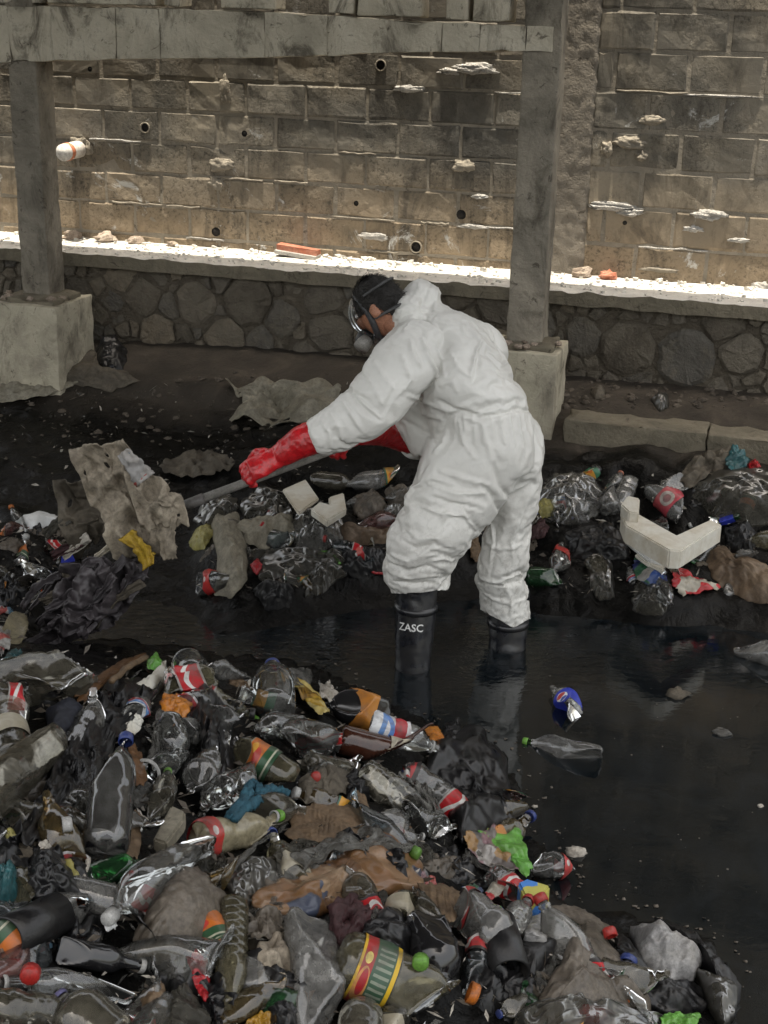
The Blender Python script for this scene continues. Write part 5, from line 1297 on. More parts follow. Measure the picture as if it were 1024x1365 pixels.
# ------------------------------------------------------------------ front heap: bags, sheets, boxes
SH = sheet
SH('black_sheeting', 'long swathe of pleated black plastic sheeting hanging down the left of the heap', 'plastic sheet', 'the pleated black sheeting', [(150, 905), (205, 900), (200, 935), (160, 985), (120, 1050), (70, 1110), (35, 1135), (30, 1105), (65, 1040), (100, 980)], 'bag_black', puff=.05, amp=.012, groove=(R(38), .035, .009))
SH('black_bag', 'black ribbed bin bag drooping beside the orange foil', 'plastic bag', 'the drooping black bag', [(250, 918), (285, 915), (306, 950), (312, 1010), (300, 1038), (270, 1030), (262, 980)], 'bag_black', puff=.06, amp=.01, groove=(R(5), .03, .008))
SH('black_bag', 'wet crumpled black bag shining at the water edge of the heap', 'plastic bag', 'the shining black bag', [(580, 990), (640, 985), (672, 1020), (680, 1075), (692, 1100), (650, 1110), (615, 1112), (600, 1075), (572, 1040)], 'bag_black', puff=.07, amp=.03, freq=10)
SH('black_bag', 'small black bag scrap peaking above the shining black bag', 'plastic bag', 'the small black peak', [(592, 968), (612, 962), (618, 985), (600, 995), (588, 985)], 'bag_black', puff=.03, amp=.012)
SH('mud_sack', 'tan mud coated lumpy sack bulging between the bottles', 'sack', 'the mud coated sack', [(178, 1250), (190, 1212), (222, 1172), (256, 1156), (286, 1168), (303, 1196), (296, 1232), (262, 1270), (214, 1282), (184, 1276)], 'bag_tan', puff=.10, amp=.012, freq=9, pw=2.6, n=90, rings=26)
SH('snack_bag', 'torn brown snack bag with clear crinkled top edge', 'snack bag', 'the brown snack bag', [(342, 1205), (368, 1168), (410, 1140), (470, 1118), (540, 1108), (556, 1150), (552, 1180), (500, 1185), (455, 1200), (430, 1212), (400, 1218)], 'pr_snack', puff=.05, amp=.016, freq=11, n=90, rings=24)
SH('clear_film', 'crinkled clear film folded over the top of the brown snack bag', 'plastic film', 'the crinkled clear film', [(395, 1142), (440, 1116), (500, 1098), (545, 1108), (555, 1138), (500, 1140), (450, 1146), (410, 1160)], 'bag_clear', puff=.075, amp=.02, freq=12)
SH('cardboard_sheet', 'flat brown corrugated cardboard behind the brown snack bag', 'cardboard', 'the corrugated cardboard', [(390, 1085), (420, 1070), (480, 1075), (498, 1100), (470, 1120), (420, 1125), (385, 1122)], 'card', puff=.02, amp=.004, groove=(R(4), .012, .0022))
SH('honeycomb_card', 'golden brown quilted cardboard beside the glossy black jug', 'cardboard', 'the quilted cardboard', [(556, 1178), (590, 1180), (622, 1192), (618, 1215), (596, 1232), (570, 1208)], 'card', puff=.03, amp=.003, groove=(R(40), .014, .003))
SH('cardboard_piece', 'narrow brown cardboard strip standing left of the tan block', 'cardboard', 'the narrow cardboard strip', [(172, 1080), (190, 1090), (184, 1142), (160, 1144)], 'card', puff=.02, amp=.004)
SH('cardboard_piece', 'brown cardboard wedge above the corrugated cardboard', 'cardboard', 'the cardboard wedge', [(470, 1052), (486, 1058), (494, 1090), (478, 1084)], 'card', puff=.02, amp=.003)
SH('cardboard_piece', 'rusty brown sheet sticking up behind the white clam shell', 'cardboard', 'the rusty brown sheet', [(100, 925), (150, 888), (190, 872), (196, 880), (150, 905), (112, 935)], 'card_orange', puff=.03, amp=.006)
SH('cardboard_piece', 'rust coloured scrap under the green capped bottle', 'cardboard', 'the rust coloured scrap', [(172, 990), (188, 1000), (196, 1040), (182, 1050), (170, 1020)], 'card_orange', puff=.02, amp=.008)
SH('cardboard_piece', 'orange brown board lying in the water before the nearer boot', 'cardboard', 'the orange brown board', [(516, 912), (560, 893), (612, 880), (618, 895), (560, 915), (535, 930)], 'card_orange', puff=.002, amp=.002, lift=-.008, hang=.02)
SH('grey_film', 'dull grey dirty film spread below the corrugated cardboard', 'plastic film', 'the dull grey film', [(375, 1130), (400, 1118), (460, 1125), (420, 1140), (370, 1148)], 'bag_grey', puff=.03, amp=.01)
SH('maroon_rag', 'dark maroon rag under the snack bag', 'rag', 'the maroon rag', [(438, 1208), (470, 1195), (500, 1205), (490, 1250), (455, 1262), (440, 1240)], 'maroon', puff=.05, amp=.02)
SH('tan_rag', 'crumpled beige rag left of the flattened milky bottle', 'rag', 'the beige rag', [(345, 1250), (375, 1240), (390, 1270), (385, 1320), (365, 1345), (345, 1310)], 'burlap', puff=.05, amp=.02)
SH('tan_rag', 'tan muddy cloth under the point of the snack bag', 'rag', 'the tan muddy cloth', [(335, 1220), (372, 1212), (378, 1240), (350, 1262), (330, 1255)], 'bag_tan', puff=.04, amp=.02)
SH('red_wrapper', 'glossy red wrapper below the mud coated sack', 'wrapper', 'the glossy red wrapper', [(248, 1280), (262, 1268), (276, 1290), (282, 1325), (272, 1335), (258, 1310)], 'red_film', puff=.03, amp=.008)
SH('orange_wrapper', 'open orange foil packet on top of the torn clear film', 'wrapper', 'the orange foil packet', [(213, 936), (236, 924), (258, 938), (246, 960), (222, 962)], 'orange_film', puff=.05, amp=.014)
SH('clear_film', 'torn clear film draped under the orange foil packet', 'plastic film', 'the torn clear film', [(212, 945), (240, 955), (222, 985), (208, 1020), (194, 1010), (200, 970)], 'bag_clear', puff=.03, amp=.015)
SH('foam_shell', 'broken white foam tray curved like a clam shell', 'foam tray', 'the white clam shell', [(176, 918), (196, 915), (212, 898), (220, 880), (219, 905), (205, 920), (186, 928)], 'foam', puff=.04, amp=.006, edge=.2)
SH('green_scrap', 'leafy green scrap above the white clam shell', 'scrap', 'the leafy green scrap', [(196, 880), (210, 874), (216, 884), (206, 892), (197, 890)], 'pr_green', puff=.03, amp=.012)
SH('pale_scrap', 'pale yellowish foam scrap above the tall bottle of black liquid', 'scrap', 'the pale foam scrap', [(158, 962), (172, 950), (190, 958), (186, 974), (166, 978)], 'foam', puff=.04, amp=.012)
SH('pale_scrap', 'small cream scrap left of the black sheeting', 'scrap', 'the small cream scrap', [(52, 1128), (68, 1118), (72, 1130), (58, 1140)], 'paper', puff=.02, amp=.008)
SH('pale_scrap', 'white crumpled paper scrap above the dark bucket', 'scrap', 'the white paper scrap', [(62, 1200), (82, 1197), (86, 1208), (70, 1212)], 'paper', puff=.02, amp=.008)
SH('pale_scrap', 'white foam crumb beside the neck of the long slanting bottle', 'scrap', 'the white foam crumb', [(136, 1228), (152, 1224), (156, 1236), (142, 1240)], 'foam_clean', puff=.03, amp=.008)
SH('yellow_scrap', 'little yellow scrap at the left edge of the heap', 'scrap', 'the little yellow scrap', [(2, 1112), (14, 1106), (22, 1116), (8, 1122)], 'yellow_film', puff=.02, amp=.008)
SH('teal_bag', 'teal plastic bag glinting at the left edge', 'plastic bag', 'the teal bag', [(-10, 1160), (20, 1155), (32, 1180), (20, 1205), (-10, 1212)], 'teal', puff=.06, amp=.014, groove=(R(10), .03, .006))
SH('blue_cloth', 'dark blue cloth above the thick muddy tube', 'cloth', 'the dark blue cloth', [(62, 945), (95, 930), (112, 950), (95, 975), (68, 975)], 'blue_cloth', puff=.05, amp=.01)
SH('white_wrapper', 'white film scrap with red print at the upper left of the heap', 'wrapper', 'the white film with red print', [(-6, 835), (12, 838), (14, 860), (2, 872), (-6, 868)], 'pr_white', puff=.03, amp=.01)
SH('teal_scrap', 'small teal film at the upper left of the heap', 'wrapper', 'the small teal film', [(0, 885), (16, 865), (30, 868), (22, 880), (2, 892)], 'teal', puff=.02, amp=.008)
SH('white_wrapper', 'white crumpled packet behind the dark bottle with orange label', 'wrapper', 'the white crumpled packet', [(424, 925), (438, 906), (446, 918), (456, 934), (438, 936)], 'paper', puff=.03, amp=.012)
SH('yellow_wrapper', 'yellow and white twisted wrapper above the red swash label', 'wrapper', 'the yellow twisted wrapper', [(385, 905), (400, 905), (425, 925), (438, 948), (425, 952), (408, 935)], 'pr_gold', puff=.03, amp=.012)
SH('clear_film', 'clear crackling film at the water end of the heap', 'plastic film', 'the crackling film', [(380, 895), (400, 892), (420, 905), (410, 918), (388, 912)], 'bag_clear', puff=.04, amp=.016)
SH('orange_scrap', 'orange cap like scrap at the end of the white and blue bottle', 'scrap', 'the orange scrap', [(566, 972), (582, 968), (592, 984), (576, 990)], 'orange_film', puff=.03, amp=.006)
SH('clear_film', 'clear film tuft right of the dusty ribbed bottle', 'plastic film', 'the clear film tuft', [(530, 1035), (560, 1040), (580, 1065), (590, 1090), (570, 1085), (545, 1060)], 'bag_clear', puff=.06, amp=.02)
SH('green_wrapper', 'bright green printed wrapper at the water edge', 'wrapper', 'the bright green wrapper', [(636, 1108), (688, 1096), (697, 1120), (709, 1158), (701, 1170), (676, 1142), (652, 1124)], 'pr_green', puff=.03, amp=.01)
SH('printed_film', 'brown and pink printed film under the green wrapper', 'wrapper', 'the brown printed film', [(618, 1118), (658, 1105), (672, 1130), (690, 1160), (660, 1160), (632, 1138)], 'pr_multi', puff=.03, amp=.014)
SH('red_wrapper', 'red and white wrapper right of the quilted cardboard', 'wrapper', 'the red and white wrapper', [(646, 1190), (672, 1164), (686, 1172), (672, 1190), (654, 1200)], 'pr_redwhite', puff=.03, amp=.008)
SH('blue_scrap', 'blue bottle label scrap left of the red and white wrapper', 'scrap', 'the blue label scrap', [(616, 1184), (632, 1178), (644, 1190), (628, 1196)], 'pr_blue', puff=.02, amp=.008)
SH('grey_bag', 'grey mud caked plastic pad above the black pipe', 'plastic bag', 'the grey mud caked pad', [(698, 1230), (720, 1216), (752, 1228), (754, 1242), (730, 1252), (700, 1248)], 'pale_rock', puff=.04, amp=.006)
SH('black_board', 'flat dark panel between pipe and pad, wet at its edge', 'panel', 'the flat dark panel', [(690, 1255), (745, 1248), (730, 1280), (712, 1300), (694, 1280)], 'bag_black', puff=.02, amp=.004)
SH('mud_bag', 'large brown stained bag at the lower right edge of the heap', 'plastic bag', 'the large brown bag', [(712, 1345), (740, 1290), (765, 1240), (800, 1240), (830, 1290), (860, 1330), (850, 1375), (720, 1380)], 'bag_tan', puff=.09, amp=.016, freq=8, n=90, rings=24)
SH('clear_bag', 'clear bag with a red patch at the near right corner of the heap', 'plastic bag', 'the clear bag with a red patch', [(690, 1370), (705, 1340), (760, 1330), (830, 1340), (880, 1362), (870, 1400), (720, 1410)], 'bag_grey', puff=.1, amp=.016)
SH('red_wrapper', 'faded red patch of print on the near clear bag', 'wrapper', 'the faded red print', [(765, 1345), (800, 1345), (826, 1352), (812, 1372), (770, 1372)], 'red_film', puff=.10, amp=.008, lift=.03)
SH('grey_strip', 'grey muddy tube like film leading to the lower right', 'plastic film', 'the grey tube like film', [(732, 1214), (752, 1205), (790, 1220), (822, 1244), (815, 1254), (780, 1234), (745, 1224)], 'bag_tan', puff=.04, amp=.006)
SH('black_box', 'wet black plastic tray between the brown bag and the pale lump', 'tray', 'the wet black tray', [(818, 1240), (838, 1252), (866, 1290), (880, 1312), (866, 1318), (845, 1308), (826, 1280)], 'bag_black', puff=.04, amp=.006)
pl = thing('pale_bundle', 'pale lumpy sodden bundle in a torn black bag in the water', 'bundle', hit1(890, 1290))
SH('pale_lump', '', '', '', [(842, 1240), (862, 1232), (900, 1245), (925, 1258), (936, 1280), (922, 1305), (890, 1310), (868, 1290), (850, 1265)], 'pale_rock', parent=pl, puff=.10, amp=.022, freq=9, n=90, rings=24)
SH('bag_rim', '', '', '', [(876, 1226), (905, 1228), (940, 1260), (970, 1290), (986, 1312), (980, 1345), (965, 1330), (948, 1300), (925, 1268), (900, 1248)], 'bag_black', parent=pl, puff=.06, amp=.014)
SH('bag_flap', '', '', '', [(930, 1290), (962, 1305), (984, 1315), (980, 1345), (966, 1362), (952, 1340), (940, 1320)], 'bag_grey', parent=pl, puff=.05, amp=.012, lift=.03)
SH('bag_under', '', '', '', [(850, 1290), (880, 1305), (930, 1310), (945, 1335), (900, 1350), (860, 1335)], 'bag_black', parent=pl, puff=.04, amp=.016)
HERO.append(('the pale lumpy bundle', 900, 1280))
SH('printed_film', 'yellow green printed film under the pale bundle at the lower edge', 'wrapper', 'the yellow green film', [(880, 1355), (905, 1350), (935, 1352), (925, 1375), (890, 1380)], 'pr_green', puff=.02, amp=.01)
SH('gold_wrapper', 'gold wrapper corner at the bottom edge left of the beige rag', 'wrapper', 'the gold wrapper', [(328, 1362), (348, 1350), (362, 1356), (356, 1385), (330, 1385)], 'pr_gold', puff=.03, amp=.01)
SH('black_bag', 'black glossy bag at the bottom edge under the beige rag', 'plastic bag', 'the glossy black bag', [(355, 1348), (385, 1335), (405, 1355), (400, 1385), (360, 1390)], 'bag_black', puff=.05, amp=.016)
SH('red_wrapper', 'red and white box end at the left edge above the level glass bottle', 'wrapper', 'the red box end', [(-10, 1282), (28, 1276), (30, 1298), (-10, 1302)], 'pr_redwhite', puff=.02, amp=.003)
SH('muddy_film', 'brown translucent film at the bottom by the violet capped bottle', 'plastic film', 'the brown translucent film', [(215, 1345), (245, 1315), (270, 1340), (285, 1375), (220, 1385)], 'bag_grey', puff=.05, amp=.016)
SH('brown_scrap', 'brown cardboard edge below the silver capped dark bottle', 'scrap', 'the brown cardboard edge', [(185, 1325), (215, 1310), (222, 1335), (195, 1350)], 'card', puff=.03, amp=.008)
SH('black_bag', 'dull black bag filling the hollow under the glossy black jug', 'plastic bag', 'the dull black bag', [(470, 1235), (520, 1215), (552, 1230), (545, 1280), (500, 1285), (470, 1265)], 'bag_black', puff=.06, amp=.02)
SH('blue_film', 'pale blue film glinting above the dull black bag', 'plastic film', 'the pale blue film', [(484, 1222), (505, 1205), (520, 1212), (500, 1232), (488, 1236)], 'bag_clear', puff=.04, amp=.012)
SH('clear_film', 'stiff clear blade of film right of the tan filled bottle', 'plastic film', 'the stiff film blade', [(316, 1140), (345, 1118), (388, 1094), (380, 1110), (345, 1134), (310, 1170), (296, 1178)], 'bag_clear', puff=.05, amp=.008)
SH('grey_bag', 'dim grey film bag left of the crinkled snack bag', 'plastic bag', 'the dim grey film bag', [(300, 1165), (330, 1145), (362, 1150), (370, 1175), (340, 1200), (312, 1196)], 'bag_grey', puff=.06, amp=.014)
SH('dark_rag', 'dark grey rag under the red swash label bottle', 'rag', 'the dark grey rag', [(400, 1035), (440, 1018), (478, 1020), (470, 1050), (430, 1070), (395, 1065)], 'sack_dim', puff=.04, amp=.016)
SH('black_bag', 'rough black bag in the lower left of the heap', 'plastic bag', 'the rough black bag', [(35, 1150), (80, 1135), (120, 1160), (115, 1200), (70, 1215), (35, 1195)], 'bag_black', puff=.06, amp=.024)
# tan foam block, bucket, pipe, netting, carton, L-shaped foam
def slab_px(name, label, cat, ref, top, zlift, thick, m, group=None, loc_amp=.002):
    """flat-topped solid: traced top face lifted off the land, real thickness below"""
    c = np.array(top, float).mean(0); z = hit1(*c)[2] + zlift; T = np.array([on_z(x, y, z) for x, y in top])
    n = len(T); B_ = T - np.array([0, 0, thick]); bm = bmesh.new()
    vs = [bm.verts.new(v) for v in np.concatenate([T, B_])]; bm.faces.new(vs[:n]); bm.faces.new(list(reversed(vs[n:])))
    for k in range(n): bm.faces.new([vs[k], vs[(k + 1) % n], vs[n + (k + 1) % n], vs[n + k]])
    bmesh.ops.recalc_face_normals(bm, faces=bm.faces); bmesh.ops.bevel(bm, geom=bm.edges[:], offset=.006, segments=2, affect='EDGES')
    V = np.array([v.co[:] for v in bm.verts]); F = [[v.index for v in f.verts] for f in bm.faces]; bm.free()
    V = V + loc_amp * np.stack([noise(V * 30, k) for k in range(3)], 1)
    o = mesh(name, V, F, M[m], loc=V.mean(0), smooth=False); tag(o, label, cat, group); HERO.append((ref, *c)); return o
slab_px('foam_block', 'tan speckled foam block above the long slanting bottle', 'foam block', 'the tan foam block', [(204, 1118), (228, 1072), (248, 1080), (246, 1092), (222, 1124)], .09, .04, 'tarp')
slab_px('carton', 'little blue and yellow carton at the water edge of the heap', 'carton', 'the blue and yellow carton', [(690, 1176), (702, 1170), (734, 1180), (722, 1200), (700, 1196)], .09, .07, 'pr_box')
fo = slab_px('foam_corner', 'white L shaped foam packing corner lying on the far rubbish', 'foam packing', 'the white foam corner', [(828, 684), (838, 677), (902, 713), (947, 692), (963, 699), (908, 734), (892, 733), (834, 700)], .15, .085, 'foam')
slab_px('foam_strip', 'thin white foam strip under the near side of the foam corner', 'foam packing', 'the thin foam strip', [(832, 720), (846, 722), (888, 742), (884, 750), (866, 746)], .06, .02, 'foam_clean')
slab_px('foam_strip', 'second foam strip poking out above the blue wrapper', 'foam packing', 'the second foam strip', [(846, 738), (858, 736), (888, 752), (884, 760), (862, 750)], .04, .02, 'foam')
slab_px('foam_lump', 'small dirty foam lump behind the upper end of the foam corner', 'foam packing', 'the dirty foam lump', [(828, 672), (836, 660), (853, 664), (852, 684), (838, 682)], .14, .06, 'foam')
slab_px('foam_box', 'white foam tray stained brown leaning left of the bottles', 'foam box', 'the stained foam box', [(376, 652), (408, 638), (425, 664), (398, 684)], .09, .018, 'foam')
slab_px('foam_box', 'torn white foam box right of the stained one', 'foam box', 'the torn foam box', [(414, 678), (426, 668), (440, 672), (438, 662), (458, 656), (462, 678), (436, 694)], .09, .035, 'foam')
def open_tube(name, label, cat, ref, mouth, back, dia, m, wall=.006, inner='dark'):
    s = px_per_m(hit1(*mouth, .05)); r = dia / 2 / s; a = hit1(*mouth, r * .9); b = hit1(*back, r * .6); d = unit(b - a) * max(.16, np.linalg.norm(b - a)); A = axes_for(d, toward=np.array([0, 0, 1.]))
    L = np.linalg.norm(d); t = thing(name, label, cat, a)
    V, F = lathe([(r - wall, .0), (r, 0.0), (r * .99, L * .5), (r * .97, L), (0, L)], 36); child('shell', a + V @ A, F, M[m], t)
    V, F = lathe([(r - wall, .0), (r - wall, L * .9), (0, L * .9)], 36); child('lining', a + V @ A, F, M[inner], t); HERO.append((ref, *mouth)); return t
open_tube('black_pipe', 'short black pipe with its round mouth open towards us', 'pipe', 'the open black pipe', (680, 1298), (672, 1268), 56, 'bag_black')
open_tube('black_bucket', 'dark bucket lying with its mouth to the left edge', 'bucket', 'the dark bucket', (8, 1252), (62, 1225), 62, 'bag_black')
def strand(name, label, cat, ref, pts, rad, m, n=8, lift=.02, parts=None):
    P = [hit1(x, y, lift + (p[0] if p else 0)) for (x, y, *p) in pts]; P = np.array(P)
    tt = np.linspace(0, len(P) - 1, (len(P) - 1) * 6 + 1); Q = np.array([P[int(min(t, len(P) - 2))] * (1 - (t - int(min(t, len(P) - 2)))) + P[int(min(t, len(P) - 2)) + 1] * (t - int(min(t, len(P) - 2))) for t in tt])
    Q = Q + .006 * np.stack([noise(Q * 16, k) for k in range(3)], 1)
    V, F = tube(Q, rad, n); V = V + .25 * rad * creases(V * 60, 3, 2)[:, None] * np.array([1, 1, 1]) * .5
    o = mesh(name, V, F, M[m], loc=Q[0]); tag(o, label, cat); HERO.append((ref, *np.array([p[:2] for p in pts]).mean(0))); return o
nt_ = thing('netting', 'twisted blue nylon netting looped over the bottles', 'netting', hit1(330, 1075))
for pts, rad in (([(305, 1090), (322, 1072), (330, 1052), (340, 1044), (348, 1052), (342, 1066), (330, 1078), (312, 1092)], .012), ([(342, 1064), (356, 1054), (372, 1054), (384, 1062)], .012), ([(308, 1094), (318, 1080), (328, 1066), (334, 1056)], .012), ([(314, 1096), (326, 1082), (340, 1070), (360, 1058)], .009)):
    P = np.array([hit1(x, y, .075) for x, y in pts]); tt = np.linspace(0, len(P) - 1, len(P) * 7)
    Q = np.stack([np.interp(tt, np.arange(len(P)), P[:, k]) for k in range(3)], 1); Q += .008 * np.stack([noise(Q * 22, k) for k in range(3)], 1)
    V, F = tube(Q, rad, 10); V += .012 * creases(V * 45, 2, 2)[:, None] * UPV; child('net_cord', V, F, M['rope'], nt_)
HERO.append(('the blue netting', 335, 1072))
strand('yellow_strap', 'yellow green plastic strap below the rough black bag', 'strap', 'the yellow green strap', [(90, 1150), (98, 1168), (104, 1195)], .012, 'yellow_film')
strand('thin_stick', 'thin pale stick beside the yellow green strap', 'stick', 'the thin pale stick', [(118, 1145), (112, 1160), (108, 1180)], .006, 'paper')
strand('straw', 'dark stick leaning over the clam shell towards the rusty sheet', 'stick', 'the leaning dark stick', [(148, 908), (168, 892), (194, 876)], .009, 'card', lift=.06)

# ------------------------------------------------------------------ cloth flung off the shovel, and the far heap
YB = 4.62
cb = thing('cloth_bundle', 'torn beige cloth bundle tumbling off the shovel blade', 'cloth bundle', on_Y(180, 660, YB))
g = np.random.default_rng(4)
def streamer(p, q, w0, w1, Y, m, par, name, bend=0.0, amp=.012, seed=0, n=22, fray=.35):
    """ragged strip of cloth from pixel p to pixel q (widths in pixels), creased along its length, with torn edges"""
    p, q = np.array(p, float), np.array(q, float); d = q - p; nrm = np.array([-d[1], d[0]]) / np.linalg.norm(d); V = []
    k = 9
    for i in range(n):
        t = i / (n - 1); c = p + d * t + nrm * bend * math.sin(math.pi * t) ; w_ = (w0 + (w1 - w0) * t)
        for j in range(k):
            s_ = j / (k - 1) - .5; ed = 1 + fray * noise(np.array([[t * 7 + seed, (s_ > 0) * 5.0, seed * .7]]), seed)[0] + fray * .5 * noise(np.array([[t * 17 + seed, (s_ > 0) * 5.0, 3.0]]), seed)[0]
            V.append(on_Y(*(c + nrm * w_ * s_ * ed), Y))
    V = np.array(V); ln = np.repeat(np.linspace(0, 1, n), k); sc = np.tile(np.linspace(-.5, .5, k), n)
    prof = 1.6 * noise(np.stack([sc * 4.5 + seed, ln * 1.2, ln * 0 + seed], 1), seed) + .8 * noise(np.stack([sc * 10 + seed, ln * 2, ln * 0], 1), seed + 3)
    V = V - FWD * (amp * prof + amp * .8 * crumple(V * 16, seed) + amp * .35 * crumple(V * 45, seed + 1))[:, None]
    o = child(name, V, grid_faces(k, n), M[m], par); md = o.modifiers.new('t', 'SOLIDIFY'); md.thickness = .004; return o
def limp(name, quad, m, par, seed, pins, n=46, k=34, grow=.24, grav=.3, frames=14, depth=.05, dY=0.0, bend=.02):
    """a limp rag: too much cloth let fall for half a second from a few held points; quad = pixels TL, TR, BR, BL"""
    TL, TR, BR, BL = (np.array(q, float) for q in quad); P = []
    for i in range(n):
        for j in range(k):
            s_, t = i / (n - 1), j / (k - 1); fr_ = 1 + .10 * noise(np.array([[s_ * 6 + seed, t * 6, 0.0]]), seed)[0]
            q = (TL * (1 - s_) + TR * s_) * (1 - t * fr_) + (BL * (1 - s_) + BR * s_) * t * fr_; P.append((*q, s_, t))
    P = np.array(P); V = on_Y(P[:, 0], P[:, 1], YB + dY)
    V = V - FWD * (depth * crumple(V * 7, seed) + depth * .5 * crumple(V * 17, seed + 1))[:, None]
    wt = np.full(len(V), .004)
    for (a, c, r_) in pins: wt = np.maximum(wt, np.exp(-(((P[:, 2] - a) / r_) ** 2 + ((P[:, 3] - c) / r_) ** 2)))
    F = grid_faces(k, n); V = buckle(V, F, wt, frames, grow, bend, grav)
    g2 = np.random.default_rng(seed); hole = [(g2.random(), g2.random(), g2.uniform(.015, .035)) for _ in range(3)]           # torn through here and there
    F = [f for f in F if not any((P[f[0], 2] - a) ** 2 + (P[f[0], 3] - c) ** 2 < r_ * r_ for a, c, r_ in hole)]
    o = child(name, V, F, M[m], par); o.modifiers.new('s', 'SUBSURF').render_levels = 1; md = o.modifiers.new('t', 'SOLIDIFY'); md.thickness = .003; return o
limp('cloth_fold', [(92, 600), (168, 588), (236, 730), (150, 726)], 'burlap', cb, 3, [(.1, .05, .12), (.45, .1, .12), (.9, .1, .1), (.5, .6, .12), (1, .9, .12)], dY=0)
limp('cloth_fold', [(166, 628), (232, 640), (252, 694), (186, 702)], 'burlap', cb, 5, [(.1, .1, .14), (.6, .05, .14), (1, .5, .14), (.4, .8, .12)], 34, 26, dY=-.07)
limp('cloth_fold', [(70, 640), (140, 632), (166, 716), (96, 726)], 'sack_dim', cb, 7, [(.1, .1, .14), (.8, .1, .14), (.5, .9, .12)], 36, 26, dY=.09)
for i, (p, q, w0, w1, dy, mm, bend) in enumerate([
    ((164, 602), (194, 640), 16, 32, -.08, 'pr_white', 0), ((222, 690), (228, 746), 26, 20, -.03, 'burlap', 3), ((168, 712), (198, 756), 22, 16, -.06, 'yellow', -6), ((182, 722), (204, 742), 14, 12, -.04, 'yellow', 3),
    ((92, 690), (60, 716), 16, 10, .06, 'bag_grey', 2), ((120, 716), (84, 744), 12, 7, .05, 'paper', 1), ((150, 728), (118, 752), 9, 5, .04, 'foam', 1), ((108, 722), (70, 742), 14, 8, .05, 'maroon', 1)]):
    streamer(p, q, w0, w1, YB + dy, mm, cb, 'cloth_fold', bend, .016, 30 + i)
ws = thing('shredded_sack', 'dark mauve wet torn sack falling slantwise below the beige bundle', 'sack', on_Y(130, 800, YB))
limp('sack_cloth', [(86, 750), (206, 740), (150, 838), (34, 862)], 'mauve', ws, 11, [(0, .05, .1), (.35, 0, .08), (.65, .08, .08), (1, 0, .1), (.5, .6, .1), (.1, 1, .1), (.8, .95, .1)], 52, 44, .16, .2, 14, .05, .02)
limp('sack_cloth', [(110, 742), (190, 750), (118, 850), (60, 830)], 'mauve', ws, 13, [(.2, .0, .1), (.8, .05, .1), (.3, .9, .1), (.9, .9, .1)], 40, 36, .16, .2, 14, .05, -.05)
for i in range(16):
    a = np.array([g.uniform(70, 198), g.uniform(740, 810)]); q = a + np.array([-1, 1.0]) * g.uniform(26, 60) + g.uniform(-8, 8, 2); q[0] = max(q[0], 20); q[1] = min(q[1], 872)
    streamer(a, q, g.uniform(8, 20), g.uniform(3, 10), YB + g.uniform(-.08, .12), 'mauve' if i % 4 else ('sack_dim', 'bag_tan', 'bag_grey')[i % 3], ws, 'shred', g.uniform(-9, 9), .010, 80 + i, 20, .8)
HERO.append(('the mauve shreds', 120, 800))
HERO.append(('the beige cloth bundle', 180, 660))
SH('foam_tray', 'white foam lid half sunk in the sludge at the far left', 'foam tray', 'the white foam lid', [(19, 700), (30, 688), (52, 681), (74, 686), (84, 694), (60, 700), (36, 706)], 'foam_clean', puff=.03, amp=.003)
SH('brown_bag', 'brown leathery bag at the right below the foam corner', 'bag', 'the brown leathery bag', [(944, 742), (962, 733), (1000, 742), (1030, 765), (1036, 798), (1000, 798), (968, 785), (950, 768)], 'brown_bag', puff=.07, amp=.016)
SH('clear_bag', 'large filled clear bag at the right edge of the far rubbish', 'plastic bag', 'the large filled bag', [(928, 660), (942, 638), (975, 628), (1020, 632), (1060, 640), (1060, 690), (1000, 692), (960, 684)], 'bag_grey', puff=.12, amp=.012)
SH('rag_pile', 'brown and olive rags heaped under the kerb', 'rag', 'the olive rags', [(900, 640), (925, 612), (965, 598), (985, 606), (990, 628), (950, 636), (925, 648)], 'sack_dim', puff=.08, amp=.02)
SH('teal_rag', 'teal rag on top of the olive rags', 'rag', 'the teal rag', [(966, 612), (978, 596), (992, 602), (998, 618), (985, 630), (970, 628)], 'teal', puff=.08, amp=.016, lift=.05)
SH('pink_scrap', 'pinkish scrap right of the teal rag', 'scrap', 'the pinkish scrap', [(996, 622), (1006, 612), (1014, 624), (1004, 632)], 'red_film', puff=.04, amp=.01)
SH('clear_bag', 'clear bag with greenish contents right of the white trousers', 'plastic bag', 'the clear bag with green inside', [(716, 660), (740, 638), (775, 634), (798, 648), (802, 678), (770, 694), (730, 692)], 'bag_clear', puff=.09, amp=.018)
SH('green_scrap', 'green leafy scrap inside the far clear bag', 'scrap', 'the green leafy scrap', [(714, 672), (728, 664), (742, 672), (738, 688), (720, 690)], 'yellow_film', puff=.06, amp=.01)
SH('red_wrapper', 'red and cream wrapper in front of the foam corner', 'wrapper', 'the red and cream wrapper', [(894, 762), (905, 756), (930, 770), (960, 780), (940, 790), (912, 795), (898, 785)], 'pr_redwhite', puff=.04, amp=.012)
SH('blue_wrapper', 'blue and green crumpled wrapper under the foam strips', 'wrapper', 'the blue and green wrapper', [(842, 752), (858, 742), (880, 758), (890, 775), (870, 782), (848, 770)], 'pr_blue', puff=.04, amp=.012)
SH('maroon_bag', 'dark red wrapper beside the right trouser leg', 'wrapper', 'the dark red wrapper', [(706, 700), (720, 690), (732, 702), (726, 718), (708, 720)], 'maroon', puff=.05, amp=.012)
SH('grey_bag', 'grey crumpled bag right of the green soda bottle', 'plastic bag', 'the far grey bag', [(786, 748), (800, 740), (815, 752), (818, 790), (800, 796), (788, 775)], 'bag_grey', puff=.05, amp=.018)
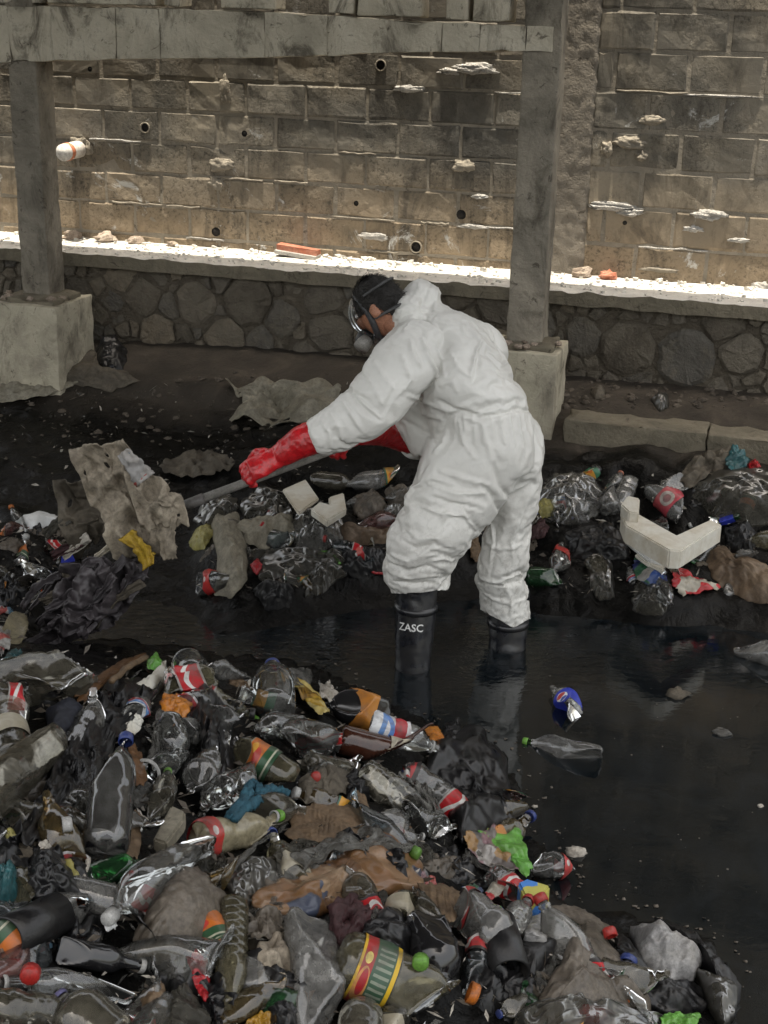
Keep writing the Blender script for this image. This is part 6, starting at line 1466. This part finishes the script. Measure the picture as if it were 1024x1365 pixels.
SH('black_bag', 'black bag in the shadow behind the foam corner', 'plastic bag', 'the black bag in shadow', [(760, 710), (800, 700), (830, 712), (836, 740), (800, 745), (765, 738)], 'bag_black', puff=.05, amp=.016)
SH('black_bag', 'knotted black bag right of the foam corner', 'plastic bag', 'the knotted black bag', [(968, 705), (995, 700), (1010, 715), (1000, 735), (972, 732)], 'bag_black', puff=.04, amp=.018)
SH('grey_bag', 'grey bag with a pale glint at the water below the red wrapper', 'plastic bag', 'the glinting grey bag', [(845, 795), (870, 780), (890, 800), (880, 815), (850, 812)], 'bag_grey', puff=.04, amp=.014)
SH('clear_bag', 'silvery crumpled clear bag below the torn foam box', 'plastic bag', 'the silvery clear bag', [(390, 700), (405, 682), (440, 684), (458, 700), (455, 722), (425, 735), (398, 725)], 'bag_clear', puff=.08, amp=.022)
SH('beige_bag', 'tall beige mud soaked bag at the left of the far heap', 'plastic bag', 'the tall beige bag', [(278, 690), (290, 682), (318, 690), (326, 720), (330, 765), (310, 786), (285, 785), (290, 740)], 'tarp', puff=.08, amp=.02)
SH('yellow_bag', 'yellow green film left of the tall beige bag', 'plastic bag', 'the yellow green film bag', [(252, 722), (262, 704), (280, 696), (284, 712), (272, 730), (258, 732)], 'yellow_film', puff=.05, amp=.014)
for i, (lab, poly, mm) in enumerate([
    ('grey brown plastic lump under the gloved hand', [(262, 690), (275, 668), (305, 658), (318, 672), (300, 690), (276, 698)], 'bag_grey'),
    ('muddy green tinged bag below the red glove', [(325, 668), (350, 652), (385, 660), (388, 682), (360, 692), (330, 688)], 'bag_grey'),
    ('pale beige torn bag above the tall beige bag', [(318, 700), (345, 690), (385, 690), (392, 712), (360, 728), (326, 722)], 'tarp'),
    ('olive bag lump behind the knee of the white suit', [(470, 665), (500, 655), (515, 672), (500, 688), (475, 686)], 'bag_tan'),
    ('round tan bag left of the white knee', [(515, 655), (540, 648), (556, 662), (548, 680), (522, 682)], 'bag_tan'),
    ('clear crinkled wrap beside the pinkish bottle', [(492, 690), (520, 678), (545, 680), (540, 696), (505, 704)], 'bag_clear'),
    ('black wet bag in front of the silvery clear bag', [(345, 735), (400, 732), (450, 738), (455, 765), (400, 778), (350, 768)], 'bag_grey'),
    ('grey torn sleeve of film standing in the dark mud', [(408, 790), (412, 760), (430, 742), (448, 745), (446, 770), (430, 788)], 'bag_grey'),
    ('black bag lump left of the torn film sleeve', [(340, 785), (365, 775), (388, 785), (384, 805), (355, 810)], 'bag_black'),
    ('low brown sheet beside the bent knee', [(440, 705), (490, 708), (525, 705), (520, 720), (470, 724)], 'brown_bag'),
    ('dark film heap left of the bent knee', [(460, 735), (505, 730), (515, 755), (490, 770), (462, 760)], 'bag_black')]):
    SH('film_bag', lab, 'plastic bag', None, poly, mm, puff=.06, amp=.02)
SH('red_scrap', 'small red scrap on the grey bags below the glove', 'scrap', 'the small red scrap', [(344, 704), (352, 699), (358, 704), (352, 710)], 'red_film', puff=.08, amp=.006, lift=.04)
SH('red_scrap', 'dull red scrap in the dark mud below the beige bag', 'scrap', 'the dull red scrap', [(334, 755), (344, 745), (350, 755), (342, 766)], 'red_film', puff=.04, amp=.008)
strand('green_strip', 'curled lime green strip on the dark mud', 'strip', 'the lime green strip', [(424, 737), (436, 736), (446, 741), (452, 752)], .008, 'pr_green')
strand('red_strip', 'thin orange red strip left of the bent knee', 'strip', 'the orange red strip', [(486, 757), (502, 764), (516, 766)], .006, 'red_film')
SH('dark_card', 'brown round card between the two trouser legs', 'cardboard', 'the brown round card', [(626, 720), (636, 715), (642, 735), (636, 752), (628, 742)], 'card', puff=.04, amp=.006)
# bank and footing
SH('tarpaulin', 'crumpled grey beige tarpaulin lying on the dirt bank', 'tarpaulin', 'the beige tarpaulin', [(306, 512), (345, 510), (400, 512), (445, 518), (452, 535), (430, 556), (380, 562), (330, 562), (304, 555), (328, 543), (320, 528)], 'tarp', puff=.10, amp=.05, freq=7)
SH('sacking', 'dull sackcloth crumpled on the bank at the foot of the left footing', 'sackcloth', 'the sackcloth at the footing', [(-20, 530), (10, 505), (50, 495), (92, 500), (100, 512), (70, 524), (40, 532), (0, 538)], 'tarp', puff=.05, amp=.010)
SH('sacking', 'brown sackcloth sagging from the corner of the left footing', 'sackcloth', 'the sagging sackcloth', [(70, 505), (95, 492), (126, 468), (134, 488), (170, 495), (182, 508), (150, 520), (110, 516)], 'sack_dim', puff=.05, amp=.010)
SH('black_bag', 'black bag stuffed into the rubble wall beside the left footing', 'plastic bag', 'the stuffed black bag', [(126, 470), (136, 452), (155, 450), (168, 466), (166, 486), (148, 492), (132, 486)], 'bag_black', puff=.06, amp=.012)
SH('plastic_cup', 'tipped plastic cup on the dirt right of the second footing', 'cup', 'the tipped cup', [(868, 532), (876, 524), (890, 526), (892, 540), (880, 546)], 'bag_grey', puff=.05, amp=.004)
SH('plastic_cup', 'small dark pot on the dirt left of the tipped cup', 'pot', 'the small dark pot', [(788, 522), (796, 514), (806, 518), (806, 528), (794, 530)], 'sack_dim', puff=.05, amp=.004)
SH('mud_film', 'dark muddy film at the foot of the bank left of the gloved hand', 'plastic film', 'the dark muddy film', [(215, 618), (255, 600), (300, 606), (312, 622), (270, 636), (230, 634)], 'sack_dim', puff=.04, amp=.014)
g = np.random.default_rng(8); parts = []
for i in range(230):
    x, y = g.uniform(-40, 480), g.uniform(492, 600); p = hit1(x, y); r = .005 + .024 * g.random() ** 4
    V, F = lump(p, r, r * g.uniform(.6, 1), r * .6, i, .5, None, 7, 5); parts.append((V, F))
for i in range(160):
    x, y = g.uniform(745, 1030), g.uniform(505, 545); p = hit1(x, y); r = .006 + .022 * g.random() ** 3
    V, F = lump(p, r, r * g.uniform(.6, 1), r * .6, i, .5, None, 7, 5); parts.append((V, F))
V, F = join(*parts); tag(mesh('dirt_clods', V, F, M['clod'], smooth=False), 'brown clods and crumbs of earth scattered over the dirt bank', 'dirt', kind='stuff')
# floats: scum flecks (things one can tell apart are few; the rest is scattered grit)
for i, (x, y, s, lab) in enumerate([(962, 976, 11, 'small wet glint topped blob afloat right of the blue labelled bottle'), (768, 1136, 13, 'pale foam flake floating off the red ended bottle'), (713, 1075, 4, 'white foam bead afloat beside the shining black bag'), (1014, 1074, 4, 'white bead of foam floating near the right edge'), (902, 925, 14, 'dark leaf scrap floating above the wet blob')]):
    p = on_z(x, y, .004); r = s / px_per_m(p)
    V, F = lump(p, r, r * .8, r * .45, 300 + i, .5, None, 14, 9)
    tag(mesh('floating_scrap', V, F, M['sack_dim' if 'leaf' in lab else 'paper' if i else 'bag_clear'], loc=p), lab, 'scrap')
g = np.random.default_rng(17); parts = []
while len(parts) < 42:
    x, y = g.uniform(700, 1024), g.uniform(880, 1365); p = on_z(x, y, .0015)
    if poly_dist(p[None, :2], MOUND)[0] > -.03: continue
    r = .0008 + .003 * g.random() ** 2.5; V, F = box(p, r * 2, r * 1.4, r); parts.append((V, F))
while len(parts) < 150:
    x, y = g.uniform(180, 1000), g.uniform(840, 1330); p = on_z(x, y, .002); dd = poly_dist(p[None, :2], MOUND)[0]
    if not -.10 < dd < -.005: continue
    r = g.uniform(.0015, .006); V, F = box(p, r * 2, r * 1.2, r * .6); parts.append((V + .3 * r * g.normal(size=V.shape), F))
V, F = join(*parts); tag(mesh('scum_flecks', V, F, M['bag_tan']), 'tiny pale flecks of scum scattered over the black water', 'scum', kind='stuff')

# ------------------------------------------------------------------ oddments between the named pieces: copies of a few crumpled originals
used = set()
def nearby(px, py, desc):
    c = sorted(HERO, key=lambda h: (h[1] - px) ** 2 + (h[2] - py) ** 2)[:8]
    for ref, x, y in c:
        dx, dy = px - x, py - y
        rel = ('right of' if dx > 0 else 'left of') if abs(dx) > 1.2 * abs(dy) else ('below' if dy > 0 else 'above')
        for lab in (f'{desc} {rel} {ref}',):
            if lab not in used and len(lab.split()) <= 16: used.add(lab); return lab
    lab = f'{desc} between {c[0][0]} and {c[1][0]}'
    return lab if len(lab.split()) <= 16 else f'{desc} under {c[0][0]}'
def crumple_piece(seed, rx, ry, puff, amp, freq):
    n, rings = 40, 10; th = np.arange(n) * 2 * math.pi / n; g = np.random.default_rng(seed)
    rr = 1 + .35 * noise(np.stack([np.cos(th) * 1.4 + seed, np.sin(th) * 1.4, th * 0], 1), seed) + .12 * noise(np.stack([np.cos(th) * 5, np.sin(th) * 5, th * 0 + seed], 1), seed + 1)
    ts = np.linspace(0, 1, rings + 1)[1:]; P = [(0, 0, 0)] + [(rx * rr[k] * t * math.cos(th[k]), ry * rr[k] * t * math.sin(th[k]), 0) for t in ts for k in range(n)]
    P = np.array(P); tt = np.concatenate([[0], np.repeat(ts, n)])
    P[:, 2] = .7 * puff * (1 - tt ** 2) + amp * (.8 * crumple(P * freq * 1.3 + seed, seed) + .45 * crumple(P * freq * 3 + seed, seed + 4)) - .03 * tt ** 8
    F = [(0, 1 + k, 1 + (k + 1) % n) for k in range(n)]
    for j in range(rings - 1):
        for k in range(n): a = 1 + j * n + k; d = 1 + j * n + (k + 1) % n; F.append((a, a + n, d + n, d))
    P = buckle(P, F,   .03 + .1 * tt ** 4, 7, .2, .02, 0); return P, F
def land_frame(p, rot):
    e = .04; nx = (hfast(p[None, 0] - e, p[None, 1]) - hfast(p[None, 0] + e, p[None, 1]))[0] / (2 * e); ny = (hfast(p[None, 0], p[None, 1] - e) - hfast(p[None, 0], p[None, 1] + e))[0] / (2 * e)
    n_ = unit(np.array([nx, ny, 1])); x = unit(np.cross([math.cos(rot), math.sin(rot), 0], n_)); return x, np.cross(n_, x), n_
protos = []
KINDS = [('crumpled_bag', 'grey crumpled bag scrap', 'plastic bag', 'bag_grey', (.09, .06, .035, .018, 16)), ('crumpled_bag', 'clear crinkled film scrap', 'plastic bag', 'bag_clear', (.08, .055, .03, .02, 18)), ('crumpled_bag', 'black wet film scrap', 'plastic bag', 'bag_black', (.12, .08, .04, .022, 13)), ('crumpled_bag', 'ragged black bag end', 'plastic bag', 'bag_black', (.09, .09, .05, .026, 14)),
         ('muddy_rag', 'brown muddy rag', 'rag', 'sack_dim', (.1, .06, .03, .016, 14)), ('muddy_rag', 'tan soaked rag', 'rag', 'bag_tan', (.08, .05, .03, .014, 15)), ('torn_wrapper', 'torn white printed wrapper', 'wrapper', 'pr_white', (.045, .03, .012, .012, 22)), ('torn_wrapper', 'torn red and cream wrapper', 'wrapper', 'pr_redwhite', (.04, .03, .012, .012, 24)), ('torn_wrapper', 'torn brown printed wrapper', 'wrapper', 'pr_multi', (.06, .04, .014, .012, 20)), ('cardboard_scrap', 'soaked cardboard scrap', 'cardboard', 'card', (.08, .05, .012, .006, 12)), ('paper_scrap', 'small pale paper scrap', 'scrap', 'paper', (.025, .018, .01, .01, 30)), ('torn_wrapper', 'dark blue torn wrapper', 'wrapper', 'pr_blue', (.045, .03, .014, .012, 22))]
for i, (nm, ds, ct, mm, a) in enumerate(KINDS):
    V, F = crumple_piece(400 + i, *a); protos.append([nm, ds, ct, (V, F), mm, None])
BPROTO = []
for i, (st, cr, ds) in enumerate([('soda', .45, 'dented bottle'), ('water', .5, 'crushed ribbed bottle'), ('contour', .4, 'waisted bottle'), ('soda', .7, 'squashed bottle'), ('glass', .05, 'long necked bottle'), ('jug', .2, 'squat bottle'), ('water', .65, 'flattened ribbed bottle'), ('soda', .2, 'whole bottle')]):
    r = .036 if i % 3 else .044; L = STY[st][1] * 2 * r; V, F, deform, (zs, rs) = bottle_mesh(st, L, r, cr, 70 + i, 22); c0 = np.array([0, 0, L / 2])
    zq = np.linspace(.14 if st != 'glass' else .2, .42, 7); rq = np.interp(zq, zs, rs) * r; n = 30; th = np.arange(n + 1) * 2 * math.pi / n - math.pi
    Q = deform(np.stack([rq[:, None] * np.cos(th), rq[:, None] * np.sin(th), np.repeat((zq * L)[:, None], n + 1, 1)], -1).reshape(-1, 3)); rad = Q * [1, 1, 0]; Q = Q + rad / (np.linalg.norm(rad, axis=1)[:, None] + 1e-9) * .003
    uv = np.stack([np.tile(np.arange(n + 1) / n, 7), np.repeat((zq - zq[0]) / (zq[-1] - zq[0]), n + 1)], 1)
    off = deform(np.array([[0, 0, .97 * L]]))[0]; rn = np.interp(.97, zs, rs) * r
    Vc, Fc = lathe([(0, 1.012 * L), (rn * 1.1, 1.012 * L), (rn * 1.34, 1.0 * L), (rn * 1.34, .945 * L), (rn * 1.15, .944 * L)], 24); kk = np.where((np.arange(len(Vc)) % 2) == 0, 1.0, .955); Vc[:, :2] *= kk[:, None]; Vc[:, :2] += off[:2]
    ms = []
    for (v, f, u_) in ((V, F, None), (Q, grid_faces(n + 1, 7), uv), (Vc, Fc, None)):
        o = mesh('scratch', np.asarray(v) - c0, f, M['pet'], uv=u_); ms.append(o.data); bpy.data.objects.remove(o)
    BPROTO.append((ms, ds, r, st))
SKINS = [('pet', 'clear'), ('pet_milky', 'milky'), ('pet_muddy', 'muddy'), ('pet_blue', 'bluish'), ('pet_olive', 'olive'), ('pet_green', 'green'), ('pet_amber', 'amber'), ('pet_black', 'black'), ('pet_pink', 'rosy')]
WRAPS = [('lb_red', 'red label'), ('lb_fanta', 'orange label'), ('lb_cream', 'cream label'), ('lb_pepsi', 'white and blue label'), ('lb_redblack', 'red and black label'), ('lb_squash', 'green label'), ('lb_globe', 'blue label'), ('lb_orange', 'plain orange label')]
LIDS = ['cap_white', 'cap_red', 'cap_blue', 'cap_green', 'cap_white', 'cap_orange', 'cap_black']
def with_mat(o, m): o.material_slots[0].link = 'OBJECT'; o.material_slots[0].material = m
def put_piece(pr, px, py, rot, sc, sink=0.0, group=''):
    p = hit1(px, py, sink); x, y, n_ = land_frame(p, rot); nm, ds, ct, (V, F), mm, me = pr
    if me is None: o = mesh(nm, V, F, M[mm]); pr[5] = o.data
    else: o = bpy.data.objects.new(nm, me); COL.objects.link(o)
    o.matrix_world = Matrix((( x[0] * sc, y[0] * sc, n_[0] * sc, p[0]), (x[1] * sc, y[1] * sc, n_[1] * sc, p[1]), (x[2] * sc, y[2] * sc, n_[2] * sc, p[2]), (0, 0, 0, 1)))
    tag(o, nearby(px, py, ds), ct, group)
def put_bottle(bp, px, py, rot, sc, group):
    ms, ds, r, st = bp; p = hit1(px, py, r * sc * .15); x, y, n_ = land_frame(p, rot); y = unit(y + n_ * random.uniform(-.25, .35)); x = unit(np.cross(y, n_)); n2 = np.cross(x, y)
    roll = random.uniform(0, 6.28); x, n2 = x * math.cos(roll) + n2 * math.sin(roll), n2 * math.cos(roll) - x * math.sin(roll)
    o = bpy.data.objects.new('plastic_bottle', ms[0]); COL.objects.link(o)
    o.matrix_world = Matrix((( x[0] * sc, n2[0] * sc, y[0] * sc, p[0]), (x[1] * sc, n2[1] * sc, y[1] * sc, p[1]), (x[2] * sc, n2[2] * sc, y[2] * sc, p[2]), (0, 0, 0, 1)))
    k = g.choice(len(SKINS), p=[.3, .2, .16, .1, .07, .05, .05, .04, .03]); with_mat(o, M[SKINS[k][0]]); desc = SKINS[k][1] + ' ' + ds
    if g.random() < .5:
        wm, wn = WRAPS[g.integers(len(WRAPS))]; c = bpy.data.objects.new('label', ms[1]); COL.objects.link(c); c.parent = o; with_mat(c, M[wm]); desc += ' with ' + wn
    if g.random() < .4:
        lm = LIDS[g.integers(len(LIDS))]; c = bpy.data.objects.new('cap', ms[2]); COL.objects.link(c); c.parent = o; with_mat(c, M[lm])
    tag(o, nearby(px, py, desc), 'bottle', group)
FRONT_PX = [(-10, 870), (120, 862), (240, 872), (330, 890), (420, 900), (500, 935), (580, 985), (650, 1010), (680, 1060), (680, 1110), (720, 1160), (700, 1200), (760, 1240), (840, 1300), (860, 1370), (-10, 1370)]
FAR_PX = [(250, 700), (290, 660), (400, 640), (560, 640), (720, 640), (850, 630), (1000, 640), (1030, 790), (850, 795), (720, 790), (600, 750), (480, 740), (420, 790), (300, 790)]
LEFT_PX = [(-10, 690), (90, 700), (110, 740), (50, 800), (40, 860), (-10, 870)]
g = np.random.default_rng(23); placed = []
def scatter(poly, n, kinds, pb, gap, group, smin, smax):
    P = np.array(poly, float); lo, hi = P.min(0), P.max(0); k = tries = 0
    while k < n and tries < n * 60:
        tries += 1; q = g.uniform(lo, hi)
        if poly_dist(q[None], P)[0] < 4: continue
        if any((q[0] - a) ** 2 + (q[1] - b) ** 2 < gap * gap for a, b in placed): continue
        if any((q[0] - a) ** 2 + (q[1] - b) ** 2 < 17 ** 2 for _, a, b in HERO): continue
        if any(np.linalg.norm(q - a - (b - a) * np.clip((q - a) @ (b - a) / ((b - a) @ (b - a)), 0, 1)) < w_ * .5 + 9 for a, b, w_ in BSEG): continue
        placed.append(tuple(q)); k += 1
        if g.random() < pb: put_bottle(BPROTO[g.choice(len(BPROTO), p=[.24, .17, .12, .15, .06, .06, .12, .08])], q[0], q[1], g.uniform(0, 6.28), g.uniform(smin, smax), 'oddment bottles among ' + group)
        else: put_piece(protos[g.choice(len(protos), p=kinds)], q[0], q[1], g.uniform(0, 6.28), g.uniform(smin, smax), -.014, 'oddments among ' + group)
kp = np.array([14, 14, 9, 8, 9, 8, 6, 4, 7, 7, 9, 4], float); kp /= kp.sum()
scatter(FRONT_PX, 135, kp, .5, 22, 'the front heap', .8, 1.35)
kf = kp * np.array([1.5, 2, .4, .4, 1, 1.2, 1.2, 1, 1, .8, 1.3, 1]); kf /= kf.sum()
scatter(FAR_PX, 72, kf, .55, 17, 'the far heap', .7, 1.1)
scatter(LEFT_PX, 22, kp, .4, 16, 'the heap at the far left', .7, 1.1)
bank = [(190, 515), (300, 500), (470, 500), (470, 590), (200, 590), (-10, 560)]
scatter(bank, 10, np.array([1, 0, 0, 0, 3, 2, .3, .3, 1, 2, 1, 0]) / 10.6, 0, 26, 'the dirt bank', .35, .7)
# crumbs and shreds: nobody could count them
g = np.random.default_rng(31); parts = []
for poly, n in ((FRONT_PX, 1500), (FAR_PX, 500), (LEFT_PX, 120), ([(-10, 520), (470, 500), (470, 640), (-10, 660)], 260)):
    P = np.array(poly, float); lo, hi = P.min(0), P.max(0); q = g.uniform(lo, hi, size=(n * 2, 2)); q = q[poly_dist(q, P) > 2][:n]; H3 = hit(q[:, 0], q[:, 1], .012)
    for p in H3:
        r = g.uniform(.003, .012); d = unit(g.normal(size=3) * [1, 1, .4]); e = unit(np.cross(d, g.normal(size=3))); a = g.uniform(.6, 3) * r
        V = np.array([p - d * a - e * r * .4, p + d * a * .2 - e * r * .6, p + d * a, p + e * r * .5 + [0, 0, r * .5]]); parts.append((V, [(0, 1, 2), (0, 2, 3), (0, 3, 1)]))
def crumbs(sub, name, lab, m):
    V, F = join(*sub); tag(mesh(name, V, F, M[m], smooth=False), lab, 'litter', kind='stuff')
crumbs(parts[0::4], 'pale_litter_crumbs', 'pale shreds of film and paper strewn over the rubbish', 'paper')
crumbs(parts[1::4] + parts[2::4], 'dark_litter_crumbs', 'dark shreds and crumbs strewn over the rubbish', 'bag_tan')
crumbs(parts[3::4], 'shiny_litter_crumbs', 'shiny shreds of clear plastic strewn over the rubbish', 'bag_clear')
